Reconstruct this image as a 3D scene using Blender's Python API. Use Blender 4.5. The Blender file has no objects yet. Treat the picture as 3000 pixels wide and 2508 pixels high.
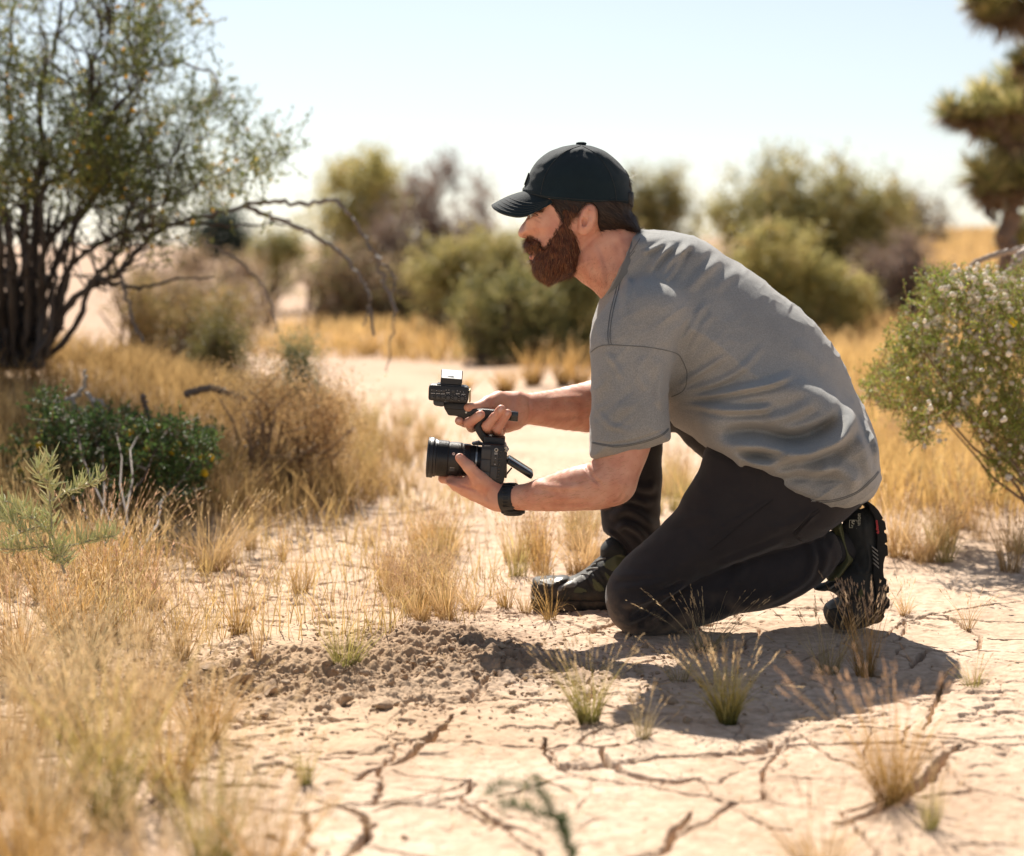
import bpy, bmesh, math, random
import numpy as np
from mathutils import Vector, Matrix
from mathutils.bvhtree import BVHTree
random.seed(7)
rng = np.random.default_rng(7)
scene = bpy.context.scene
COL = scene.collection

# ------------------------------------------------------------------ camera
CAM_H = 0.79
PITCH = math.atan(524 / 5833.3)
cam_data = bpy.data.cameras.new('camera')
cam_data.lens = 70.0
cam_data.sensor_width = 36.0
cam_data.clip_start = 0.05
cam_data.clip_end = 3000
cam_data.dof.use_dof = True
cam_data.dof.focus_distance = 4.05
cam_data.dof.aperture_fstop = 2.8
cam_data.dof.aperture_blades = 0
cam = bpy.data.objects.new('camera', cam_data)
COL.objects.link(cam)
cam.location = (0, 0, CAM_H)
cam.rotation_euler = (math.pi / 2 - PITCH, 0, 0)
scene.camera = cam

# ------------------------------------------------------------------ sky, sun, exposure
SUN_DIR = Vector((-0.24, 0.96, 1.0)).normalized()       # towards the sun: behind the man
SUN_EL = math.asin(SUN_DIR.z)
SUN_AZ = math.atan2(SUN_DIR.x, SUN_DIR.y)
world = bpy.data.worlds.new('World')
scene.world = world
world.use_nodes = True
wn, wl = world.node_tree.nodes, world.node_tree.links
wn.clear()
sky = wn.new('ShaderNodeTexSky')
sky.sky_type = 'NISHITA'
sky.sun_disc = False
sky.sun_elevation = SUN_EL
sky.sun_rotation = SUN_AZ
sky.altitude = 700
sky.air_density = 1.0
sky.dust_density = 0.6
sky.ozone_density = 1.6
bg = wn.new('ShaderNodeBackground')
bg.inputs['Strength'].default_value = 0.057
wo = wn.new('ShaderNodeOutputWorld')
hs = wn.new('ShaderNodeHueSaturation')          # a pale, slightly milky desert sky
hs.inputs['Saturation'].default_value = 0.62
wl.new(sky.outputs[0], hs.inputs['Color'])
wl.new(hs.outputs[0], bg.inputs['Color'])
wl.new(bg.outputs[0], wo.inputs['Surface'])
sd = bpy.data.lights.new('sun', 'SUN')
sd.energy = 5.0
sd.angle = math.radians(0.55)
sd.color = (1.0, 0.92, 0.81)
sun = bpy.data.objects.new('sun', sd)
COL.objects.link(sun)
sun.rotation_euler = SUN_DIR.to_track_quat('Z', 'Y').to_euler()
scene.view_settings.view_transform = 'Standard'
scene.view_settings.look = 'None'
scene.view_settings.exposure = 1.0
scene.view_settings.gamma = 1.0
scene.cycles.max_bounces = 8
scene.cycles.transparent_max_bounces = 8

# ------------------------------------------------------------------ photograph pixels -> places in the world
def ray(px, py):
    u = (px - 1500) / 5833.3
    v = (1254 - py) / 5833.3
    return u, math.cos(PITCH) + v * math.sin(PITCH), -math.sin(PITCH) + v * math.cos(PITCH)
def W(px, py, Y):
    u, d, z = ray(px, py)
    t = Y / d
    return (u * t, Y, CAM_H + z * t)
def WA(pts, Y):                     # polyline of pixels -> array (n, 2) of x, z in the plane y = Y
    return np.array([[W(a, b, Y)[0], W(a, b, Y)[2]] for a, b in pts])
def px2m(Y):
    return Y / 5833.3

# ------------------------------------------------------------------ noise
def _hash(ix, iy, iz, seed):
    h = (ix * 374761393 + iy * 668265263 + iz * 2147483647 % 4294967291 + seed * 1274126177) & 0xFFFFFFFF
    h = ((h ^ (h >> 13)) * 1274126177) & 0xFFFFFFFF
    h = (h ^ (h >> 16)) & 0xFFFFFFFF
    return h.astype(np.float64) / 4294967295.0
def vnoise(x, y, z=None, seed=0):
    if z is None:
        z = np.zeros_like(x)
    ix, iy, iz = np.floor(x).astype(np.int64), np.floor(y).astype(np.int64), np.floor(z).astype(np.int64)
    fx, fy, fz = x - ix, y - iy, z - iz
    ux, uy, uz = fx * fx * (3 - 2 * fx), fy * fy * (3 - 2 * fy), fz * fz * (3 - 2 * fz)
    r = 0
    for a in (0, 1):
        for b in (0, 1):
            for c in (0, 1):
                w = (ux if a else 1 - ux) * (uy if b else 1 - uy) * (uz if c else 1 - uz)
                r = r + w * _hash(ix + a, iy + b, (iz + c) * 1013, seed)
    return r * 2 - 1
def vnoise2(x, y, seed=0):
    ix, iy = np.floor(x).astype(np.int64), np.floor(y).astype(np.int64)
    fx, fy = x - ix, y - iy
    ux, uy = fx * fx * (3 - 2 * fx), fy * fy * (3 - 2 * fy)
    z = np.zeros_like(ix)
    r = 0
    for a in (0, 1):
        for b in (0, 1):
            r = r + (ux if a else 1 - ux) * (uy if b else 1 - uy) * _hash(ix + a, iy + b, z, seed)
    return r * 2 - 1
def fbm2(x, y, oct=4, seed=0, gain=0.5):
    r, a, f = 0, 1.0, 1.0
    for k in range(oct):
        r = r + a * vnoise2(x * f + 17.3 * k, y * f - 9.1 * k, seed + k)
        a *= gain; f *= 2.03
    return r
def sstep(a, b, x):
    t = np.clip((x - a) / (b - a), 0, 1)
    return t * t * (3 - 2 * t)
def pl_dist(x, y, pl):
    """distance to a polyline and the position 0..1 along it"""
    best = np.full(x.shape, 1e9); tt = np.zeros(x.shape)
    n = len(pl) - 1
    for i in range(n):
        ax, ay = pl[i]; bx, by = pl[i + 1]
        dx, dy = bx - ax, by - ay
        L = dx * dx + dy * dy + 1e-12
        t = np.clip(((x - ax) * dx + (y - ay) * dy) / L, 0, 1)
        d = np.hypot(x - ax - t * dx, y - ay - t * dy)
        m = d < best
        best = np.where(m, d, best); tt = np.where(m, (i + t) / n, tt)
    return best, tt
def catmull(pts, n=4, closed=True):
    P = np.array(pts, float); m = len(P); out = []
    rngi = range(m) if closed else range(m - 1)
    for i in rngi:
        if closed:
            p0, p1, p2, p3 = P[i - 1], P[i], P[(i + 1) % m], P[(i + 2) % m]
        else:
            p0, p1, p2, p3 = P[max(i - 1, 0)], P[i], P[i + 1], P[min(i + 2, m - 1)]
        for k in range(n):
            t = k / n
            out.append(0.5 * ((2 * p1) + (-p0 + p2) * t + (2 * p0 - 5 * p1 + 4 * p2 - p3) * t * t + (-p0 + 3 * p1 - 3 * p2 + p3) * t ** 3))
    if not closed:
        out.append(P[-1])
    return np.array(out)

# ------------------------------------------------------------------ objects
def tag(o, label=None, cat=None, group=None, kind=None):
    if label: o['label'] = label
    if cat: o['category'] = cat
    if group: o['group'] = group
    if kind: o['kind'] = kind
    return o
def new_obj(name, me, parent=None):
    o = bpy.data.objects.new(name, me)
    COL.objects.link(o)
    if parent is not None:
        o.parent = parent
        if parent.type == 'EMPTY' or True:
            loc = parent.location
            if loc.length > 0:
                o.matrix_parent_inverse = Matrix.Translation(-loc)
    return o
def mk_mesh(name, V, F, mat=None, smooth=True, col=None):
    """V (n,3); F an int array (m,k) or a list of faces; col (n,3|4) a colour for each vertex"""
    me = bpy.data.meshes.new(name)
    V = np.asarray(V, dtype=np.float32)
    if isinstance(F, np.ndarray):
        m, k = F.shape
        me.vertices.add(len(V)); me.vertices.foreach_set('co', V.ravel())
        me.loops.add(m * k); me.loops.foreach_set('vertex_index', F.astype(np.int32).ravel())
        me.polygons.add(m); me.polygons.foreach_set('loop_start', np.arange(0, m * k, k, dtype=np.int32))
        me.update(calc_edges=True)
    else:
        me.from_pydata([tuple(v) for v in V.tolist()], [], [tuple(f) for f in F])
        me.update()
    if smooth:
        me.polygons.foreach_set('use_smooth', np.ones(len(me.polygons), dtype=bool))
    if col is not None:
        c = np.ones((len(V), 4), dtype=np.float32); c[:, :np.asarray(col).shape[1]] = col
        at = me.color_attributes.new('Col', 'FLOAT_COLOR', 'POINT')
        at.data.foreach_set('color', c.ravel())
    if mat is not None:
        me.materials.append(mat)
    return me
def mk(name, V, F, mat=None, parent=None, smooth=True, col=None):
    return new_obj(name, mk_mesh(name, V, F, mat, smooth, col), parent)
def thing(name, label, cat, loc=(0, 0, 0), group=None):
    o = bpy.data.objects.new(name, None); COL.objects.link(o)
    o.location = loc; o.empty_display_size = 0.05
    tag(o, label, cat, group)
    return o
class MB:
    """collects shapes into one mesh"""
    def __init__(s): s.V = []; s.F = []; s.n = 0; s.C = []
    def add(s, V, F, c=None):
        V = np.asarray(V, float)
        s.V.append(V)
        s.F += [[i + s.n for i in f] for f in (F.tolist() if isinstance(F, np.ndarray) else F)]
        s.C.append(np.tile(np.array(c if c is not None else (1, 1, 1), float), (len(V), 1)))
        s.n += len(V)
    def box(s, c, size, R=None, bev=0.0):
        """a box with chamfered edges"""
        sx, sy, sz = [v / 2 for v in size]
        b = min(bev, sx * .9, sy * .9, sz * .9)
        bm = bmesh.new(); bmesh.ops.create_cube(bm, size=1.0)
        bmesh.ops.scale(bm, vec=(2 * sx, 2 * sy, 2 * sz), verts=bm.verts)
        if b > 0:
            bmesh.ops.bevel(bm, geom=list(bm.edges), offset=b, segments=2, affect='EDGES', profile=0.5)
        s._bm(bm, c, R)
    def _bm(s, bm, c, R=None):
        M = R if R is not None else Matrix.Identity(3)
        V = [tuple(M @ v.co + Vector(c)) for v in bm.verts]
        bm.verts.index_update()
        F = [[v.index for v in f.verts] for f in bm.faces]
        bm.free(); s.add(V, F)
    def prism(s, pts, y0, y1, bev=0.0):
        """outline pts (x, z) extruded from y0 to y1"""
        n = len(pts); bm = bmesh.new()
        a = [bm.verts.new((x, y0, z)) for x, z in pts]
        b = [bm.verts.new((x, y1, z)) for x, z in pts]
        bm.faces.new(a); bm.faces.new(b[::-1])
        for i in range(n):
            bm.faces.new((a[(i + 1) % n], a[i], b[i], b[(i + 1) % n]))
        bmesh.ops.recalc_face_normals(bm, faces=bm.faces)
        if bev > 0:
            bmesh.ops.bevel(bm, geom=list(bm.edges), offset=bev, segments=2, affect='EDGES', profile=0.5)
        s._bm(bm, (0, 0, 0))
    def lathe(s, p0, p1, prof, seg=48, cap=True):
        """prof: (t along p0->p1 in metres, radius)"""
        p0 = Vector(p0); ax = (Vector(p1) - p0).normalized()
        q = ax.to_track_quat('Z', 'Y').to_matrix()
        V = []; F = []
        for t, r in prof:
            for k in range(seg):
                a = 2 * math.pi * k / seg
                V.append(tuple(p0 + ax * t + q @ Vector((r * math.cos(a), r * math.sin(a), 0))))
        for i in range(len(prof) - 1):
            for k in range(seg):
                k2 = (k + 1) % seg
                F.append([i * seg + k, i * seg + k2, (i + 1) * seg + k2, (i + 1) * seg + k])
        if cap:
            F.append(list(range(seg))[::-1]); F.append([(len(prof) - 1) * seg + k for k in range(seg)])
        s.add(V, F)
    def tube(s, pts, rad, seg=6, c=None, closed=False):
        P = np.array(pts, float); n = len(P)
        R = np.broadcast_to(np.array(rad, float), (n,))
        if closed: T = np.roll(P, -1, 0) - np.roll(P, 1, 0)
        else: T = np.gradient(P, axis=0)
        T /= np.linalg.norm(T, axis=1)[:, None] + 1e-12
        up = np.array([0.13, 0.31, 0.94])
        A = np.cross(T, up); ln = np.linalg.norm(A, axis=1)[:, None]; A = np.where(ln < 1e-3, [1, 0, 0], A / (ln + 1e-9))
        B = np.cross(T, A)
        an = np.linspace(0, 2 * np.pi, seg, endpoint=False)
        V = P[:, None] + R[:, None, None] * (A[:, None] * np.cos(an)[None, :, None] + B[:, None] * np.sin(an)[None, :, None])
        F = []
        for i in range(n if closed else n - 1):
            j = (i + 1) % n
            for k in range(seg):
                k2 = (k + 1) % seg
                F.append([i * seg + k, j * seg + k, j * seg + k2, i * seg + k2])
        if not closed:
            F.append(list(range(seg))); F.append([(n - 1) * seg + k for k in range(seg)][::-1])
        s.add(V.reshape(-1, 3), F, c)
    def build(s, name, mat, parent=None, smooth=True, usecol=False):
        V = np.concatenate(s.V); C = np.concatenate(s.C) if usecol else None
        me = bpy.data.meshes.new(name)
        me.from_pydata([tuple(v) for v in V.tolist()], [], s.F); me.update()
        if smooth:
            me.polygons.foreach_set('use_smooth', np.ones(len(me.polygons), dtype=bool))
            try: me.set_sharp_from_angle(angle=math.radians(35))
            except Exception: pass
        if usecol:
            c4 = np.ones((len(V), 4), dtype=np.float32); c4[:, :3] = C
            me.color_attributes.new('Col', 'FLOAT_COLOR', 'POINT').data.foreach_set('color', c4.ravel())
        if mat: me.materials.append(mat)
        return new_obj(name, me, parent)

# ------------------------------------------------------------------ materials
def mat_new(name):
    m = bpy.data.materials.new(name); m.use_nodes = True
    nt = m.node_tree; nt.nodes.clear()
    out = nt.nodes.new('ShaderNodeOutputMaterial')
    return m, nt, out
def N(nt, typ, **kw):
    n = nt.nodes.new(typ)
    for k, v in kw.items():
        if k.startswith('i_'): n.inputs[k[2:].replace('_', ' ')].default_value = v
        else: setattr(n, k, v)
    return n
def ramp(nt, stops):
    r = nt.nodes.new('ShaderNodeValToRGB')
    e = r.color_ramp.elements
    while len(e) < len(stops): e.new(0.5)
    for el, (p, c) in zip(e, stops):
        el.position = p; el.color = (*c, 1) if len(c) == 3 else c
    return r
def mat_simple(name, c, rough=0.6, metal=0.0, bump=0.0, bscale=300, var=0.0, vscale=40, spec=0.5, coat=0.0, sheen=0.0):
    m, nt, out = mat_new(name)
    b = N(nt, 'ShaderNodeBsdfPrincipled')
    b.inputs['Roughness'].default_value = rough; b.inputs['Metallic'].default_value = metal
    b.inputs['Specular IOR Level'].default_value = spec
    b.inputs['Coat Weight'].default_value = coat
    b.inputs['Sheen Weight'].default_value = sheen
    b.inputs['Base Color'].default_value = (*c, 1)
    tc = N(nt, 'ShaderNodeTexCoord')
    if var > 0:
        n = N(nt, 'ShaderNodeTexNoise'); n.inputs['Scale'].default_value = vscale; n.inputs['Detail'].default_value = 6
        nt.links.new(tc.outputs['Object'], n.inputs['Vector'])
        lo = tuple(v * (1 - var) for v in c); hi = tuple(min(1, v * (1 + var)) for v in c)
        r = ramp(nt, [(0.3, lo), (0.7, hi)])
        nt.links.new(n.outputs['Fac'], r.inputs['Fac']); nt.links.new(r.outputs['Color'], b.inputs['Base Color'])
    if bump > 0:
        n = N(nt, 'ShaderNodeTexNoise'); n.inputs['Scale'].default_value = bscale; n.inputs['Detail'].default_value = 4
        nt.links.new(tc.outputs['Object'], n.inputs['Vector'])
        bp = N(nt, 'ShaderNodeBump'); bp.inputs['Strength'].default_value = bump; bp.inputs['Distance'].default_value = 0.002
        nt.links.new(n.outputs['Fac'], bp.inputs['Height']); nt.links.new(bp.outputs[0], b.inputs['Normal'])
    nt.links.new(b.outputs[0], out.inputs['Surface'])
    return m
def mat_leafy(name, trans=0.35, rough=0.6, var=0.15, spec=0.3):
    """vertex colour Col, thin translucent foliage"""
    m, nt, out = mat_new(name)
    a = N(nt, 'ShaderNodeVertexColor', layer_name='Col')
    b = N(nt, 'ShaderNodeBsdfPrincipled'); b.inputs['Roughness'].default_value = rough
    b.inputs['Specular IOR Level'].default_value = spec
    t = N(nt, 'ShaderNodeBsdfTranslucent')
    mx = N(nt, 'ShaderNodeMixShader'); mx.inputs[0].default_value = trans
    oi = N(nt, 'ShaderNodeObjectInfo')
    hs = N(nt, 'ShaderNodeHueSaturation')
    mp = N(nt, 'ShaderNodeMapRange'); mp.inputs['To Min'].default_value = 1 - var; mp.inputs['To Max'].default_value = 1 + var
    nt.links.new(oi.outputs['Random'], mp.inputs['Value']); nt.links.new(mp.outputs[0], hs.inputs['Value'])
    nt.links.new(a.outputs['Color'], hs.inputs['Color'])
    nt.links.new(hs.outputs[0], b.inputs['Base Color']); nt.links.new(hs.outputs[0], t.inputs['Color'])
    nt.links.new(b.outputs[0], mx.inputs[1]); nt.links.new(t.outputs[0], mx.inputs[2])
    nt.links.new(mx.outputs[0], out.inputs['Surface'])
    return m
M_LEAF = mat_leafy('leaf', 0.35)
M_GRASS = mat_leafy('dry_grass_blade', 0.45, 0.65, 0.15)
M_BARK = mat_simple('bark', (0.085, 0.065, 0.05), 0.85, var=0.5, vscale=60, bump=0.6, bscale=160)
M_BARKV, _nt, _o = mat_new('bark_coloured')
_a = N(_nt, 'ShaderNodeVertexColor', layer_name='Col'); _b = N(_nt, 'ShaderNodeBsdfPrincipled'); _b.inputs['Roughness'].default_value = 0.62
_nt.links.new(_a.outputs[0], _b.inputs['Base Color']); _nt.links.new(_b.outputs[0], _o.inputs['Surface'])
# ------------------------------------------------------------------ implicit shapes for the figure
def poly_sd(x, z, P):
    """signed distance to polygon P (m,2), negative inside"""
    d2 = np.full(x.shape, 1e18); ins = np.zeros(x.shape, bool)
    m = len(P)
    for i in range(m):
        ax, az = P[i]; bx, bz = P[(i + 1) % m]
        ex, ez = bx - ax, bz - az
        wx, wz = x - ax, z - az
        t = np.clip((wx * ex + wz * ez) / (ex * ex + ez * ez + 1e-18), 0, 1)
        d2 = np.minimum(d2, (wx - t * ex) ** 2 + (wz - t * ez) ** 2)
        c = (az <= z) != (bz <= z)
        with np.errstate(divide='ignore', invalid='ignore'):
            xi = ax + (z - az) * ex / (ez if ez != 0 else 1e-18)
        ins ^= c & (x < xi)
    d = np.sqrt(d2)
    return np.where(ins, -d, d)
class Infl:
    """a traced outline in the plane y = yc filled out to half width hw, its rim rounded with radius R.
    yc may lean: yc + gx*(x-x0) + gz*(z-z0)"""
    def __init__(s, pts, yc, hw, R, k=0.01, lean=None, sub=3, plane=None, op='add', world=False):
        P = np.array(pts, float) if world else WA(pts, plane or yc)
        s.P = catmull(P, sub) if sub > 1 else P
        s.yc, s.hw, s.R, s.k, s.lean, s.op = yc, hw, R, k, lean, op
        s.c = s.P.mean(0)
        s.lo = np.array([s.P[:, 0].min(), yc - hw, s.P[:, 1].min()]); s.hi = np.array([s.P[:, 0].max(), yc + hw, s.P[:, 1].max()])
        if lean:
            e = abs(lean[0]) * (s.hi[0] - s.lo[0]) + abs(lean[1]) * (s.hi[2] - s.lo[2])
            s.lo[1] -= e; s.hi[1] += e
    def __call__(s, p):
        x, y, z = p[:, 0], p[:, 1], p[:, 2]
        d = -poly_sd(x, z, s.P)
        yc = s.yc
        if s.lean: yc = yc + s.lean[0] * (x - s.c[0]) + s.lean[1] * (z - s.c[1])
        q = np.maximum(s.R - d, 0)
        yy = np.abs(y - yc) * (s.R / s.hw)
        return np.sqrt(q * q + yy * yy) - s.R
class Cone:
    def __init__(s, a, b, ra, rb, k=0.01, op='add', flat=None):
        s.a, s.b, s.ra, s.rb, s.k, s.op = np.array(a, float), np.array(b, float), ra, rb, k, op
        m = max(ra, rb)
        s.lo = np.minimum(s.a, s.b) - m; s.hi = np.maximum(s.a, s.b) + m
    def __call__(s, p):
        ab = s.b - s.a
        t = np.clip(((p - s.a) @ ab) / (ab @ ab + 1e-12), 0, 1)
        return np.linalg.norm(p - s.a - t[:, None] * ab, axis=1) - (s.ra + (s.rb - s.ra) * t)
class Chain:
    """a limb: round cones end to end along a smooth line, radii changing along it"""
    def __init__(s, pts, radii, k=0.01, sub=4, op='add'):
        Q = np.concatenate([np.array(pts, float), np.array(radii, float)[:, None]], 1)
        Q = catmull(Q, sub, False) if sub > 1 else Q
        s.P, s.r, s.k, s.op = Q[:, :3], Q[:, 3], k, op
        s.lo = (s.P - s.r[:, None]).min(0); s.hi = (s.P + s.r[:, None]).max(0)
    def __call__(s, p):
        d = np.full(len(p), 1e3)
        for i in range(len(s.P) - 1):
            ab = s.P[i + 1] - s.P[i]
            t = np.clip(((p - s.P[i]) @ ab) / (ab @ ab + 1e-12), 0, 1)
            d = np.minimum(d, np.linalg.norm(p - s.P[i] - t[:, None] * ab, axis=1) - (s.r[i] + (s.r[i + 1] - s.r[i]) * t))
        return d
class Slab:
    """everything whose x-z place lies inside a traced outline (for cutting regions out of another shape)"""
    def __init__(s, pts, Y, k=.004, op='int', ymax=None):
        s.P = catmull(WA(pts, Y), 3); s.k = k; s.op = op; s.ymax = ymax
        s.lo = np.array([s.P[:, 0].min(), -9, s.P[:, 1].min()]); s.hi = np.array([s.P[:, 0].max(), 9, s.P[:, 1].max()])
    def __call__(s, p):
        return poly_sd(p[:, 0], p[:, 2], s.P)
class Ell:
    def __init__(s, c, r, R=None, k=0.01, op='add'):
        s.c, s.r, s.k, s.op = np.array(c, float), np.array(r, float), k, op
        s.M = np.array(R) if R is not None else np.eye(3)      # rows: local axes
        m = s.r.max(); s.lo = s.c - m; s.hi = s.c + m
    def __call__(s, p):
        q = (p - s.c) @ s.M.T
        k0 = np.linalg.norm(q / s.r, axis=1); k1 = np.linalg.norm(q / (s.r ** 2), axis=1)
        return np.where(k1 < 1e-9, -s.r.min(), k0 * (k0 - 1) / np.maximum(k1, 1e-9))
def rotY(deg):                       # local axes turned in the x-z picture plane
    a = math.radians(deg); c, s = math.cos(a), math.sin(a)
    return [[c, 0, s], [0, 1, 0], [-s, 0, c]]
class Shape:
    def __init__(s, prims, disp=None, dmax=0.012):
        s.prims, s.disp, s.dmax = prims, disp, dmax
    def bounds(s, m=0.03):
        a = [q for q in s.prims if q.op == 'add']
        return np.min([q.lo for q in a], 0) - m, np.max([q.hi for q in a], 0) + m
    def ev(s, p, prims=None):
        d = np.full(len(p), 1e3)
        for q in (s.prims if prims is None else prims):
            e = q(p); k = q.k
            if q.op == 'add':
                h = np.clip(0.5 + 0.5 * (e - d) / k, 0, 1) if k > 0 else (e > d) * 1.0
                d = e * (1 - h) + d * h - k * h * (1 - h)
            elif q.op == 'sub':
                e = -e; h = np.clip(0.5 - 0.5 * (d - e) / k, 0, 1)
                d = d * (1 - h) + e * h + k * h * (1 - h)
            elif q.op == 'int':
                h = np.clip(0.5 - 0.5 * (d - e) / k, 0, 1)
                d = d * (1 - h) + e * h + k * h * (1 - h)
        if s.disp is not None:
            d = d - s.disp(p)
        return d
def surface(shape, h=0.003, nb=12):
    """naive surface nets over the blocks the surface passes through"""
    lo, hi = shape.bounds()
    lo = np.floor(lo / h) * h
    B = nb * h
    nbk = np.ceil((hi - lo) / B).astype(int)
    g = np.stack(np.meshgrid(*[np.arange(n) for n in nbk], indexing='ij'), -1).reshape(-1, 3)
    cen = lo + (g + 0.5) * B
    hd = B * 0.5 * math.sqrt(3)
    vals = [q(cen) for q in shape.prims]
    dall = np.min([v if q.op == 'add' else np.full(len(cen), 1e3) for v, q in zip(vals, shape.prims)], 0)
    act = np.where((dall < hd * 2.2 + 0.02) & (shape.ev(cen) > -hd * 3.0))[0]
    NX, NY, NZ = (nbk * nb + 2).tolist()
    ax = np.arange(nb + 1)
    loc = np.stack(np.meshgrid(ax, ax, ax, indexing='ij'), -1)
    flat = loc.reshape(-1, 3)
    cv, ci, quads = [], [], []
    key = lambda c: (c[..., 0] * NY + c[..., 1]) * NZ + c[..., 2]
    for b in act:
        pr = [q for q, v in zip(shape.prims, vals) if (v[b] < dall[b] + 2.6 * hd + q.k + 0.01) or (q.op == 'int')]
        if not any(q.op == 'add' for q in pr): continue
        base = g[b] * nb
        p = lo + (base + flat) * h
        s = shape.ev(p, pr).reshape(nb + 1, nb + 1, nb + 1)
        if s.min() > 0 or s.max() < 0: continue
        sg = s < 0
        # one vertex for each cell
        num = np.zeros((nb, nb, nb, 3)); cnt = np.zeros((nb, nb, nb))
        sl = [slice(0, nb), slice(1, nb + 1)]
        for axn in range(3):
            o = [a for a in range(3) if a != axn]
            for i in (0, 1):
                for j in (0, 1):
                    ia = [None] * 3; ib = [None] * 3
                    ia[axn] = sl[0]; ib[axn] = sl[1]
                    ia[o[0]] = ib[o[0]] = sl[i]; ia[o[1]] = ib[o[1]] = sl[j]
                    A, C = s[tuple(ia)], s[tuple(ib)]
                    m = (A < 0) != (C < 0)
                    t = np.where(m, A / np.where(m, A - C, 1), 0)
                    v = np.zeros((nb, nb, nb, 3)); v[..., axn] = t; v[..., o[0]] = i; v[..., o[1]] = j
                    num += v * m[..., None]; cnt += m
        mk_ = cnt > 0
        cells = np.argwhere(mk_)
        cv.append(lo + (base + cells + num[mk_] / cnt[mk_][:, None]) * h)
        ci.append(key(base + cells))
        for axn in range(3):
            ia = [slice(0, nb)] * 3; ib = [slice(0, nb)] * 3; ib[axn] = slice(1, nb + 1)
            A, C = sg[tuple(ia)], sg[tuple(ib)]
            e = np.argwhere(A != C)
            if len(e) == 0: continue
            ins = A[tuple(e.T)]
            e = e + base
            u = [0, 0, 0]; w = [0, 0, 0]; u[(axn + 1) % 3] = 1; w[(axn + 2) % 3] = 1
            u = np.array(u); w = np.array(w)
            q = np.stack([key(e - u - w), key(e - w), key(e), key(e - u)], 1)
            q[~ins] = q[~ins][:, ::-1]
            quads.append(q)
    V = np.concatenate(cv); I = np.concatenate(ci); Q = np.concatenate(quads)
    I, first = np.unique(I, return_index=True); V = V[first]
    pos = np.searchsorted(I, Q); pos = np.clip(pos, 0, len(I) - 1)
    ok = (I[pos] == Q).all(1)
    return V, pos[ok]
def relax(V, F, it=2, f=0.5, mask=None):
    e = np.concatenate([F[:, [0, 1]], F[:, [1, 2]], F[:, [2, 3]], F[:, [3, 0]]])
    for _ in range(it):
        s = np.zeros_like(V); c = np.zeros(len(V))
        for k in range(3):
            s[:, k] = np.bincount(e[:, 0], V[e[:, 1], k], len(V)) + np.bincount(e[:, 1], V[e[:, 0], k], len(V))
        c = np.bincount(e[:, 0], minlength=len(V)) + np.bincount(e[:, 1], minlength=len(V))
        T = s / np.maximum(c, 1)[:, None]
        V = V + (T - V) * f
    return V
def vnormals(V, F):
    a, b, c, d = V[F[:, 0]], V[F[:, 1]], V[F[:, 2]], V[F[:, 3]]
    n = np.cross(c - a, d - b); out = np.zeros_like(V)
    for k in range(4):
        for j in range(3):
            out[:, j] += np.bincount(F[:, k], n[:, j], len(V))
    return out / (np.linalg.norm(out, axis=1)[:, None] + 1e-12)
# ------------------------------------------------------------------ ground
def C7(pts): return [(1100 + a * .905, 1750 + b * .905) for a, b in pts]
CR = [  # (pixels, half width m, depth m)
 ([(250,365),(232,385),(215,402),(190,428),(160,445),(135,475),(120,492),(60,527),(0,550),(-60,572)], .0085, .03),
 ([(50,545),(100,560),(150,568),(230,570),(300,577),(310,590),(290,612),(265,632),(180,650),(90,655),(0,675)], .004, .02),
 ([(265,632),(330,665),(400,720),(480,745),(560,790)], .005, .02),
 ([(545,440),(540,480),(600,465),(660,468),(720,478),(770,470),(820,462),(870,450),(915,425)], .0065, .02),
 ([(540,480),(590,530),(650,570)], .004, .02),
 ([(735,480),(745,510),(800,550),(870,570),(960,582),(1050,570)], .010, .025),
 ([(1100,400),(1210,402),(1300,412),(1400,405),(1500,412),(1600,420),(1700,435),(1780,452),(1900,465),(1980,480),(2100,515)], .0055, .022),
 ([(1370,430),(1400,455),(1430,475),(1465,505),(1500,520),(1580,552)], .005, .022),
 ([(1880,482),(1850,500),(1820,532),(1780,592),(1700,652),(1600,692),(1500,722)], .013, .035),
 ([(1780,430),(1795,370),(1825,320),(1832,260),(1870,230)], .005, .02),
 ([(1640,130),(1700,80),(1800,50),(1900,30),(2000,14),(2150,0)], .004, .015),
 ([(1800,50),(1850,52),(1900,80),(1960,130),(1950,160),(1860,182),(1760,165),(1660,140)], .006, .02),
 ([(1860,180),(1960,200),(2100,215)], .003, .015),
 ([(1870,292),(1960,280),(2100,285)], .005, .02),
 ([(1220,700),(1290,732),(1360,738)], .006, .02),
 ([(-100,770),(0,795),(120,815),(240,840)], .004, .02),
 ([(935,790),(960,750),(1020,680)], .007, .02),
 ([(1730,225),(1790,170)], .007, .02),
 ([(1850,802),(1950,795),(2150,797)], .004, .02),
 ([(1370,215),(1440,190),(1530,140)], .004, .015),
 ([(1300,285),(1360,270),(1420,270),(1480,290),(1485,325),(1420,355),(1360,372)], .002, .01),
 ([(1970,130),(2150,137)], .003, .015),
 ([(1500,575),(1400,572),(1310,565)], .002, .01),
 ([(880,265),(960,262),(1090,265)], .004, .015),
 ([(520,560),(600,600),(640,620)], .003, .012),
 ([(1050,570),(1100,640),(1220,700)], .002, .01),
 ([(180,290),(270,285)], .003, .012), ([(580,415),(640,405),(700,412)], .004, .012),
 ([(1600,420),(1590,500),(1580,552)], .0015, .01),
]
def gpx(px, py, z=0.0):
    u, d, zz = ray(px, py); t = (z - CAM_H) / zz
    return (u * t, d * t)
CRK = [(np.array([gpx(*q) for q in C7(p)]), w, dep) for p, w, dep in CR]
x0, y0 = gpx(760, 2508), 0
CRK.append((np.array([gpx(*q) for q in [(930,2330),(1060,2370),(1090,2400),(1060,2450),(1000,2508),(960,2560)]]), .009, .03))
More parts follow.
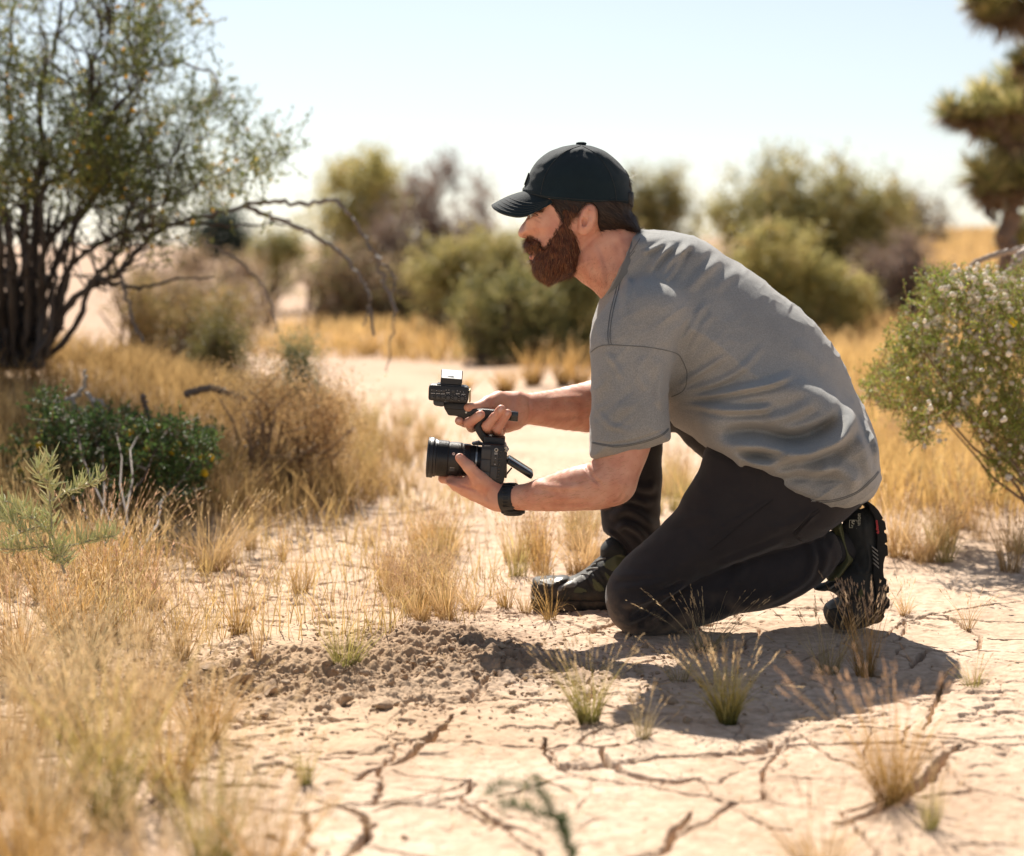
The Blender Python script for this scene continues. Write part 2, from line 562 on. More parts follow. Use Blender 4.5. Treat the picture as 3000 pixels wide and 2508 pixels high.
CRK.append((np.array([gpx(*q) for q in [(1050,2350),(1180,2330),(1340,2290),(1380,2270)]]), .004, .02))
CLOD = np.array([gpx(1270, 1900), gpx(1100, 1960), gpx(760, 1990), gpx(1450, 1960)])
def height(x, y, fine=True):
    x = np.asarray(x, float); y = np.asarray(y, float)
    h = 0.010 * fbm2(x * 0.9, y * 0.9, 3, 3)
    h = h + sstep(5, 10, y) * 0.07 * fbm2(x * .35, y * .35, 3, 9)
    # coppice mound under the tall bush
    h = h + 0.42 * np.exp(-(((x + 1.95) / 1.05) ** 2 + ((y - 7.4) / 1.1) ** 2))
    h = h + 0.16 * np.exp(-(((x + 1.6) / .7) ** 2 + ((y - 5.9) / .6) ** 2))
    # slopes far off
    h = h + 0.9 * sstep(8, 26, y) * sstep(1.5, 7.5, x - 0.02 * y) 
    h = h + 0.55 * sstep(14, 40, y) * sstep(-1.0, -9, x)
    h = h + 0.5 * sstep(20, 60, y) * (0.6 + 0.4 * fbm2(x * .03, y * .03, 2, 5))
    # mound of broken clods
    for (cx, cy), a, sx, sy in zip(CLOD, (.022, .022, .015, .012), (.13, .22, .3, .12), (.16, .14, .16, .16)):
        h = h + a * np.exp(-(((x - cx) / sx) ** 2 + ((y - cy) / sy) ** 2))
    return h
def rough_mask(x, y):
    m = 0
    for (cx, cy), sx, sy in zip(CLOD, (.22, .34, .42, .24), (.22, .2, .2, .12)):
        m = np.maximum(m, np.exp(-(((x - cx) / sx) ** 2 + ((y - cy) / sy) ** 2) ** 1.5))
    return m
def worley(x, y, seed):
    ix, iy = np.floor(x).astype(np.int64), np.floor(y).astype(np.int64)
    f1 = np.full(x.shape, 9.0); f2 = np.full(x.shape, 9.0); cid = np.zeros(x.shape)
    z = np.zeros_like(ix)
    for a in (-1, 0, 1):
        for b in (-1, 0, 1):
            jx, jy = ix + a, iy + b
            hx, hy = _hash(jx, jy, z, seed), _hash(jx, jy, z, seed + 1)
            d = np.hypot(jx + hx - x, jy + hy - y)
            c = d < f1
            f2 = np.where(c, f1, np.minimum(f2, d)); cid = np.where(c, _hash(jx, jy, z, seed + 2), cid); f1 = np.where(c, d, f1)
    return f1, f2, cid
def detail(x, y):
    """cracks, curled plates, loose soil: only where the camera is close"""
    near = sstep(9.5, 5.5, y)
    wx = 0.02 * fbm2(x * 9, y * 9, 3, 21); wy = 0.02 * fbm2(x * 9, y * 9, 3, 25)
    rm = rough_mask(x, y) * near
    leftsoft = sstep(.15, -.5, x + .25 * (y - 3.9)) * sstep(2.9, 3.3, y)          # sandy, grassy side: few plates
    h = np.zeros_like(x)
    crack = np.zeros_like(x)
    for P, w, dep in CRK:
        lo, hi = P.min(0) - .12, P.max(0) + .12
        m = np.where((x > lo[0]) & (x < hi[0]) & (y > lo[1]) & (y < hi[1]))[0]
        if len(m) == 0: continue
        xm, ym = x[m] + wx[m] * .22 + .004 * vnoise2(x[m] * 60, y[m] * 60, 3), y[m] + wy[m] * .22 + .004 * vnoise2(x[m] * 60, y[m] * 60, 4)
        d, t = pl_dist(xm, ym, P)
        ww = w * .82 * (0.35 + 0.65 * np.sin(np.clip(t, .03, .97) * np.pi) ** .6) * (1 + .5 * vnoise2(x[m] * 25, y[m] * 25, 8))
        c = 1 - sstep(ww * .65, ww * 1.12, d); dep_ = dep * 2.6
        h[m] -= c * dep_ * (1 - crack[m] * .7)
        h[m] += .0015 * np.exp(-(d / .035) ** 2) * (1 - c)
        crack[m] = np.maximum(crack[m], c)
    # small plates
    for sc, amp, th, sd in ((3.6, .016, .028, 31), (9, .005, .035, 41)):
        f1, f2, cid = worley((x + wx * .8) * sc, (y + wy * .8) * sc * .9, sd)
        e = (f2 - f1) + .02 * vnoise2(x * 80, y * 80, sd)
        if sc < 5: on = sstep(.45, .6, vnoise2(x * 1.7 + 5, y * 1.7, 50) * .5 + .5) * (1 - .8 * leftsoft)
        else: on = sstep(.52, .68, vnoise2(x * 2.9 + 9, y * 2.9, 52) * .5 + .5)
        h -= amp * (1 - sstep(th * .3, th, e)) * on * near
        h += (cid - .5) * .0035 * on * near * sstep(0, .1, e)
    # flaking, pitted crust
    n = vnoise2(x * 22, y * 30, 61) * .6 + vnoise2(x * 47, y * 60, 62) * .4
    fl = sstep(.22, .3, n) - .5 * sstep(.42, .47, n)
    patch = sstep(.1, .5, vnoise2(x * 2.3, y * 2.6, 63) * .5 + .55 * leftsoft + .2)
    h -= .0075 * fl * patch * near
    h += near * (.0016 * fbm2(x * 35, y * 35, 3, 71) + .0008 * vnoise2(x * 150, y * 150, 77))
    h += near * leftsoft * .008 * fbm2(x * 7, y * 7, 4, 73)
    # broken clods
    rr = np.abs(fbm2(x * 26, y * 30, 4, 81, .65))
    f1, f2, cid = worley((x + wx * 2.5) * 30, (y + wy * 2.5) * 32, 91)
    h += rm * (.013 * (rr - .3) + .0075 * (cid - .4) * sstep(0, .12, f2 - f1))
    return h, crack, rm, leftsoft
def build_ground():
    th = np.concatenate([np.linspace(-math.pi, -.9, 22)[:-1], np.linspace(-.9, -.31, 70)[:-1], np.linspace(-.31, .31, 1050), np.linspace(.31, .9, 70)[1:], np.linspace(.9, math.pi, 22)[1:-1]])
    r = np.concatenate([np.linspace(.25, 2.1, 26)[:-1], np.geomspace(2.1, 6.2, 1250), np.geomspace(6.2, 20, 170)[1:], np.geomspace(20, 900, 90)[1:]])
    T, R = np.meshgrid(th, r)
    x, y = (R * np.sin(T)).ravel(), (R * np.cos(T)).ravel()
    z = height(x, y)
    near = np.where((np.abs(x) < 4) & (y > .5) & (y < 9.5))[0]
    crack = np.zeros_like(x); rm = np.zeros_like(x); ls = np.zeros_like(x)
    dh, c, r_, l_ = detail(x[near], y[near])
    z[near] += dh; crack[near] = c; rm[near] = r_; ls[near] = l_
    nt, nr = len(th), len(r)
    i = np.arange(nr - 1)[:, None] * nt; j = np.arange(nt)[None, :]; j2 = (j + 1) % nt
    F = np.stack([i + j, i + nt + j, i + nt + j2, i + j2], -1).reshape(-1, 4)[:, ::-1]
    # close the small hole under the camera
    V = np.stack([x, y, z], 1)
    me = mk_mesh('ground', V, F, None, True, np.stack([crack, rm, ls], 1))
    o = new_obj('ground', me); tag(o, kind='structure')
    m, t, out = mat_new('dry_mud')
    b = N(t, 'ShaderNodeBsdfPrincipled'); b.inputs['Roughness'].default_value = .93; b.inputs['Specular IOR Level'].default_value = .12
    geo = N(t, 'ShaderNodeNewGeometry')
    n1 = N(t, 'ShaderNodeTexNoise'); n1.inputs['Scale'].default_value = 2.6; n1.inputs['Detail'].default_value = 9; n1.inputs['Roughness'].default_value = .62
    n2 = N(t, 'ShaderNodeTexNoise'); n2.inputs['Scale'].default_value = 45; n2.inputs['Detail'].default_value = 8
    n3 = N(t, 'ShaderNodeTexNoise'); n3.inputs['Scale'].default_value = .35; n3.inputs['Detail'].default_value = 4
    for n in (n1, n2, n3): t.links.new(geo.outputs['Position'], n.inputs['Vector'])
    r1 = ramp(t, [(.3, (.43, .305, .215)), (.5, (.56, .42, .31)), (.7, (.63, .495, .385))])
    t.links.new(n1.outputs['Fac'], r1.inputs['Fac'])
    r2 = ramp(t, [(.35, (.80, .78, .75)), (.65, (1.08, 1.08, 1.08))]); t.links.new(n2.outputs['Fac'], r2.inputs['Fac'])
    mul = N(t, 'ShaderNodeMix', data_type='RGBA', blend_type='MULTIPLY'); mul.inputs[0].default_value = 1
    t.links.new(r1.outputs[0], mul.inputs[6]); t.links.new(r2.outputs[0], mul.inputs[7])
    vc = N(t, 'ShaderNodeVertexColor', layer_name='Col'); sp = N(t, 'ShaderNodeSeparateColor'); t.links.new(vc.outputs[0], sp.inputs[0])
    soil = N(t, 'ShaderNodeMix', data_type='RGBA'); soil.inputs[7].default_value = (.25, .165, .105, 1)
    mm = N(t, 'ShaderNodeMath', operation='MULTIPLY'); mm.inputs[1].default_value = .85
    t.links.new(sp.outputs[1], mm.inputs[0]); t.links.new(mm.outputs[0], soil.inputs[0]); t.links.new(mul.outputs[2], soil.inputs[6])
    sand = N(t, 'ShaderNodeMix', data_type='RGBA'); sand.inputs[7].default_value = (.50, .35, .21, 1)
    m3 = N(t, 'ShaderNodeMath', operation='MULTIPLY'); m3.inputs[1].default_value = .45
    t.links.new(sp.outputs[2], m3.inputs[0]); t.links.new(m3.outputs[0], sand.inputs[0]); t.links.new(soil.outputs[2], sand.inputs[6])
    sxyz = N(t, 'ShaderNodeSeparateXYZ'); t.links.new(geo.outputs['Position'], sxyz.inputs[0])     # redder soil on the far slopes
    fr = N(t, 'ShaderNodeMapRange'); fr.inputs['From Min'].default_value = 8; fr.inputs['From Max'].default_value = 17; fr.inputs['To Max'].default_value = .8; t.links.new(sxyz.outputs[1], fr.inputs['Value'])
    fs_ = N(t, 'ShaderNodeMix', data_type='RGBA'); fs_.inputs[7].default_value = (.42, .285, .20, 1)
    t.links.new(fr.outputs[0], fs_.inputs[0]); t.links.new(sand.outputs[2], fs_.inputs[6])
    t.links.new(fs_.outputs[2], b.inputs['Base Color'])
    bp = N(t, 'ShaderNodeBump'); bp.inputs['Strength'].default_value = .6; bp.inputs['Distance'].default_value = .004
    n4 = N(t, 'ShaderNodeTexNoise'); n4.inputs['Scale'].default_value = 160; n4.inputs['Detail'].default_value = 5
    t.links.new(geo.outputs['Position'], n4.inputs['Vector'])
    t.links.new(n4.outputs['Fac'], bp.inputs['Height']); t.links.new(bp.outputs[0], b.inputs['Normal'])
    t.links.new(b.outputs[0], out.inputs['Surface'])
    me.materials.append(m)
    return o, m
GROUND, M_GROUND = build_ground()
# ------------------------------------------------------------------ the man
def C1(pts): return [(1400 + a * .2962, 380 + b * .2962) for a, b in pts]
def C2(pts): return [(1200 + a * .3095, 1050 + b * .3096) for a, b in pts]
def C3(pts): return [(1500 + a * .5476, 1250 + b * .5476) for a, b in pts]
def C4(pts): return [(1650 + a * .5126, 650 + b * .5126) for a, b in pts]
def C9(pts): return [(2250 + a * .2848, 1400 + b * .2848) for a, b in pts]     # near shoe close-up
def C10(pts): return [(1520 + a * .181, 1540 + b * .181) for a, b in pts]      # far shoe close-up
YM = 4.20          # plane of the man's middle

def mat_skin():
    m, t, out = mat_new('skin')
    b = N(t, 'ShaderNodeBsdfPrincipled'); b.inputs['Roughness'].default_value = .48
    b.inputs['Specular IOR Level'].default_value = .35
    b.inputs['Subsurface Weight'].default_value = .22; b.inputs['Subsurface Scale'].default_value = .012
    b.inputs['Subsurface Radius'].default_value = (1.0, .35, .18)
    tc = N(t, 'ShaderNodeNewGeometry')
    n = N(t, 'ShaderNodeTexNoise'); n.inputs['Scale'].default_value = 28; n.inputs['Detail'].default_value = 6
    n2 = N(t, 'ShaderNodeTexNoise'); n2.inputs['Scale'].default_value = 190; n2.inputs['Detail'].default_value = 3
    t.links.new(tc.outputs['Position'], n.inputs['Vector']); t.links.new(tc.outputs['Position'], n2.inputs['Vector'])
    r = ramp(t, [(.3, (.56, .245, .165)), (.5, (.64, .325, .225)), (.72, (.70, .40, .285))])
    r2 = ramp(t, [(.25, (.72, .62, .56)), (.36, (1, 1, 1))])
    t.links.new(n.outputs[0], r.inputs[0]); t.links.new(n2.outputs[0], r2.inputs[0])
    mu = N(t, 'ShaderNodeMix', data_type='RGBA', blend_type='MULTIPLY'); mu.inputs[0].default_value = .6
    t.links.new(r.outputs[0], mu.inputs[6]); t.links.new(r2.outputs[0], mu.inputs[7])
    t.links.new(mu.outputs[2], b.inputs['Base Color'])
    bp = N(t, 'ShaderNodeBump'); bp.inputs['Strength'].default_value = .25; bp.inputs['Distance'].default_value = .001
    n3 = N(t, 'ShaderNodeTexNoise'); n3.inputs['Scale'].default_value = 420; n3.inputs['Detail'].default_value = 2
    t.links.new(tc.outputs['Position'], n3.inputs['Vector']); t.links.new(n3.outputs[0], bp.inputs['Height']); t.links.new(bp.outputs[0], b.inputs['Normal'])
    t.links.new(b.outputs[0], out.inputs['Surface'])
    return m
def mat_cloth(name, lo, hi, rough=.9, sheen=.3, scale=9, weave=900, bump=.25, heather=0.0, wear=0.0):
    m, t, out = mat_new(name)
    b = N(t, 'ShaderNodeBsdfPrincipled'); b.inputs['Roughness'].default_value = rough; b.inputs['Specular IOR Level'].default_value = .15
    b.inputs['Sheen Weight'].default_value = sheen; b.inputs['Sheen Roughness'].default_value = .5
    g = N(t, 'ShaderNodeNewGeometry')
    n = N(t, 'ShaderNodeTexNoise'); n.inputs['Scale'].default_value = scale; n.inputs['Detail'].default_value = 7; n.inputs['Roughness'].default_value = .6
    t.links.new(g.outputs['Position'], n.inputs['Vector'])
    r = ramp(t, [(.3, lo), (.7, hi)]); t.links.new(n.outputs[0], r.inputs[0])
    last = r.outputs[0]
    if heather > 0:
        n2 = N(t, 'ShaderNodeTexNoise'); n2.inputs['Scale'].default_value = 420; n2.inputs['Detail'].default_value = 3
        t.links.new(g.outputs['Position'], n2.inputs['Vector'])
        r2 = ramp(t, [(.35, (1 - heather,) * 3), (.65, (1 + heather,) * 3)]); t.links.new(n2.outputs[0], r2.inputs[0])
        mu = N(t, 'ShaderNodeMix', data_type='RGBA', blend_type='MULTIPLY'); mu.inputs[0].default_value = 1
        t.links.new(last, mu.inputs[6]); t.links.new(r2.outputs[0], mu.inputs[7]); last = mu.outputs[2]
    if wear > 0:
        sx = N(t, 'ShaderNodeSeparateXYZ'); t.links.new(g.outputs['Position'], sx.inputs[0])
        mr = N(t, 'ShaderNodeMapRange'); mr.inputs['From Min'].default_value = .10; mr.inputs['From Max'].default_value = .0; mr.inputs['To Max'].default_value = wear; mr.inputs['To Min'].default_value = 0.0
        t.links.new(sx.outputs[2], mr.inputs['Value'])
        nd = N(t, 'ShaderNodeTexNoise'); nd.inputs['Scale'].default_value = 24; nd.inputs['Detail'].default_value = 8; t.links.new(g.outputs['Position'], nd.inputs['Vector'])
        rd = ramp(t, [(.42, (0, 0, 0)), (.68, (1, 1, 1))]); t.links.new(nd.outputs[0], rd.inputs[0])
        mm = N(t, 'ShaderNodeMath', operation='MULTIPLY'); t.links.new(mr.outputs[0], mm.inputs[0]); t.links.new(rd.outputs[0], mm.inputs[1])
        dm = N(t, 'ShaderNodeMix', data_type='RGBA'); dm.inputs[7].default_value = (.30, .22, .15, 1)
        t.links.new(mm.outputs[0], dm.inputs[0]); t.links.new(last, dm.inputs[6]); last = dm.outputs[2]
    t.links.new(last, b.inputs['Base Color'])
    n3 = N(t, 'ShaderNodeTexNoise'); n3.inputs['Scale'].default_value = weave; n3.inputs['Detail'].default_value = 2
    t.links.new(g.outputs['Position'], n3.inputs['Vector'])
    n4 = N(t, 'ShaderNodeTexNoise'); n4.inputs['Scale'].default_value = 45; n4.inputs['Detail'].default_value = 4
    t.links.new(g.outputs['Position'], n4.inputs['Vector'])
    ad = N(t, 'ShaderNodeMath', operation='MULTIPLY_ADD'); ad.inputs[1].default_value = 1.6
    t.links.new(n4.outputs[0], ad.inputs[0]); t.links.new(n3.outputs[0], ad.inputs[2])
    bp = N(t, 'ShaderNodeBump'); bp.inputs['Strength'].default_value = bump; bp.inputs['Distance'].default_value = .0015
    t.links.new(ad.outputs[0], bp.inputs['Height']); t.links.new(bp.outputs[0], b.inputs['Normal'])
    t.links.new(b.outputs[0], out.inputs['Surface'])
    return m
M_SKIN = mat_skin()
M_SHIRT = mat_cloth('washed_grey_cotton', (.250, .254, .246), (.325, .325, .310), sheen=.25, heather=.14, scale=6, bump=.5)
M_SEAM = mat_cloth('shirt_thread', (.12, .128, .13), (.15, .155, .155), sheen=.2)
M_RIB = mat_cloth('collar_rib', (.14, .15, .152), (.18, .188, .188), sheen=.25)
M_TROU = mat_cloth('dark_brown_cotton', (.023, .0205, .0225), (.032, .028, .029), rough=.8, sheen=.15, weave=1300, bump=.35, wear=.9)
M_CAP = mat_cloth('dark_navy_twill', (.006, .0150, .0215), (.010, .023, .031), rough=.85, sheen=.12, weave=1100, bump=.35)
M_HAIR = mat_simple('dark_brown_hair', (.022, .013, .010), .55, var=.4, vscale=120, spec=.4)
M_BEARD = mat_simple('auburn_beard_hair', (.105, .034, .014), .6, var=.45, vscale=90, spec=.3)

# ---- head
HEAD = [(505,770),(502,840),(470,905),(430,958),(408,1000),(403,1022),(410,1046),(432,1062),(462,1064),(494,1078),(497,1110),(505,1150),
        (514,1196),(520,1222),(519,1245),(530,1275),(535,1300),(540,1335),(560,1390),(600,1440),(660,1462),(800,1425),(930,1370),
        (1060,1240),(1200,1110),(1330,1020),(1430,900),(1470,760),(1465,600),(1400,430),(1270,300),(1100,225),(900,225),(720,300),(590,440),(520,600)]
head_main = Infl(C1(HEAD), YM, .076, .066, k=.008, sub=3)
nose = Infl(C1([(505,850),(470,905),(430,958),(408,1000),(403,1022),(410,1046),(432,1062),(462,1064),(500,1070),(560,1050),(580,980),(570,880)]), YM, .014, .014, k=.006)
NECK = C1([(880,1380),(960,1452),(1050,1530),(1180,1600),(1290,1640),(1450,1750),(1700,1700),(1800,1400),(1700,1180),(1545,1010),(1470,900),(1200,900),(950,1100)])
neck = Infl(NECK, YM, .066, .058, k=.03)
def P(px, py, Y): return W(px, py, Y)
def c1p(a, b, Y): return W(1400 + a * .2962, 380 + b * .2962, Y)
YE = YM - .072
ear = [Ell(c1p(1085, 885, YE - .008), (.0175, .012, .032), rotY(-14), k=.006),
       Ell(c1p(1040, 990, YE - .006), (.010, .007, .012), rotY(-14), k=.006)]
ear_cut = [Ell(c1p(1078, 850, YE - .020), (.0105, .0065, .017), rotY(-10), k=.003, op='sub'),
           Ell(c1p(1050, 915, YE - .017), (.0075, .0100, .0095), rotY(-10), k=.003, op='sub')]
ear_ridge = [Cone(c1p(1105, 800, YE - .0175), c1p(1108, 900, YE - .0165), .0022, .0024, k=.003), Cone(c1p(1108, 900, YE - .0165), c1p(1078, 965, YE - .015), .0024, .0026, k=.003),
             Cone(c1p(1018, 900, YE - .0125), c1p(1022, 935, YE - .0125), .0028, .0024, k=.002)]
face = [head_main, nose,
        Ell(c1p(640, 900, YM - .045), (.034, .022, .024), k=.015), Ell(c1p(640, 900, YM + .045), (.034, .022, .024), k=.015),          # cheekbones
        Ell(c1p(540, 806, YM - .028), (.010, .018, .007), rotY(0), k=.006), Ell(c1p(540, 806, YM + .028), (.010, .018, .007), k=.006),  # brow
        Ell(c1p(550, 856, YM - .044), (.014, .011, .010), k=.008, op='sub'), Ell(c1p(550, 856, YM + .044), (.014, .011, .010), k=.008, op='sub'),
        Ell(c1p(508, 1035, YM - .0145), (.0085, .0065, .007), k=.004), Ell(c1p(508, 1035, YM + .0145), (.0085, .0065, .007), k=.004),   # nostril wings
        Ell(c1p(470, 1060, YM - .008), (.006, .003, .0028), k=.002, op='sub'), Ell(c1p(470, 1060, YM + .008), (.006, .003, .0028), k=.002, op='sub'),
        ]   # lids
face_far_ear = [Ell(c1p(1085, 885, YM + .080), (.0175, .012, .032), rotY(-14), k=.006)]

# ---- arms and hands
YN = 3.985        # near elbow
arm_near = [Chain([P(1880, 1050, 4.07), P(1860, 1160, 4.03), P(1838, 1290, 3.995), P(1797, 1398, YN)], [.045, .047, .0490, .0470], k=.02),
            Ell(P(1808, 1438, YN), (.027, .026, .022), k=.02),
            Chain([P(1797, 1404, YN), P(1755, 1423, 3.99), P(1700, 1430, 4.005), P(1602, 1448, 4.045), P(1540, 1456, 4.07), P(1470, 1458, 4.095)], [.043, .0475, .0460, .0355, .0275, .0255], k=.018)]
hand_near = [Infl([(1475,1422),(1436,1398),(1404,1380),(1376,1388),(1350,1402),(1305,1412),(1330,1437),(1361,1456),(1401,1474),(1432,1488),(1462,1492),(1490,1480),(1495,1440)], 4.105, .025, .021, k=.022, lean=(-.10, 0)),
             Cone(P(1440, 1428, 4.092), P(1404, 1405, 4.078), .019, .0165, k=.012), Cone(P(1404, 1405, 4.078), P(1374, 1368, 4.068), .0155, .0125, k=.008),
             Cone(P(1374, 1368, 4.068), P(1347, 1342, 4.078), .0120, .0098, k=.005),
             # fingers under the lens, curling up beyond it
             Cone(P(1362, 1420, 4.10), P(1322, 1408, 4.122), .0115, .0105, k=.006), Cone(P(1322, 1408, 4.122), P(1298, 1402, 4.150), .0105, .0095, k=.004), Cone(P(1298, 1402, 4.150), P(1292, 1380, 4.180), .0095, .0080, k=.003),
             Cone(P(1372, 1438, 4.11), P(1335, 1424, 4.140), .0115, .0105, k=.006), Cone(P(1335, 1424, 4.140), P(1316, 1404, 4.170), .0105, .0095, k=.003), Cone(P(1316, 1404, 4.170), P(1312, 1370, 4.182), .0095, .0080, k=.003),
             Cone(P(1388, 1452, 4.115), P(1358, 1438, 4.150), .0110, .0100, k=.006), Cone(P(1358, 1438, 4.150), P(1345, 1412, 4.180), .0100, .0090, k=.003), Cone(P(1345, 1412, 4.180), P(1342, 1375, 4.186), .0090, .0078, k=.003),
             Cone(P(1408, 1464, 4.12), P(1384, 1450, 4.155), .0100, .0088, k=.006), Cone(P(1384, 1450, 4.155), P(1374, 1425, 4.180), .0088, .0078, k=.003)]
arm_far = [Chain([P(1870, 1040, 4.36), P(1810, 1160, 4.36), P(1740, 1190, 4.345), P(1640, 1197, 4.295), P(1560, 1198, 4.25), P(1500, 1200, 4.225)], [.055, .054, .0565, .0445, .0345, .030], k=.02)]
hand_far = [Infl([(1530,1160),(1500,1150),(1457,1149),(1428,1160),(1405,1178),(1392,1200),(1396,1225),(1420,1248),(1450,1262),(1479,1269),(1505,1262),(1530,1245)], 4.215, .024, .021, k=.022, lean=(.18, 0)),
            Ell(P(1490, 1235, 4.200), (.022, .018, .018), k=.014),
            # thumb over the top of the handle
            Cone(P(1462, 1172, 4.195), P(1432, 1183, 4.168), .0190, .0160, k=.012), Cone(P(1432, 1183, 4.168), P(1398, 1195, 4.140), .0145, .0118, k=.008),
            Cone(P(1398, 1195, 4.140), P(1371, 1194, 4.122), .0115, .0092, k=.004),
            # index, middle, ring, little finger, coming round under the handle
            Cone(P(1398, 1226, 4.205), P(1362, 1238, 4.165), .0110, .0102, k=.005), Cone(P(1362, 1238, 4.165), P(1345, 1233, 4.122), .0102, .0094, k=.002),
            Cone(P(1412, 1236, 4.205), P(1382, 1252, 4.155), .0112, .0108, k=.004), Cone(P(1382, 1252, 4.155), P(1374, 1240, 4.118), .0108, .0106, k=.002), Cone(P(1374, 1240, 4.118), P(1408, 1215, 4.104), .0106, .0092, k=.002),
            Cone(P(1445, 1246, 4.205), P(1432, 1262, 4.155), .0112, .0112, k=.004), Cone(P(1432, 1262, 4.155), P(1427, 1248, 4.114), .0112, .0112, k=.002), Cone(P(1427, 1248, 4.114), P(1468, 1199, 4.100), .0108, .0094, k=.002),
            Cone(P(1472, 1256, 4.205), P(1462, 1272, 4.155), .0100, .0102, k=.004), Cone(P(1462, 1272, 4.155), P(1458, 1256, 4.118), .0102, .0100, k=.002), Cone(P(1458, 1256, 4.118), P(1487, 1211, 4.106), .0098, .0086, k=.002)]
# ---- torso and legs under the clothes
core = [Infl([(1820,800),(1900,760),(2150,860),(2350,1040),(2450,1250),(2440,1380),(2250,1400),(2080,1240),(1900,1130),(1850,1000)], YM, .135, .08, k=.03),
        Cone(P(1830, 850, YM), P(1850, 760, YM), .05, .05, k=.02),
        Cone(P(1910, 960, 4.08), P(1880, 1060, 4.06), .04, .04, k=.03), Cone(P(1930, 960, 4.32), P(1860, 1010, 4.36), .06, .055, k=.03),
        Cone(P(2380, 1360, 4.10), P(1870, 1745, 4.05), .06, .035, k=.03), Cone(P(1870, 1775, 4.06), P(2400, 1620, 4.08), .03, .03, k=.02), Cone(P(2400, 1620, 4.08), P(2480, 1590, 4.09), .03, .028, k=.02),
        Cone(P(2380, 1330, 4.30), P(1890, 1195, 4.36), .045, .028, k=.03), Cone(P(1890, 1195, 4.36), P(1850, 1600, 4.36), .042, .03, k=.02), Cone(P(1850, 1600, 4.36), P(1740, 1725, 4.35), .025, .022, k=.02)]

def P3(pts, Y): return WA(pts, Y)
class Fold:
    """a ridge or groove of cloth along a traced line, on the side of the body towards -y"""
    def __init__(s, pts, w, a, Y=4.0, end=.25):
        s.P = catmull(WA(pts, Y), 5, False); s.w = w * px2m(Y); s.a = a; s.e = end
        s.lo = s.P.min(0) - 3 * s.w; s.hi = s.P.max(0) + 3 * s.w
    def __call__(s, x, z, out):
        m = np.where((x > s.lo[0]) & (x < s.hi[0]) & (z > s.lo[1]) & (z < s.hi[1]))[0]
        if len(m) == 0: return
        d, t = pl_dist(x[m], z[m], s.P)
        q = d / s.w
        out[m] += s.a * (np.exp(-q * q) - .35 * np.exp(-((q - 1.7) / .8) ** 2)) * sstep(0, s.e, t) * sstep(0, s.e, 1 - t)
def folds_disp(folds, yside, noise=.0012, nscale=14, seed=5):
    def f(p):
        out = np.zeros(len(p)); x, y, z = p[:, 0], p[:, 1], p[:, 2]
        for fd in folds: fd(x, z, out)
        out *= sstep(yside + .10, yside - .03, y)
        out += noise * vnoise(x * nscale, y * nscale, z * nscale, seed) + noise * .5 * vnoise(x * nscale * 2.3, y * nscale * 2.3, z * nscale * 2.3, seed + 1)
        return out
    return f

skin_folds = [Fold(C1(p), w, a, 4.13) for p, w, a in [([(568,872),(592,892),(630,915)], 3.5, -.0016), ([(545,955),(575,1000),(592,1060),(600,1120)], 4, -.0022), ([(520,815),(570,812),(620,838)], 4, .0016), ([(575,850),(610,862),(640,880)], 3, -.0012),
   ([(1120,1110),(1200,1280),(1230,1450),(1240,1580)], 9, .002), ([(1060,1180),(1130,1340),(1170,1500)], 9, -.001), ([(1330,1080),(1400,1200),(1350,1380)], 10, -.0014), ([(1420,1120),(1480,1240),(1420,1420)], 6, -.0008), ([(960,1000),(965,1080),(1000,1160)], 5, -.0018)]] + \
  [Fold([(1716,1362),(1735,1395),(1760,1415)], 6, -.003, 3.97), Fold([(1560,1420),(1640,1425),(1720,1410)], 9, .0025, 4.0), Fold([(1600,1475),(1680,1470),(1760,1455)], 8, -.0018, 4.0), Fold([(1825,1440),(1815,1460),(1795,1468)], 5, -.002, 3.96),
   Fold([(1440,1425),(1425,1450),(1435,1470)], 5, -.002, 4.08), Fold([(1400,1440),(1370,1428),(1340,1420)], 4, -.0018, 4.08), Fold([(1410,1410),(1395,1395),(1375,1375)], 4, .0012, 4.06), Fold([(1545,1165),(1552,1200),(1545,1235)], 4, -.002, 4.2), Fold([(1600,1170),(1660,1165),(1720,1170)], 8, .002, 4.25), Fold([(1590,1215),(1650,1222),(1720,1220)], 8, -.002, 4.25), Fold([(1455,1165),(1440,1185),(1452,1205)], 4, -.002, 4.18)]
def skin_disp(p):
    x, y, z = p[:, 0], p[:, 1], p[:, 2]; o = np.zeros(len(p))
    for fd in skin_folds: fd(x, z, o)
    return o + .0009 * vnoise(x * 30, y * 30, z * 30, 44)
person_shape = Shape(core + arm_far + arm_near + [neck] + face + face_far_ear + ear + hand_near + hand_far + ear_cut + ear_ridge, skin_disp)
V, F = surface(person_shape, .0022)
V = relax(V, F, 1, .3)
PERSON = mk('person', V, F, M_SKIN)
tag(PERSON, 'bearded man in dark cap and grey tee kneeling on one knee with a camera', 'person')

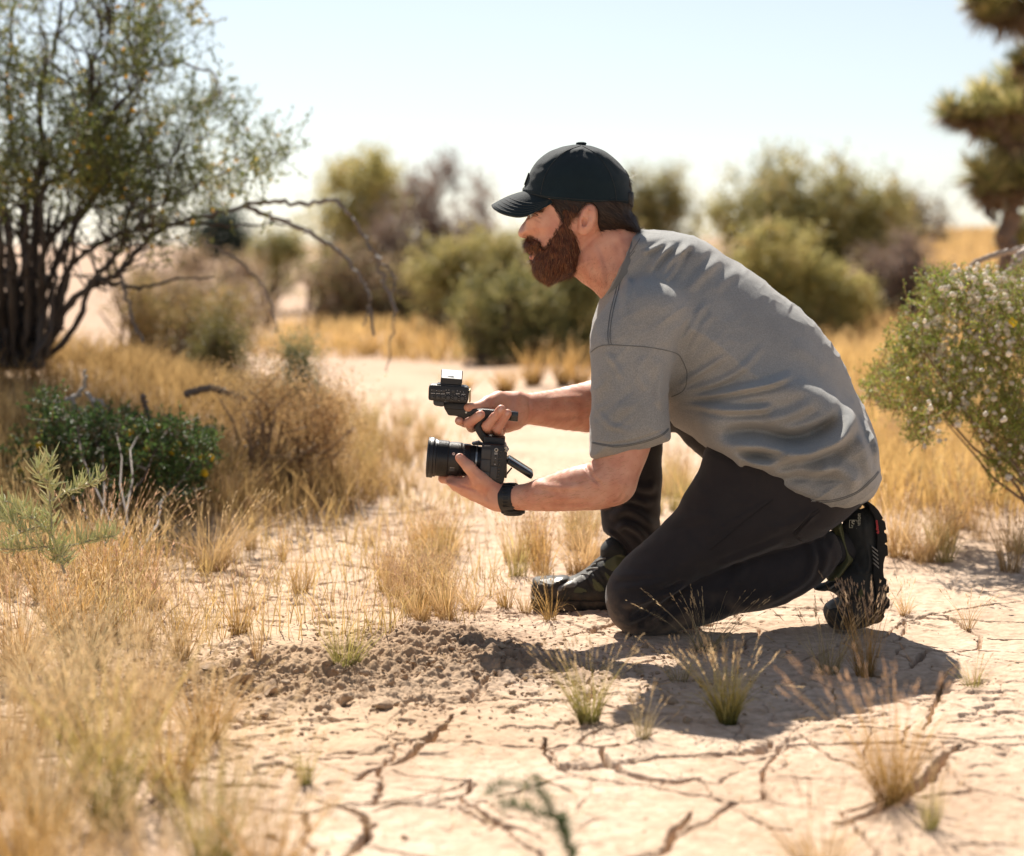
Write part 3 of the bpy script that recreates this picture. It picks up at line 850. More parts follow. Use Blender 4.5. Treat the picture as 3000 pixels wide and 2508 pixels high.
# ---- shirt
TORSO = [(1866,690),(1906,690),(1968,695),(2019,699),(2050,709),(2086,724),(2122,742),(2193,786),(2265,840),(2337,898),(2393,952),(2439,1010),(2470,1065),(2501,1137),(2532,1193),(2557,1260),(2565,1316),(2570,1378),(2574,1398),
         (2545,1445),(2510,1467),(2458,1485),(2376,1484),(2321,1466),(2239,1418),(2200,1402),(2160,1384),(2108,1338),(2060,1293),(1975,1246),(1925,1180),(1800,1170),(1736,1080),(1729,1000),(1742,962),(1772,884),(1785,840),(1815,760)]
torso = Infl(TORSO, 4.19, .25, .38, k=.02, plane=4.17, lean=(0, .19))
yoke = Infl([(1838,715),(1866,691),(1968,696),(2060,735),(2080,900),(1900,1000),(1765,965),(1774,886),(1790,840)], 4.205, .088, .028, k=.045)
skirt = Infl([(2062,1292),(2108,1338),(2160,1384),(2239,1417),(2321,1465),(2376,1483),(2458,1484),(2510,1465),(2540,1440),(2558,1405),(2550,1290),(2440,1150),(2300,1080),(2150,1100),(2040,1200)], 4.075, .125, .045, k=.03)
sleeve_n = Infl([(1850,830),(1775,905),(1738,975),(1731,1050),(1734,1163),(1731,1245),(1730,1296),(1731,1333),(1770,1334),(1804,1330),(1850,1321),(1881,1314),(1937,1294),(1961,1283),(1962,1245),(1960,1163),(1966,1101),(1985,1020),(2020,900),(1960,830)], 4.012, .076, .055, k=.03, lean=(0, .2))
sleeve_f = Infl([(1850,830),(1775,905),(1745,975),(1741,1050),(1738,1135),(1745,1150),(1800,1180),(1900,1180),(1960,1100),(2000,900)], 4.355, .07, .055, k=.03)
hem_flare = Cone(P(2165, 1392, 4.02), P(2330, 1458, 4.0), .006, .012, k=.02)
shirt_folds = [Fold(C4(p), w, a, Y) for p, w, a, Y in [
  # pulled from the armpit
  ([(612,1000),(760,950),(900,890),(1020,810),(1150,690)], 10, 0.0081, 4.05), ([(615,1020),(800,985),(980,940),(1150,905),(1320,850)], 10, 0.0085, 4.05),
  ([(660,1040),(850,1050),(1050,1050),(1180,1030)], 10, 0.0063, 4.05), ([(650,960),(760,860),(900,760)], 10, 0.0056, 4.05),
  ([(655,740),(700,640),(760,540),(830,430)], 10, 0.0040, 4.05), ([(700,760),(760,640),(860,500)], 10, 0.0035, 4.05), ([(640,560),(600,640),(560,700)], 14, 0.0025, 4.05),
  # big swag over the hips
  ([(760,1235),(900,1262),(1010,1238),(1100,1238),(1180,1268),(1290,1292),(1400,1265),(1520,1205),(1610,1110),(1650,1010)], 23, 0.0175, 4.04),
  ([(900,1300),(980,1330),(1080,1350),(1190,1340),(1290,1325)], 15, 0.0137, 4.03), ([(1050,1340),(1180,1385),(1300,1380),(1420,1385),(1500,1340)], 18, 0.0100, 4.03),
  ([(1290,1330),(1420,1350),(1560,1400),(1610,1450),(1560,1510)], 22, 0.0063, 4.03), ([(960,1345),(1010,1400),(1090,1460),(1180,1500)], 10, 0.0088, 4.01),
  ([(880,1215),(1050,1200),(1250,1225),(1430,1180),(1560,1100)], 22, -0.0125, 4.04), ([(1640,1000),(1700,1100),(1740,1200),(1760,1330)], 14, 0.0044, 4.08),
  ([(1650,1150),(1700,1250),(1720,1400)], 14, -0.0037, 4.08), ([(980,1400),(1150,1480),(1350,1560),(1500,1590)], 8, -0.0025, 4.0),
  # shoulder wrinkles catching the sun
  ([(560,330),(600,300),(680,190),(700,130)], 8, .005, 4.1), ([(700,900),(820,830),(930,740)], 9, .004, 4.05), ([(1300,700),(1420,760),(1500,860)], 20, .004, 4.06), ([(1100,1100),(1250,1080),(1400,1000)], 16, .005, 4.05), ([(240,740),(300,820),(330,900)], 9, .003, 3.97), ([(560,860),(540,960),(560,1080)], 10, .0035, 3.97), ([(200,1080),(260,1150),(380,1180)], 9, .0025, 3.97), ([(450,760),(430,860),(470,960)], 12, .003, 3.97),
  ([(480,290),(520,230),(580,170),(640,120)], 10, 0.0060, 4.1), ([(540,330),(590,250),(660,180),(760,110)], 10, 0.0069, 4.1), ([(690,400),(800,290),(930,200)], 14, .0055, 4.1), ([(850,400),(930,330),(1040,270)], 12, .0026, 4.1), ([(440,180),(520,150),(600,110)], 7, 0.0037, 4.12),
  ([(380,300),(350,420),(330,560)], 11, 0.0025, 4.05), ([(220,620),(250,760),(215,900),(190,1040)], 16, 0.0037, 4.0), ([(520,760),(560,900),(540,1060)], 18, 0.0031, 3.97), ([(330,800),(300,950),(330,1100)], 22, 0.0025, 3.97),
  ([(158,1262),(300,1262),(450,1232),(605,1172)], 4, -0.0028, 3.95), ([(430,1000),(300,1080),(240,1200)], 18, 0.0028, 3.97),
  ]]
_sd = folds_disp(shirt_folds, 4.17, .0016, 10)
def shirt_disp(p):                       # traced folds, then fine crumpling along the pull of the cloth
    x, y, z = p[:, 0], p[:, 1], p[:, 2]; u, w_ = x * .8 + z * .6, z * .8 - x * .6
    c = 1 - np.abs(vnoise(u * 9, y * 12, w_ * 34, 51)); c2_ = 1 - np.abs(vnoise(u * 20 + 5, y * 20, w_ * 60, 52))
    return _sd(p) + (.0030 * c ** 4 + .0012 * c2_ ** 4) * sstep(-.2, .5, vnoise(x * 5, y * 5, z * 5, 53))
SH = Shape([torso, yoke, skirt, sleeve_n, sleeve_f], shirt_disp)
V, F = surface(SH, .0026)
V = relax(V, F, 1, .4)
# neck opening: push the cloth inwards around the neck
SHIRT = mk('shirt', V, F, M_SHIRT, PERSON)
bvh = BVHTree.FromPolygons([tuple(v) for v in V.tolist()], F.tolist())
def snap(bv, pts, Y0=3.6, off=-.0006):
    out = []
    for px, py in pts:
        a = Vector(W(px, py, 3.5)); c = Vector(W(px, py, 4.6)); d = (c - a).normalized()
        hit = bv.ray_cast(a, d)
        if hit[0] is not None: out.append(tuple(hit[0] + hit[1] * abs(off)))
    return out
def seam(bv, pts, name, mat, parent, r=.0009, n=8):
    pp = catmull(pts, n, False)
    s = snap(bv, pp)
    if len(s) < 3: return None
    s = np.array(s)
    mb = MB(); mb.tube(s, r, 5); return mb.build(name, mat, parent)
for pts in [C4([(262,705),(255,640),(270,520),(300,400),(340,250),(400,160),(440,95)]), C4([(158,745),(200,715),(262,704),(400,710),(520,722),(640,750),(680,790),(708,870),(690,960),(620,1000)]),
            C4([(164,1258),(300,1280),(450,1255),(560,1215),(600,1180)]), C4([(164,1264),(300,1287),(450,1262),(562,1222),(602,1187)]),
            C4([(900,1345),(960,1385),(1050,1440),(1120,1470)]), C4([(1110,1462),(1200,1510),(1300,1560),(1450,1590),(1560,1585),(1680,1540),(1760,1470),(1800,1425)]), C4([(1110,1470),(1200,1519),(1300,1569),(1450,1599),(1560,1594),(1680,1549),(1765,1478),(1803,1432)]),
            C4([(275,700),(268,640),(283,520),(313,400),(353,250),(410,165)])]:
    seam(bvh, pts, 'seam', M_SEAM, SHIRT)
# collar: a ribbed band on a leaning oval round the neck
ca, cb = np.array(W(1864, 690, YM)), np.array(W(1776, 884, YM))
cc = (ca + cb) / 2; hx = (ca - cb) / 2; L = np.linalg.norm(hx); hx = hx / L
nrm = np.array([-hx[2], 0, hx[0]]); nrm = nrm if nrm[0] < 0 else -nrm       # out along the neck, towards the head
mb = MB(); nseg = 72; prof = [(-.016, .0045), (-.012, .0065), (-.004, .0060), (.004, .0040), (.008, .0022), (.0088, .0002), (.007, -.0016), (0, -.002), (-.012, .0005)]
VV = []; FF = []
for k in range(nseg):
    a = 2 * math.pi * k / nseg
    rad = np.array([hx[0] * math.cos(a) * L, math.sin(a) * .0885, hx[2] * math.cos(a) * L])
    rn = rad / np.linalg.norm(rad)
    sag = -.004 * math.sin(a) ** 2
    for u, o in prof:
        VV.append(cc + rad + nrm * (u + sag) + rn * (o - u * .25))
m = len(prof)
for k in range(nseg):
    k2 = (k + 1) % nseg
    for i in range(m):
        i2 = (i + 1) % m
        FF.append([k * m + i, k2 * m + i, k2 * m + i2, k * m + i2])
mb.add(VV, FF); mb.build('collar', M_RIB, SHIRT)

# ---- trousers
T1 = [(2080,1300),(2053,1368),(2015,1436),(1971,1507),(1933,1546),(1883,1590),(1829,1639),(1796,1683),(1777,1721),(1773,1754),(1782,1795),(1805,1828),(1850,1838),(1905,1800),(1982,1745),(2075,1692),(2212,1634),(2376,1584),(2453,1536),(2505,1494),(2535,1450),(2545,1380),(2450,1260),(2250,1240)]
T2 = [(1790,1745),(1786,1798),(1807,1832),(1840,1854),(1883,1862),(1938,1859),(1993,1846),(2075,1827),(2157,1800),(2267,1780),(2376,1728),(2425,1690),(2455,1655),(2470,1625),(2462,1590),(2440,1560),(2376,1566),(2212,1590),(2060,1640),(1950,1690),(1860,1715)]
thigh = Infl(T1, 4.055, .092, .085, k=.006); calf = Infl(T2, 4.065, .068, .062, k=.006, lean=(.03, 0))
hips = Infl([(2150,1240),(2350,1180),(2520,1260),(2545,1380),(2530,1455),(2453,1525),(2300,1500),(2150,1400)], 4.2, .185, .11, k=.03)
FL = [(1757,1430),(1757,1485),(1768,1557),(1798,1580),(1828,1612),(1850,1650),(1940,1640),(1945,1600),(1935,1535),(1940,1414),(1941,1302),(1960,1230),(1900,1175),(1800,1190),(1750,1290)]
shin_f = Infl(FL, 4.365, .062, .055, k=.02)
thigh_f = Infl([(1780,1180),(1850,1140),(2000,1140),(2200,1200),(2400,1300),(2400,1500),(2200,1450),(2085,1368),(2012,1303),(1962,1258),(1860,1260)], 4.335, .08, .06, k=.03)
tf = [Fold(C3(p), w, a, Y) for p, w, a, Y in [
  ([(560,960),(700,930),(850,880),(950,830)], 9, 0.0059, 3.99), ([(600,1060),(720,1000),(840,900),(930,840)], 10, 0.0076, 3.99), ([(650,1000),(780,960),(900,900)], 8, -0.0051, 3.99), ([(720,1060),(820,990),(900,930)], 8, 0.0051, 3.99),
  ([(560,880),(700,850),(860,820)], 10, 0.0034, 3.97), ([(540,830),(660,800),(800,790)], 10, 0.0031, 3.97),
  ([(1580,600),(1610,680),(1590,780),(1520,850),(1400,920),(1250,980)], 12, 0.0076, 4.02), ([(1640,620),(1680,700),(1640,800)], 12, 0.0051, 4.02), ([(1250,720),(1200,800),(1120,880)], 14, 0.0043, 4.02),
  ([(1000,640),(1100,560),(1300,440),(1400,390)], 8, 0.0020, 3.97), ([(800,560),(950,500),(1100,470)], 14, 0.0024, 3.97), ([(1350,560),(1500,520),(1650,440)], 14, 0.0034, 3.97), ([(1100,760),(1280,690),(1480,610)], 12, 0.0051, 3.97),
  ([(1510,570),(1560,520),(1620,440)], 4, -0.0034, 3.97), ([(1510,570),(1550,610)], 4, -0.0034, 3.97),
  ([(560,560),(600,520),(680,560),(740,640)], 10, 0.0102, 4.32), ([(520,500),(600,440),(700,480),(780,560)], 12, 0.0102, 4.32), ([(560,400),(640,380),(760,420)], 12, 0.0085, 4.32), ([(500,560),(560,600),(640,700)], 8, 0.0068, 4.31), ([(620,300),(700,330),(780,320)], 14, 0.0068, 4.32),
  ]]
def tdisp(p):
    out = np.zeros(len(p)); x, y, z = p[:, 0], p[:, 1], p[:, 2]
    a = np.zeros(len(p)); b = np.zeros(len(p))
    for fd in tf[:15]: fd(x, z, a)
    for fd in tf[15:]: fd(x, z, b)
    out = a * sstep(4.12, 4.03, y) + b * (y > 4.27) * sstep(4.42, 4.34, y)
    out += .0012 * vnoise(x * 60, y * 20, z * 60, 8) + .0018 * vnoise(x * 13, y * 13, z * 13, 5) + .001 * vnoise(x * 34, y * 34, z * 34, 6)
    return out
TS = Shape([hips, thigh, shin_f, thigh_f, calf], tdisp)
V, F = surface(TS, .0030); V = relax(V, F, 1, .4)
TROU = mk('trousers', V, F, M_TROU, PERSON)
tb = BVHTree.FromPolygons([tuple(v) for v in V.tolist()], F.tolist())
M_TSEAM = mat_simple('trouser_thread', (.012, .010, .010), .8)
for pts in [C3([(1640,440),(1590,480),(1540,530),(1508,570),(1530,600),(1552,612)]), C3([(1060,660),(1150,590),(1280,480),(1400,390)]), C3([(1650,450),(1600,492),(1550,542),(1524,574)])]:
    seam(tb, pts, 'seam', M_TSEAM, TROU, .0010)
# ---- cap
cap_sh = Shape([Infl(C1([(438,604),(452,570),(470,535),(488,480),(512,420),(545,360),(600,290),(700,215),(800,178),(900,158),(1020,145),(1150,165),(1270,215),(1370,300),(1440,380),(1490,460),(1503,560),(1518,650),(1500,900),(1300,1050),(900,1050),(600,950),(480,800)]), YM, .0835, .078, k=.005), Slab(C1([(300,250),(1000,0),(1700,250),(1700,735),(1508,731),(1400,724),(1250,720),(1100,719),(900,706),(760,692),(640,668),(540,640),(470,622),(438,606),(380,560)]), YM - .04, k=.002)])
cap_folds = [Fold(C1(p), w, a, 4.12) for p, w, a in [([(1030,170),(960,200),(920,240)], 6, .0018), ([(1050,170),(1010,200),(990,240)], 6, .0018), ([(960,165),(850,220),(800,300)], 7, .0016), ([(880,170),(740,270),(620,370)], 8, .0014),
    ([(1060,180),(1130,230),(1150,270)], 7, .0018), ([(1100,180),(1220,230),(1280,300)], 8, .0014), ([(560,430),(620,420),(680,380)], 8, .0014), ([(520,520),(600,480),(680,460)], 9, .001), ([(1250,260),(1350,330),(1430,430)], 8, .0012)]]
cap_sh.disp = folds_disp(cap_folds, 4.2, .0010, 26, 15)
V, F = surface(cap_sh, .0022); V = relax(V, F, 1, .4)
CAP = mk('cap', V, F, M_CAP, PERSON); CAP['label'] = 'dark navy baseball cap worn on the head'
capb = BVHTree.FromPolygons([tuple(v) for v in V.tolist()], F.tolist())
ph = [0, 15, 30, 45, 60, 75, 90]
outer = [(135,742,0),(155,772,.030),(220,812,.055),(320,843,.073),(430,852,.081),(560,815,.082),(770,700,.074)]
inner = [(452,606,0),(460,609,.018),(485,617,.035),(530,632,.049),(600,652,.059),(680,674,.066),(780,694,.071)]
def fan(tab, phi):
    s = -1 if phi < 0 else 1
    a = [np.interp(abs(phi), ph, [t[i] for t in tab]) for i in range(3)]
    return a[0], a[1], s * a[2]
pts_t = catmull(outer, 6, False); pts_i = catmull(inner, 6, False)
rows = []
full_o = np.concatenate([pts_t[::-1] * [1, 1, -1], pts_t[1:]]); full_i = np.concatenate([pts_i[::-1] * [1, 1, -1], pts_i[1:]])
nv = 14
top = np.zeros((len(full_o), nv + 1, 3))
for i, (o, q) in enumerate(zip(full_o, full_i)):
    for j in range(nv + 1):
        t = j / nv
        a = q * (1 - t) + o * t
        w = np.array(c1p(a[0], a[1], YM)); w[1] = YM - a[2]
        w[2] += .0035 * math.sin(math.pi * t)
        top[i, j] = w
n1 = len(full_o); bot = top.copy(); bot[:, :, 2] -= .0026
VV = np.concatenate([top.reshape(-1, 3), bot.reshape(-1, 3)]); off = n1 * (nv + 1); FF = []
ix = lambda i, j: i * (nv + 1) + j
for i in range(n1 - 1):
    for j in range(nv):
        FF.append([ix(i, j), ix(i + 1, j), ix(i + 1, j + 1), ix(i, j + 1)]); FF.append([off + ix(i, j), off + ix(i, j + 1), off + ix(i + 1, j + 1), off + ix(i + 1, j)])
    FF.append([ix(i, nv), ix(i + 1, nv), off + ix(i + 1, nv), off + ix(i, nv)]); FF.append([ix(i, 0), off + ix(i, 0), off + ix(i + 1, 0), ix(i + 1, 0)])
BRIM = mk('brim', VV, FF, M_CAP, CAP)
M_STITCH = mat_simple('cap_stitching', (.020, .028, .032), .8)
mb = MB()
for j in (7, 8.6, 10.2, 11.8, 13.2):
    j0 = int(j); f = j - j0
    line = top[3:-3, j0] * (1 - f) + top[3:-3, j0 + 1] * f; line = line.copy(); line[:, 2] += .0004
    mb.tube(line, .00055, 4)
mb.build('stitching', M_STITCH, BRIM)
mb = MB(); mb.lathe(c1p(1022, 150, YM), c1p(1022, 120, YM), [(-.002, .0085), (.002, .0115), (.0045, .0105), (.006, .006), (.0063, .001)], 24); mb.build('cap_button', M_CAP, CAP)
for pts in [C1([(445,618),(520,630),(640,652),(760,668),(900,680),(1100,695),(1300,700),(1480,705)]), C1([(1015,160),(860,220),(740,330),(660,470),(620,640)]), C1([(1030,160),(1180,250),(1290,400),(1350,560),(1370,710)]), C1([(1455,400),(1480,440),(1497,470)])]:
    seam(capb, pts, 'seam', M_STITCH, CAP, .0007)
M_PLASTIC = mat_simple('black_plastic', (.010, .011, .012), .38, bump=.15, bscale=900)
mb = MB(); a = np.array(c1p(1518, 695, YM)); mb.box(a, (.007, .046, .032), bev=.002); mb.box(a + [-.004, -.03, .002], (.010, .020, .026), bev=.002); mb.build('cap_buckle', M_PLASTIC, CAP)
mb = MB(); a = np.array(c1p(482, 487, YM)); mb.box(a, (.0025, .034, .026), Matrix.Rotation(math.radians(20), 3, 'Y'), bev=.0008); mb.build('cap_patch', M_STITCH, CAP)

# ---- hair and beard
HB = Infl(C1([(505,770),(560,900),(700,1100),(1000,1150),(1200,1120),(1270,1075),(1305,1092),(1350,1065),(1440,1045),(1540,1034),(1590,1000),(1592,965),(1572,910),(1548,855),(1512,790),(1520,690),(1510,560),(1480,450),(1300,300),(1000,230),(700,300),(540,500)]), YM, .0810, .070, k=.005)
hair_sh = Shape([HB, Slab(C1([(700,695),(735,720),(790,800),(825,880),(855,905),(900,880),(960,850),(1005,795),(1050,738),(1130,735),(1172,790),(1185,870),(1180,930),(1205,1000),(1250,1045),(1305,1092),(1370,1075),(1500,1060),(1640,1040),(1640,800),(1560,600),(1530,480),(1492,480),(1492,690),(1300,700),(1000,690),(800,680)]), YM - .04, k=.003)])
V, F = surface(hair_sh, .0024)
HAIR = mk('hair', V, F, M_HAIR, PERSON); hairV, hairF = V, F
BB = Infl(C1([(520,1060),(490,1090),(470,1118),(463,1150),(470,1182),(500,1200),(540,1206),(548,1240),(528,1285),(540,1330),(552,1400),(590,1468),(650,1508),(710,1525),(780,1502),(850,1470),(920,1448),(985,1400),(1015,1330),(1028,1240),(1080,1000),(1150,700),(900,500),(600,700)]), YM, .0790, .036, k=.005)
beard_sh = Shape([BB, Chain([c1p(512,1118,YM), c1p(538,1130,YM-.020), c1p(590,1160,YM-.036)], [.0085,.0090,.007], k=.006), Chain([c1p(512,1118,YM), c1p(538,1130,YM+.020), c1p(590,1160,YM+.036)], [.0085,.0090,.007], k=.006), Slab(C1([(830,700),(835,880),(815,960),(775,1020),(735,1080),(705,1140),(670,1180),(640,1180),(615,1160),(590,1120),(560,1090),(500,1068),(440,1110),(440,1190),(505,1204),(545,1207),(566,1225),(562,1270),(540,1290),(500,1298),(480,1400),(600,1580),(800,1580),(1010,1450),(1050,1250),(1018,1130),(965,1085),(935,1010),(915,930),(925,880),(960,850),(980,760),(900,690)]), YM - .04, k=.004)], folds_disp([], 9, .0016, 60, 33))
V, F = surface(beard_sh, .0024)
BEARD = mk('beard', V, F, M_BEARD, PERSON); beardV, beardF = V, F
for s_ in (-1, 1):
    V, F = surface(Shape([Ell(c1p(556, 797, YM + s_ * .031), (.0115, .013, .0030), rotY(14), k=.002)]), .0012); mk('eyebrow', V, F, M_BEARD, PERSON)
M_EYE = mat_simple('eye_white', (.55, .50, .46), .2); M_IRIS = mat_simple('eye_iris', (.03, .035, .03), .1)
for s_ in (-1, 1):
    c = np.array(c1p(558, 846, YM + s_ * .0345)); mb = MB()
    bm = bmesh.new(); bmesh.ops.create_uvsphere(bm, u_segments=20, v_segments=12, radius=.0108); mb._bm(bm, c); e = mb.build('eye', M_EYE, PERSON)
    mb = MB(); bm = bmesh.new(); bmesh.ops.create_uvsphere(bm, u_segments=16, v_segments=10, radius=.0062); mb._bm(bm, c + [-.0056, 0, 0]); mb.build('iris', M_IRIS, e)
    up = Shape([Ell(c + [-.0005, 0, .0055], (.0122, .0125, .0058), rotY(-10), k=.002)]); v_, f_ = surface(up, .0012); mk('eyelid', v_, f_, M_SKIN, PERSON)
# lips
lip = Shape([Ell(c1p(530, 1213, YM), (.0065, .020, .0042), rotY(0), k=.002), Ell(c1p(540, 1262, YM), (.0075, .020, .0062), rotY(0), k=.003)])
V, F = surface(lip, .0014); M_LIP = mat_simple('lips', (.50, .20, .16), .45, var=.15); mk('lips', V, F, M_LIP, PERSON)

def strands(V, F, n, flow, length, width, cols, name, mat, parent, lift=.35, filt=None, seed=1, curl=.25):
    r = np.random.default_rng(seed)
    nr = vnormals(V, F)
    idx = np.arange(len(V))
    if filt is not None: idx = idx[filt(V, nr)]
    ii = r.choice(idx, n)
    p = V[ii] + r.normal(0, .0008, (n, 3)); nn = nr[ii]
    fl = flow(p) ; fl = fl - (fl * nn).sum(1)[:, None] * nn
    fl /= np.linalg.norm(fl, axis=1)[:, None] + 1e-9
    d = fl + nn * (lift * r.uniform(.4, 1.6, n))[:, None] + r.normal(0, .16, (n, 3)); d /= np.linalg.norm(d, axis=1)[:, None]
    L = length * r.uniform(.5, 1.3, n)
    side = np.cross(d, nn + r.normal(0, .3, (n, 3))); side /= np.linalg.norm(side, axis=1)[:, None] + 1e-9
    bend = fl * curl + r.normal(0, .12, (n, 3)) - nn * .15
    rows = []
    for t, w in ((0, 1), (.4, .9), (.75, .6), (1, .08)):
        c = p + d * (L * t)[:, None] + bend * (L * t * t)[:, None]
        rows.append(c - side * (width * w / 2)); rows.append(c + side * (width * w / 2))
    A = np.stack(rows, 1)
    base = np.arange(n)[:, None] * 8
    Q = np.concatenate([base + np.array([0, 1, 3, 2]), base + np.array([2, 3, 5, 4]), base + np.array([4, 5, 7, 6])])
    cc = np.array(cols)[r.integers(0, len(cols), n)] * r.uniform(.75, 1.3, (n, 1))
    return mk(name, A.reshape(-1, 3), Q, mat, parent, True, np.repeat(cc, 8, 0))
M_STRAND = mat_leafy('hair_strand', .3, .45, 0, .4)
c_b = np.array(c1p(800, 1150, YM))
def flow_beard(p):
    u = np.stack([-.25 - 2.0 * (p[:, 2] - c_b[2]) * 0, np.zeros(len(p)), -np.ones(len(p))], 1)
    u[:, 0] = np.where(p[:, 0] < c_b[0] - .02, -.15, .05) + np.clip((p[:, 2] - c_b[2]) * 6, -.1, .3)
    return u
def flow_hair(p):
    return np.stack([.95 + 0 * p[:, 0], 0 * p[:, 0], -.75 + 0 * p[:, 0]], 1)
strands(beardV, beardF, 15000, flow_beard, .0105, .00065, [(.13, .052, .026), (.075, .030, .016), (.26, .115, .05), (.045, .020, .012), (.060, .028, .016), (.34, .16, .07)], 'strands', M_STRAND, BEARD, .42, seed=3)
strands(beardV, beardF, 1800, flow_beard, .015, .0005, [(.30, .11, .04), (.20, .07, .03)], 'flyaway_strands', M_STRAND, BEARD, .8, seed=13)
strands(hairV, hairF, 700, flow_hair, .018, .0005, [(.05, .03, .02)], 'flyaway_strands', M_STRAND, HAIR, .6, seed=14)
strands(hairV, hairF, 11000, flow_hair, .016, .0007, [(.03, .018, .012), (.018, .011, .009), (.075, .048, .032)], 'strands', M_STRAND, HAIR, .14, seed=4)
me = PERSON.data; pv = np.zeros(len(me.vertices) * 3, np.float32); me.vertices.foreach_get('co', pv); pv = pv.reshape(-1, 3).astype(float)
pf = np.zeros(len(me.polygons) * 4, np.int32); me.polygons.foreach_get('vertices', pf); pf = pf.reshape(-1, 4)
elb = W(1840, 1420, 4)[0]
def armf(V, n):
    zt = W(0, 1100, 4.2)[2]; z2 = W(0, 1520, 4.0)[2]
    return (V[:, 0] < elb) & (V[:, 0] > W(1520, 0, 4.1)[0]) & (V[:, 2] < zt) & (V[:, 2] > z2)
strands(pv, pf, 4200, lambda p: np.stack([-1 + 0 * p[:, 0], 0 * p[:, 0], -.3 + 0 * p[:, 0]], 1), .010, .00028, [(.45, .28, .13), (.3, .17, .08)], 'arm_hair', M_STRAND, PERSON, .55, armf, 9)
# a soft fringe of stubble on the neck
def neckf(V, n):
    a = c1p(960, 1400, 4.2); b = c1p(1350, 1650, 4.2); return (V[:, 0] > a[0] - .01) & (V[:, 0] < b[0]) & (V[:, 2] < a[2] + .03) & (V[:, 2] > b[2]) & (V[:, 1] < 4.25)
strands(pv, pf, 1200, lambda p: np.stack([-.3 + 0 * p[:, 0], 0 * p[:, 0], -1 + 0 * p[:, 0]], 1), .0035, .0003, [(.2, .09, .05)], 'stubble', M_STRAND, PERSON, .5, neckf, 11)
# fingernails
M_NAIL = mat_simple('fingernail', (.66, .38, .30), .3)
mb = MB()
for (px, py, Y, sx, sz, rot) in [(1346, 1340, 4.0695, .0042, .0062, -30), (1466, 1201, 4.0905, .0042, .0056, -35), (1486, 1212, 4.0985, .0036, .0050, -35), (1405, 1216, 4.0955, .0042, .0056, -45), (1343, 1233, 4.1135, .0042, .0040, 0)]:
    bm = bmesh.new(); bmesh.ops.create_uvsphere(bm, u_segments=14, v_segments=8, radius=1)
    M = Matrix.Rotation(math.radians(-rot), 3, 'Y') @ Matrix.Diagonal((sx, .0016, sz)); mb = MB(); mb._bm(bm, W(px, py, Y), M); mb.build('fingernail', M_NAIL, PERSON)

pb = BVHTree.FromPolygons([tuple(v) for v in pv.tolist()], pf.tolist())
def rim(slab, zlo, zhi, w, xhi=1650):
    P_ = slab.P; a = W(0, zhi, YM)[2]; b = W(0, zlo, YM)[2]
    def f(V, n):
        near = (V[:, 1] < YM + .01) & (V[:, 2] < a) & (V[:, 2] > b) & (V[:, 0] > c1p(480, 0, YM)[0]) & (V[:, 0] < c1p(xhi, 0, YM)[0]); o = np.zeros(len(V), bool)
        ii = np.where(near)[0]; d = poly_sd(V[ii, 0], V[ii, 2], P_); o[ii] = (d > -.002) & (d < w); return o
    return f
strands(pv, pf, 1300, flow_beard, .0065, .0005, [(.13, .055, .028), (.22, .10, .045), (.07, .03, .016)], 'beard_edge_hair', M_STRAND, PERSON, .3, rim(beard_sh.prims[-1], 745, 640, .006, 890), 21)
strands(pv, pf, 420, flow_hair, .009, .0005, [(.04, .025, .017), (.02, .013, .010)], 'hair_edge', M_STRAND, PERSON, .12, rim(hair_sh.prims[-1], 650, 590, .005, 880), 22)
seam(pb, C1([(538,836),(556,830),(578,836),(598,848)]), 'eyelashes', M_HAIR, PERSON, .0009, 5)
seam(pb, C1([(540,852),(560,856),(585,856)]), 'lower_lashes', M_BEARD, PERSON, .0005, 5)
def browf(V, n):
    a = c1p(520, 790, 4.16); b = c1p(630, 822, 4.16); return (V[:, 0] > a[0]) & (V[:, 0] < b[0]) & (V[:, 2] < a[2]) & (V[:, 2] > b[2]) & (V[:, 1] < YM)
strands(pv, pf, 420, lambda p: np.stack([1 + 0 * p[:, 0], 0 * p[:, 0], .1 + 0 * p[:, 0]], 1), .007, .0005, [(.07, .03, .016), (.11, .05, .025)], 'eyebrow_hair', M_STRAND, PERSON, .25, browf, 12)

# ---- wristwatch
wa, wb = np.array(P(1512, 1457, 4.083)), np.array(P(1470, 1459, 4.095))
mb = MB(); prof = []
for t in np.linspace(0, .029, 15):
    prof.append((t, .0302 + .0010 * math.sin(math.pi * t / .029)))
prof = [(0, .026)] + prof + [(.029, .026)]
mb.lathe(wa, wb, prof, 48, False)
WATCH = mb.build('wristwatch', M_PLASTIC, PERSON)
mb = MB()
axw = (wb - wa) / np.linalg.norm(wb - wa)
for k in range(7):
    a = math.radians(150 + k * 15); c = (wa + wb) / 2 + np.array([0, math.cos(a) * .0315, -math.sin(a) * .0315]) 
    mb.box(c, (.026, .004, .0022), Matrix.Rotation(-a, 3, 'X') @ Matrix.Rotation(math.radians(90), 3, 'X'), bev=.0007)
for k in range(9):
    a = math.radians(100 + k * 20); c = (wa + wb) / 2 + np.array([0, -math.cos(a - 1.57) * .0312, math.sin(a - 1.57) * .0312])
mb.build('strap_links', M_PLASTIC, WATCH)
cw = np.array(P(1503, 1499, 4.090))
mb = MB(); mb.lathe(cw + [0, 0, .006], cw + [0, 0, -.012], [(0, .019), (.003, .0225), (.008, .0225), (.011, .0205), (.0125, .0195)], 32); mb.box(cw + [-.02, 0, .001], (.010, .024, .009), bev=.003); mb.box(cw + [.02, 0, .001], (.010, .024, .009), bev=.003)
wc = mb.build('watch_case', M_PLASTIC, WATCH)
M_GLASS = mat_simple('dark_glass', (.01, .012, .014), .06, spec=.8)
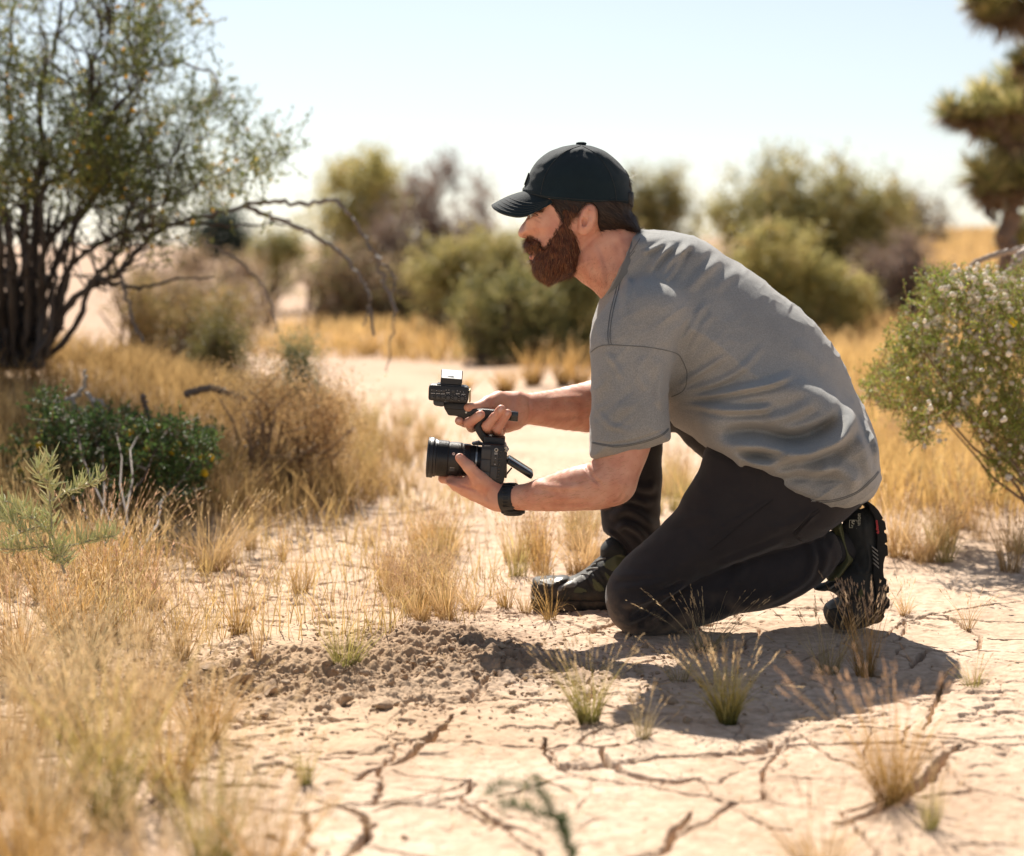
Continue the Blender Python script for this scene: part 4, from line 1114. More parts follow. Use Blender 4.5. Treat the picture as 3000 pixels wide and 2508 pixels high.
mb = MB(); mb.lathe(cw + [0, 0, -.0066], cw + [0, 0, -.009], [(0, .0175), (.0006, .0172)], 32); mb.build('watch_glass', M_GLASS, wc)

M_SOCK = mat_simple('dark_sock', (.018, .018, .020), .9, bump=.5, bscale=600)
V, F = surface(Shape([Chain([P(2380, 1630, 4.08), P(2450, 1605, 4.085), P(2490, 1600, 4.09)], [.035, .037, .036], k=.01)]), .003); mk('sock', V, F, M_SOCK, PERSON)
V, F = surface(Shape([Chain([P(1850, 1560, 4.36), P(1845, 1620, 4.36), P(1820, 1680, 4.355)], [.036, .034, .034], k=.01)]), .003); mk('sock', V, F, M_SOCK, PERSON)

# ---- shoes
M_SHOE = mat_cloth('black_shoe_fabric', (.018, .020, .020), (.030, .032, .031), rough=.6, sheen=.1, weave=700, bump=.5, scale=30, wear=.35)
M_OLIVE = mat_simple('olive_shoe_fabric', (.085, .090, .038), .7, bump=.5, bscale=700, var=.15)
M_SOLE = mat_cloth('black_rubber', (.013, .013, .0125), (.020, .020, .019), rough=.7, sheen=0, weave=400, bump=.4, scale=30, wear=.6)
M_GREYOV = mat_simple('grey_shoe_overlay', (.15, .145, .13), .5, bump=.3, bscale=500, var=.2)
def decal(bv, outline, name, mat, parent, step=2.4, off=.0012, Y0=3.5):
    pl = catmull(outline, 4); x0_, y0_ = pl.min(0); x1_, y1_ = pl.max(0)
    gx = np.arange(x0_, x1_ + step, step); gy = np.arange(y0_, y1_ + step, step)
    X, Yp = np.meshgrid(gx, gy, indexing='ij')
    ins = poly_sd(X.ravel(), Yp.ravel(), pl).reshape(X.shape) < step * .35
    idx = -np.ones(X.shape, int); VV = []; cnt = 0
    for i in range(X.shape[0]):
        for j in range(X.shape[1]):
            if not ins[i, j]: continue
            a = Vector(W(X[i, j], Yp[i, j], Y0)); c = Vector(W(X[i, j], Yp[i, j], 4.7)); hit = bv.ray_cast(a, (c - a).normalized())
            if hit[0] is None: continue
            VV.append(tuple(hit[0] + hit[1] * off)); idx[i, j] = cnt; cnt += 1
    FF = []
    for i in range(X.shape[0] - 1):
        for j in range(X.shape[1] - 1):
            q = [idx[i, j], idx[i, j + 1], idx[i + 1, j + 1], idx[i + 1, j]]
            if min(q) < 0: continue
            ys = [VV[k][1] for k in q]
            if max(ys) - min(ys) > .03: continue
            FF.append(q)
    if not FF: return None
    o = mk(name, VV, FF, mat, parent)
    return o
# near shoe, heel up, standing on its toes
YS = 4.085
up = Shape([Infl(C9([(775,440),(880,345),(960,325),(1030,300),(1100,320),(1150,400),(1165,600),(1170,760),(1150,860),(1140,980),(1150,1100),(1170,1200),(1160,1330),(1120,1440),(1050,1480),(1000,1400),(960,1300),(880,1250),(780,1220),(700,1200),(640,1170),(600,1155),(560,1120),(590,1080),(660,1020),(740,960),(850,850),(830,760),(790,600)]), YS, .046, .040, k=.008),
            Infl(C9([(600,1300),(680,1245),(760,1225),(900,1230),(1060,1300),(1110,1420),(1060,1500),(960,1545),(800,1560),(660,1550),(600,1470),(572,1380)]), YS, .050, .042, k=.012),
            Infl(C9([(475,1150),(480,1120),(560,1080),(620,1100),(600,1150),(570,1165)]), YS, .03, .012, k=.005)], folds_disp([Fold(C9([(1000,640),(900,800),(880,860)]), 7, -.002, 4.04), Fold(C9([(890,870),(920,940),(960,1000)]), 7, .003, 4.04), Fold(C9([(960,1000),(1040,940),(1040,800),(1000,640)]), 5, .0022, 4.04),
              Fold(C9([(1060,980),(1090,1100),(1110,1250),(1080,1400)]), 7, .0025, 4.04), Fold(C9([(1000,1050),(1040,1180),(1040,1330)]), 7, -.002, 4.04), Fold(C9([(980,340),(1000,480),(990,600)]), 6, .002, 4.04), Fold(C9([(700,1060),(800,1080),(900,1120),(960,1220)]), 6, -.0025, 4.04)], 4.1, .0008, 40))
V, F = surface(up, .0022); V = relax(V, F, 1, .3)
SHOE = mk('shoe', V, F, M_SHOE, PERSON); SHOE['label'] = 'black and olive trail shoe standing on its toes'
sb = BVHTree.FromPolygons([tuple(v) for v in V.tolist()], F.tolist())
V, F = surface(Shape([Infl(C9([(640,470),(740,440),(780,560),(840,740),(876,825),(820,905),(750,1000),(700,1050),(640,1060),(600,1040),(640,980),(700,900),(740,820),(720,740),(680,600)]), YS, .043, .022, k=.005)], folds_disp([Fold(C9([(700,480),(740,600),(790,740),(800,830)]), 4, -.0015, 4.04)], 4.1, .0006, 40)), .0022)
mk('shoe_collar', V, F, M_OLIVE, SHOE)
mb = MB()
SO = C9([(1035,272),(1080,275),(1130,330),(1160,380),(1180,415),(1163,418),(1166,440),(1195,440),(1210,530),(1188,532),(1190,565),(1212,570),(1222,660),(1196,662),(1198,685),(1222,690),(1228,795),(1200,800),(1182,870),(1178,960),(1190,1040),(1212,1035),(1212,1085),(1196,1090),(1198,1108),(1238,1110),(1238,1175),(1212,1180),(1214,1235),(1246,1240),(1244,1310),(1228,1340),(1200,1345),(1184,1400),(1196,1415),(1160,1470),(1120,1492),(1040,1500),(1080,1430),(1110,1300),(1100,1150),(1072,1000),(1078,900),(1105,800),(1115,650),(1112,500),(1080,380),(1040,320)])
mb.prism([tuple(q) for q in WA(SO, YS - .04)], YS - .050, YS + .050, .0018)
SOLE = mb.build('sole', M_SOLE, SHOE)
mb = MB()
for k in range(5):
    y = 690 + k * 42; pts = WA(C9([(1060 + k * 4, y), (1120 + k * 3, y + 50), (1120 + k * 3, y + 68), (1060 + k * 4, y + 18)]), YS - .04); mb.prism([tuple(q) for q in pts], YS - .052, YS - .03, .0006)
mb.build('heel_ribs', M_GREYOV, SHOE)
decal(sb, C9([(600,1300),(660,1250),(750,1225),(765,1270),(740,1330),(690,1345),(620,1350)]), 'toe_cap', M_GREYOV, SHOE)
decal(sb, C9([(930,1180),(960,1140),(985,1170),(970,1230),(940,1240)]), 'side_patch', M_OLIVE, SHOE)
mb = MB()
for a, b in [((620,1040),(700,1000)), ((600,1090),(690,1060)), ((640,1140),(740,1090)), ((700,1190),(790,1130))]:
    s_ = snap(sb, catmull(C9([a, ((a[0] + b[0]) / 2, (a[1] + b[1]) / 2 - 10), b]), 4, False))
    if len(s_) > 2: mb.tube(s_, .0022, 6)
if mb.V: mb.build('laces', M_GREYOV, SHOE)
# far shoe, flat on the ground
YF = 4.34
fs = Shape([Infl(C10([(205,1010),(240,890),(330,862),(480,852),(700,838),(800,860),(900,842),(1050,762),(1160,685),(1250,590),(1340,530),(1420,500),(1560,420),(1700,480),(1900,600),(2000,900),(2000,1330),(1400,1350),(900,1340),(480,1330),(350,1310),(240,1260),(200,1150)]), YF, .048, .040, k=.01, plane=4.31),
            Infl(C10([(1330,520),(1318,430),(1322,350),(1400,240),(1500,185),(1600,200),(1720,330),(1720,520),(1500,560),(1400,520)]), YF, .034, .025, k=.004)],
           folds_disp([Fold(C10(p), w, a, 4.30) for p, w, a in [([(580,960),(700,900),(830,880)], 6, .003), ([(620,1040),(760,980),(900,930)], 6, .003), ([(330,950),(450,970),(560,1010)], 6, .003), ([(1060,800),(1160,940),(1220,1060)], 5, -.002), ([(1150,760),(1270,900),(1380,1060)], 5, .0022), ([(1290,700),(1400,860),(1470,1000)], 5, -.002)]], 4.38, .0006, 40))
V, F = surface(fs, .0022)
FSH = mk('shoe', V, F, M_SHOE, PERSON); FSH['label'] = 'grey, black and olive trail shoe flat on the ground'
fb = BVHTree.FromPolygons([tuple(v) for v in V.tolist()], F.tolist())
mb = MB(); mb.prism([tuple(q) for q in WA(C10([(190,1220),(210,1150),(300,1190),(500,1210),(1000,1215),(1500,1220),(2000,1230),(2000,1385),(1400,1400),(1170,1398),(1160,1380),(900,1390),(700,1385),(690,1365),(480,1375),(350,1352),(250,1320),(200,1270)]), 4.30)], YF - .052, YF + .05, .003); mb.build('sole', M_SOLE, FSH)
for pl, nm, mt in [([(1360,640),(1500,520),(1600,470),(1720,500),(1720,640),(1560,750)], 'side_patch', M_OLIVE), ([(880,870),(1080,775),(1140,830),(1080,880),(980,920)], 'overlay', M_GREYOV), ([(930,1000),(1020,1010),(1110,1060),(1030,1085),(890,1085)], 'overlay', M_OLIVE), ([(1120,760),(1270,680),(1290,700),(1180,770),(1140,790)], 'overlay', M_GREYOV),
                   ([(1190,860),(1270,900),(1390,1040),(1240,1045)], 'overlay', M_OLIVE), ([(1380,740),(1440,790),(1560,900),(1500,960),(1440,880)], 'overlay', M_OLIVE), ([(330,880),(480,862),(690,845),(720,870),(620,920),(540,960),(420,940)], 'toe_cap', M_GREYOV), ([(640,1000),(760,930),(900,880),(960,930),(900,1000),(760,1000),(650,1070)], 'overlay', M_GREYOV)]:
    decal(fb, C10(pl), nm, mt, FSH)
mb = MB()
for a, b in [((1180,650),(1330,540)), ((1230,600),(1410,530)), ((1100,720),(1290,690)), ((1010,790),(1150,800)), ((1170,670),(1260,620))]:
    s_ = snap(fb, catmull(C10([a, ((a[0] + b[0]) / 2, (a[1] + b[1]) / 2 - 12), b]), 4, False))
    if len(s_) > 2: mb.tube(s_, .0024, 6)
if mb.V: mb.build('laces', M_GREYOV, FSH)

# ---- writing: small mesh letters
def text(s, name, loc, size, mat, parent, rot=0, flip=(math.pi / 2, 0, 0), ext=.0003, bold=0.0):
    cu = bpy.data.curves.new(name, 'FONT'); cu.body = s; cu.size = size; cu.extrude = ext; cu.align_x = 'CENTER'; cu.align_y = 'CENTER'; cu.offset = bold
    tmp = bpy.data.objects.new(name, cu); COL.objects.link(tmp)
    dg = bpy.context.evaluated_depsgraph_get(); me = bpy.data.meshes.new_from_object(tmp.evaluated_get(dg))
    bpy.data.objects.remove(tmp)
    M = Matrix.Translation(loc) @ Matrix.Rotation(-rot, 4, 'Y') @ Matrix.Rotation(math.pi / 2, 4, 'X')
    me.transform(M); me.materials.clear(); me.materials.append(mat); me.name = name
    return new_obj(name, me, parent)
M_MARK = mat_simple('shoe_print', (.26, .26, .20), .6); M_RED = mat_simple('red_print', (.45, .02, .03), .5)
def on(bv, px, py, off=.0012):
    a = Vector(W(px, py, 3.5)); c = Vector(W(px, py, 4.7)); h_ = bv.ray_cast(a, (c - a).normalized())
    return (h_[0] + Vector((0, -off, 0))) if h_[0] is not None else Vector(W(px, py, 4.03))
q = C9([(875,473)])[0]; l0 = on(sb, *q, .0016)
mb = MB()
for dx, dz, sx, sz in ((0, .0078, .0165, .0012), (0, -.0078, .0165, .0012), (-.0076, 0, .0012, .0165), (.0076, 0, .0012, .0165)): mb.box(l0 + Vector((dx, 0, dz)), (sx, .0006, sz))
LG = mb.build('shoe_logo', M_MARK, SHOE); text('S', 'logo_letter', l0, .017, M_MARK, LG, math.radians(0), bold=.0004)
q = C9([(932,470)])[0]; text('salomon', 'shoe_lettering', on(sb, *q, .0016), .0125, M_MARK, SHOE, math.radians(90), bold=.0001)
q = C9([(1128,505)])[0]; text('contagrip', 'sole_lettering', Vector(W(q[0], q[1], YS - .0515)), .0075, M_RED, SOLE, math.radians(-82), bold=.0002)
# ------------------------------------------------------------------ the film camera in his hands
CAMT = thing('cinema_camera', 'black cinema camera with zoom lens and top handle held by the kneeling man', 'camera', W(1400, 1350, 4.13))
M_CB = mat_simple('camera_black', (.014, .015, .016), .45, bump=.3, bscale=1500, var=.15)
M_CG = mat_simple('camera_grey', (.045, .046, .047), .5, bump=.25, bscale=1500)
M_CM = mat_simple('camera_metal', (.40, .40, .38), .28, metal=.85)
M_WH = mat_simple('white_print', (.55, .55, .53), .5)
M_GLOSS = mat_simple('camera_gloss', (.012, .013, .014), .18)
def cc2(pts, Y): return [tuple(q) for q in WA(C2(pts), Y)]
def c2(a, b, Y): return np.array(W(1200 + a * .3095, 1050 + b * .3096, Y))
YB = 4.078
mb = MB(); mb.prism(cc2([(686,815),(700,808),(895,828),(915,850),(925,905),(893,1168),(868,1192),(800,1170),(655,1120),(668,1000)], YB), YB, YB + .115, .0025)
BODY = mb.build('camera_body', M_CB, CAMT)
for pts in ([(684,856),(770,862),(766,954),(680,948)], [(679,957),(765,962),(759,1072),(667,1058)], [(667,1066),(758,1080),(752,1130),(662,1110)], [(777,862),(842,868),(833,1018),(769,1010)], [(768,1020),(832,1028),(822,1150),(760,1130)]):
    mb = MB(); mb.prism(cc2(pts, YB), YB - .0013, YB + .002, .0006); mb.build('port_cover', M_CG, BODY)
def disc(a, b, Y, r, d, mat, name, par, seg=24):
    mb = MB(); p = c2(a, b, Y); mb.lathe(p, p + [0, -1, 0], [(0, r), (d * .7, r), (d, r * .85)], seg); return mb.build(name, mat, par)
disc(821, 866, YB, .0042, .0022, M_CM, 'port', BODY); disc(821, 866, YB - .0021, .0026, .0006, M_GLOSS, 'port', BODY)
disc(816, 925, YB - .0010, .0024, .0008, M_GLOSS, 'port', BODY); disc(809, 982, YB - .0010, .0022, .0008, M_GLOSS, 'port', BODY)
mb = MB()
for a, b, w, h_ in ((818, 896, 32, 5), (818, 906, 28, 4), (812, 945, 10, 4), (808, 1002, 10, 7), (735, 828, 60, 3)):
    p = c2(a, b, YB - .0014); mb.box(p, (w * .00022, .0004, h_ * .00022))
mb.build('port_marks', M_WH, BODY)
mb = MB()
for k in range(9):
    a, b = 862 - k * 3.2, 880 + k * 32; p = c2(a, b, YB - .0003); mb.box(p, (.0034, .0012, .0040), bev=.0004)
mb.build('cooling_grille', M_GLOSS, BODY)
mb = MB(); mb.tube([c2(898, 850, YB - .004), c2(925, 835, YB - .005), c2(938, 858, YB - .005), c2(920, 885, YB - .004), c2(903, 872, YB - .004)], .0014, 6, closed=False); mb.box(c2(915, 855, YB + .004), (.007, .008, .012), bev=.002); mb.build('strap_lug', M_CM, BODY)
mb = MB(); mb.box(c2(908, 1000, YB + .055), (.006, .085, .050), bev=.002); mb.build('rear_panel', M_GLOSS, BODY)
mb = MB(); mb.prism(cc2([(585,812),(655,796),(668,808),(690,818),(690,830),(600,826)], YB + .02), YB + .03, YB + .07, .001); mb.build('top_plate', M_CB, BODY)
# lens
LA, LB = c2(168, 934, 4.137), c2(690, 975, 4.137)
u = .3095 / 1408
prof = [(0, 176), (2, 188), (8, 193), (22, 193), (24, 190), (30, 193), (56, 193), (60, 189), (62, 182), (74, 180), (84, 182), (86, 176), (90, 172)]
for k in range(17): prof += [(95 + k * 6, 173), (97.5 + k * 6, 173), (98 + k * 6, 168.5), (100.5 + k * 6, 168.5)]
prof += [(200, 166), (204, 160), (214, 160), (216, 166), (300, 165), (303, 160), (308, 160), (310, 165)]
for k in range(12): prof += [(330 + k * 6, 158), (332.5 + k * 6, 158), (333 + k * 6, 154), (335.5 + k * 6, 154)]
prof += [(404, 152), (410, 148), (450, 146), (455, 142), (500, 140), (523, 140)]
mb = MB(); mb.lathe(LA, LB, [(t * u, r * u) for t, r in prof], 72); LENS = mb.build('lens', M_GLOSS, CAMT)
LENS.data.materials.clear(); LENS.data.materials.append(mat_simple('lens_barrel', (.018, .018, .019), .36, bump=.15, bscale=1200))
mb = MB(); mb.lathe(LA, LB, [(-.0004, 165 * u), (.0002, 166 * u)], 48); mb.build('lens_glass', M_GLASS, LENS)
mb = MB(); mb.lathe(LA, LB, [(455.5 * u, 142.6 * u), (458 * u, 148 * u), (474 * u, 148 * u), (476 * u, 142 * u)], 64, False); mb.build('lens_mount', M_CM, LENS)
ax = (LB - LA) / np.linalg.norm(LB - LA); tilt = math.atan2(ax[2], ax[0])
def onlens(a, b, r, off=.0006):
    p = c2(a, b, 4.137); w = p - LA; h_ = w - ax * (w @ ax); hh = h_[2] / max(abs(ax[0]), .5)
    y = math.sqrt(max((r * u) ** 2 - hh * hh, 1e-8)); return Vector((p[0], 4.137 - y - off, p[2]))
text('G', 'lens_letter', onlens(421, 889, 165, .001), .0070, M_WH, LENS, tilt, bold=.0004)
p = onlens(421, 889, 165, .0004); mb = MB(); mb.lathe(p, p + Vector((0, -1, 0)), [(0, .0036), (.0004, .0036)], 20); mb.build('lens_badge', mat_simple('badge_red', (.16, .012, .02), .4), LENS)
mb = MB()
for a, b, w, h_ in ((520, 852, 18, 4), (518, 868, 16, 4), (520, 884, 20, 4), (520, 900, 16, 4), (519, 916, 18, 4), (621, 983, 10, 10), (621, 1010, 3, 34), (392, 1018, 9, 5), (406, 1018, 9, 5), (422, 1019, 9, 5), (402, 1036, 3, 24), (170, 880, 3, 6), (168, 900, 3, 6), (166, 930, 3, 6), (164, 960, 3, 6)):
    r = 152 if a > 450 else (166 if a > 250 else 193)
    p = onlens(a, b, r + (6 if a > 600 else 0)); mb.box(p, (w * u, .0005, h_ * u), Matrix.Rotation(-tilt, 3, 'Y'))
mb.build('lens_marks', M_WH, LENS)
p = onlens(405, 1035, 165, -.0004); mb = MB(); mb.box(p, (.0115, .003, .008), bev=.001); mb.build('lens_switch', M_CG, LENS)
# handle
YH = 4.118
mb = MB(); mb.prism(cc2([(318,418),(548,424),(556,470),(640,480),(700,480),(960,506),(958,592),(740,566),(700,600),(672,640),(700,700),(738,738),(790,742),(905,757),(900,832),(790,818),(700,805),(655,745),(608,662),(640,596),(600,560),(560,552),(520,576),(440,546),(366,541),(326,472)], YH), YH, YH + .030, .003)
HAN = mb.build('top_handle', M_CB, CAMT)
mb = MB(); mb.prism(cc2([(955,502),(1030,510),(1024,598),(950,592)], YH), YH - .002, YH + .032, .0015); mb.build('handle_end', M_GLOSS, HAN)
mb = MB(); mb.prism(cc2([(706,738),(905,757),(898,832),(792,820),(702,806)], YH - .012), YH - .014, YH + .044, .002); mb.build('handle_foot', M_CB, HAN)
mb = MB(); p = c2(765, 738, YH + .012); mb.lathe(p, p + [0, 0, 1], [(-.004, .0055), (.004, .0055), (.005, .0045)], 20); mb.build('handle_screw', M_CM, HAN)
disc(535, 512, YH, .0022, .001, M_CM, 'handle_screw', HAN)
mb = MB(); mb.tube([c2(335, 478, YH - .0004), c2(450, 484, YH - .0004), c2(545, 486, YH - .0004)], .0006, 5); mb.build('handle_seam', M_GLOSS, HAN)
# audio unit with dials and switches
YX = 4.098
mb = MB(); mb.prism(cc2([(180,275),(186,258),(205,248),(530,268),(552,278),(560,296),(552,410),(540,424),(520,425),(190,398),(176,385)], YX), YX, YX + .060, .003)
XLR = mb.build('audio_unit', M_CB, CAMT)
mb = MB(); mb.prism(cc2([(222,396),(325,402),(325,455),(300,458),(240,448),(224,432)], YX + .006), YX + .006, YX + .05, .002); mb.build('unit_connector', M_CG, XLR)
mb = MB(); mb.box(c2(572, 350, YX + .030), (.003, .052, .026), bev=.001); mb.build('unit_socket_plate', mat_simple('brass_plate', (.45, .36, .20), .4, metal=.7), XLR)
for a, b in ((366, 372), (435, 377), (500, 381)):
    disc(a, b, YX, .0060, .0035, M_CB, 'dial', XLR, 28)
    disc(a, b, YX - .0035, .0036, .0003, M_CG, 'dial', XLR, 20)
for a, b in ((219, 362), (270, 366), (319, 370)):
    mb = MB(); mb.box(c2(a, b, YX - .0006), (.0074, .002, .0074), bev=.0006); sw = mb.build('switch', M_CG, XLR)
    mb = MB(); mb.box(c2(a + 6, b, YX - .0022), (.0022, .0022, .0030), bev=.0004); mb.build('switch_lever', M_GLOSS, sw)
for a, b in ((232, 302), (277, 306), (322, 310), (412, 312)):
    mb = MB(); mb.box(c2(a, b, YX - .0003), (.0060, .0016, .0060), bev=.0006); mb.build('button', M_CG, XLR)
mb = MB()
for x0_, x1_, y in ((202, 240, 330), (248, 287, 333), (295, 333, 336), (348, 380, 326), (440, 472, 335), (492, 528, 340)):
    n_ = 5
    for k in range(n_):
        a = x0_ + (x1_ - x0_) * (k + .5) / n_; mb.box(c2(a, y, YX - .0002), (.0012, .0006, .0011 if k % 2 else .0014))
for k in range(8):
    for cx_, cy_ in ((366, 372), (435, 377), (500, 381)):
        an = math.radians(-40 + k * 37); mb.box(c2(cx_ + 33 * math.cos(an), cy_ - 33 * math.sin(an), YX - .0002), (.0008, .0006, .0008))
for a, b in ((210, 300), (255, 304), (300, 307), (345, 300), (372, 300), (452, 308), (480, 316), (510, 318)): mb.box(c2(a, b, YX - .0002), (.0014, .0006, .0010))
mb.build('unit_marks', M_WH, XLR)
mb = MB(); mb.prism(cc2([(258,238),(490,256),(488,272),(256,252)], YX + .004), YX + .004, YX + .05, .001); mb.build('cold_shoe', M_GLOSS, XLR)
# receiver box on the cold shoe: top sloped for sun, sky glare painted pale
YR = 4.104
b0, b1, t0, t1 = c2(290, 238, YR), c2(492, 250, YR), c2(296, 184, YR), c2(498, 200, YR)
rec = np.array([0, .028, 0]); up_ = np.array([0, .038, .0150])
mb = MB()
q = [b0, b1, t1, t0, t0 + up_, t1 + up_]; bk0, bk1 = b0 + [0, .058, 0], b1 + [0, .058, 0]; tb0, tb1 = t0 + up_ + [0, .02, 0], t1 + up_ + [0, .02, 0]
mb.add([b0, b1, t1, t0, bk0, bk1, tb1, tb0, t0 + up_, t1 + up_], [[0, 1, 2, 3], [4, 7, 6, 5], [0, 3, 8, 7, 4], [1, 5, 6, 9, 2], [8, 9, 6, 7], [0, 4, 5, 1]])
REC = mb.build('receiver', M_CB, CAMT, smooth=False)
nn_ = np.cross(t1 - t0, up_); nn_ /= np.linalg.norm(nn_); nn_ = nn_ if nn_[2] > 0 else -nn_
e = nn_ * .0008; s0, s1 = t0 * .97 + t1 * .03, t1 * .97 + t0 * .03
mb = MB(); mb.add([s0 + e, s1 + e, s1 + up_ + e, s0 + up_ + e, s0, s1, s1 + up_, s0 + up_], [[0, 1, 2, 3], [0, 4, 5, 1], [1, 5, 6, 2], [2, 6, 7, 3], [3, 7, 4, 0]])
PLT = mb.build('receiver_glare_face', mat_simple('pale_sky_glare', (.55, .57, .55), .35), REC, smooth=False)  # pale colour imitates sky mirrored in the glossy top face
mb = MB(); m_ = (s0 * .6 + s1 * .4) + up_ * .18 + e * 1.6; mb.box(m_ + (s1 - s0) * .05, (.013, .0012, .0012)); mb.build('receiver_slot', M_GLOSS, REC)
# tilting screen at the back
YT = 4.092
mb = MB(); mb.prism(cc2([(914,984),(918,965),(944,948),(1168,1090),(1172,1108),(1156,1140),(1142,1142),(922,1000)], YT), YT, YT + .080, .002)
SCR = mb.build('tilt_screen', M_GLOSS, CAMT)
mb = MB(); mb.prism(cc2([(938,952),(950,956),(936,996),(924,990)], YT), YT - .0012, YT + .001, .0003); mb.prism(cc2([(1152,1088),(1166,1096),(1150,1134),(1138,1128)], YT), YT - .0012, YT + .001, .0003); mb.build('screen_frame', M_CG, SCR)
mb = MB(); mb.tube([c2(968, 1035, YT + .01), c2(930, 1080, YT + .01), c2(897, 1122, YT + .01)], .0018, 8); mb.tube([c2(968, 1035, YT + .065), c2(897, 1122, YT + .065)], .0018, 8); mb.build('screen_arm', M_CB, SCR)
# ------------------------------------------------------------------ plants
def gnd(px, py):
    """place on the terrain seen at a pixel"""
    u, d, zz = ray(px, py); z = 0.0
    for _ in range(12):
        t = (z - CAM_H) / zz; x, y = u * t, d * t; z = float(height(np.array([x]), np.array([y]))[0])
    return x, y, z
def gz(x, y): return float(height(np.array([float(x)]), np.array([float(y)]))[0])
def ribbons(P, Wd, col):
    """P (n,k,3) centre lines, Wd (n,k) widths, col (n,k,3) -> crossed-free flat ribbons turned at random"""
    n, k, _ = P.shape
    T = np.gradient(P, axis=1); T /= np.linalg.norm(T, axis=2)[..., None] + 1e-9
    a = rng.uniform(0, 2 * np.pi, n); s = np.stack([np.cos(a), np.sin(a), .2 * np.ones(n)], 1)[:, None, :]
    s = s - (s * T).sum(2)[..., None] * T; s /= np.linalg.norm(s, axis=2)[..., None] + 1e-9
    L = P - s * Wd[..., None] / 2; R = P + s * Wd[..., None] / 2
    V = np.stack([L, R], 2).reshape(-1, 3); C = np.repeat(col.reshape(-1, 3), 2, 0)
    b = (np.arange(n)[:, None] * k + np.arange(k - 1)[None]).reshape(-1) * 2
    F = np.stack([b, b + 1, b + 3, b + 2], 1)
    return V, F, C
def join(parts):
    V = []; F = []; C = []; n = 0
    for v, f, c in parts:
        V.append(v); F.append(f + n); C.append(c); n += len(v)
    return np.concatenate(V), np.concatenate(F), np.concatenate(C)
def tuft_geo(n, h, spread, width, base, tip, heads=.3, headcol=(.56, .41, .24), lean=(0, 0), r0=.02, droop=.5, headlen=.03, headw=.004, seed=0):
    g = np.random.default_rng(seed + 100)
    k = 6; t = np.linspace(0, 1, k)
    a = g.uniform(0, 2 * np.pi, n); rr = r0 * np.sqrt(g.uniform(0, 1, n))
    x0, y0 = rr * np.cos(a), rr * np.sin(a)
    L = h * g.uniform(.35, 1.08, n) ** .8
    L = np.where(g.uniform(size=n) < .22, L * .32, L)                    # short broken thatch at the foot
    out = spread * g.uniform(.1, 1.0, n) * L
    bent = g.uniform(size=n) < .12; out = np.where(bent, L * g.uniform(.5, .95, n), out)
    a2 = a + g.normal(0, .6, n)
    dx, dy = np.cos(a2) * out + lean[0] * L, np.sin(a2) * out + lean[1] * L
    dr = droop * g.uniform(0, 1, n); dr = np.where(bent, g.uniform(.9, 1.7, n), dr)
    X = x0[:, None] + dx[:, None] * (t ** 1.25)[None] + .02 * L[:, None] * np.sin(t * 5)[None] * g.normal(0, 1, n)[:, None]
    Y = y0[:, None] + dy[:, None] * (t ** 1.25)[None]
    Z = L[:, None] * (t[None] - dr[:, None] * .45 * t[None] ** 3) - .006
    P = np.stack([X, Y, Z], 2)
    Wd = width * g.uniform(.6, 1.3, n)[:, None] * np.interp(t, [0, .5, 1], [1, .8, .15])[None]
    cb, ct = np.array(base), np.array(tip)
    v = g.uniform(.7, 1.25, (n, 1, 1)); mixs = np.clip(t[None, :, None] * g.uniform(.8, 1.8, (n, 1, 1)), 0, 1)
    C = (cb * (1 - mixs) + ct * mixs) * v
    parts = [ribbons(P, Wd, C)]
    hn = int(n * heads)
    if hn > 0:
        # seed heads: a spindle of short bristles round the end of the blade
        ii = np.argsort(-L)[:hn]
        m = 9
        e0, e1 = P[ii, -2], P[ii, -1]; d = (e1 - e0); d /= np.linalg.norm(d, axis=1)[:, None] + 1e-9
        f = g.uniform(-.6, .6, (hn, m)); c = e1[:, None] + d[:, None] * (f * headlen)[..., None]
        bd = d[:, None] * .9 + g.normal(0, .17, (hn, m, 3)); bd /= np.linalg.norm(bd, axis=2)[..., None]
        bl = headlen * .30 * (1.1 - np.abs(f) * 1.2)
        q = np.stack([c, c + bd * (bl * .5)[..., None], c + bd * bl[..., None]], 2).reshape(-1, 3, 3)
        w = np.tile(np.array([headw * .28, headw * .36, headw * .05]), (len(q), 1))
        hc = np.array(headcol) * g.uniform(.75, 1.25, (len(q), 1, 1)) * np.ones((1, 3, 1))
        parts.append(ribbons(q, w, hc))
    return join(parts)
GOLD = ((.25, .16, .055), (.60, .375, .14)); STRAW = ((.33, .215, .095), (.66, .455, .23)); GREEN = ((.13, .135, .035), (.50, .40, .13)); PALE = ((.26, .22, .11), (.58, .46, .27)); PINK = (.50, .33, .21)
def tuft(px, py, hpx, wpx, label, n=120, cols=GREEN, heads=.35, headcol=(.60, .45, .26), group=None, seed=1, width=.00115, lean=(0, 0), name='grass_tuft', droop=.4, xyz=None):
    x, y, z = xyz or gnd(px, py)
    m = y / 5833.3; h = hpx * m; sp = .95 * wpx / max(hpx, 1)
    V, F, C = tuft_geo(n, h, sp, width, cols[0], cols[1], heads, headcol, lean, min(.16 * wpx * m, .05), droop, headlen=min(.045, .18 * h + .012), headw=.0042, seed=seed)
    V = V + np.array([x, y, z])
    o = mk(name, V, F, M_GRASS, None, False, C); tag(o, label, 'grass tuft', group)
    return o
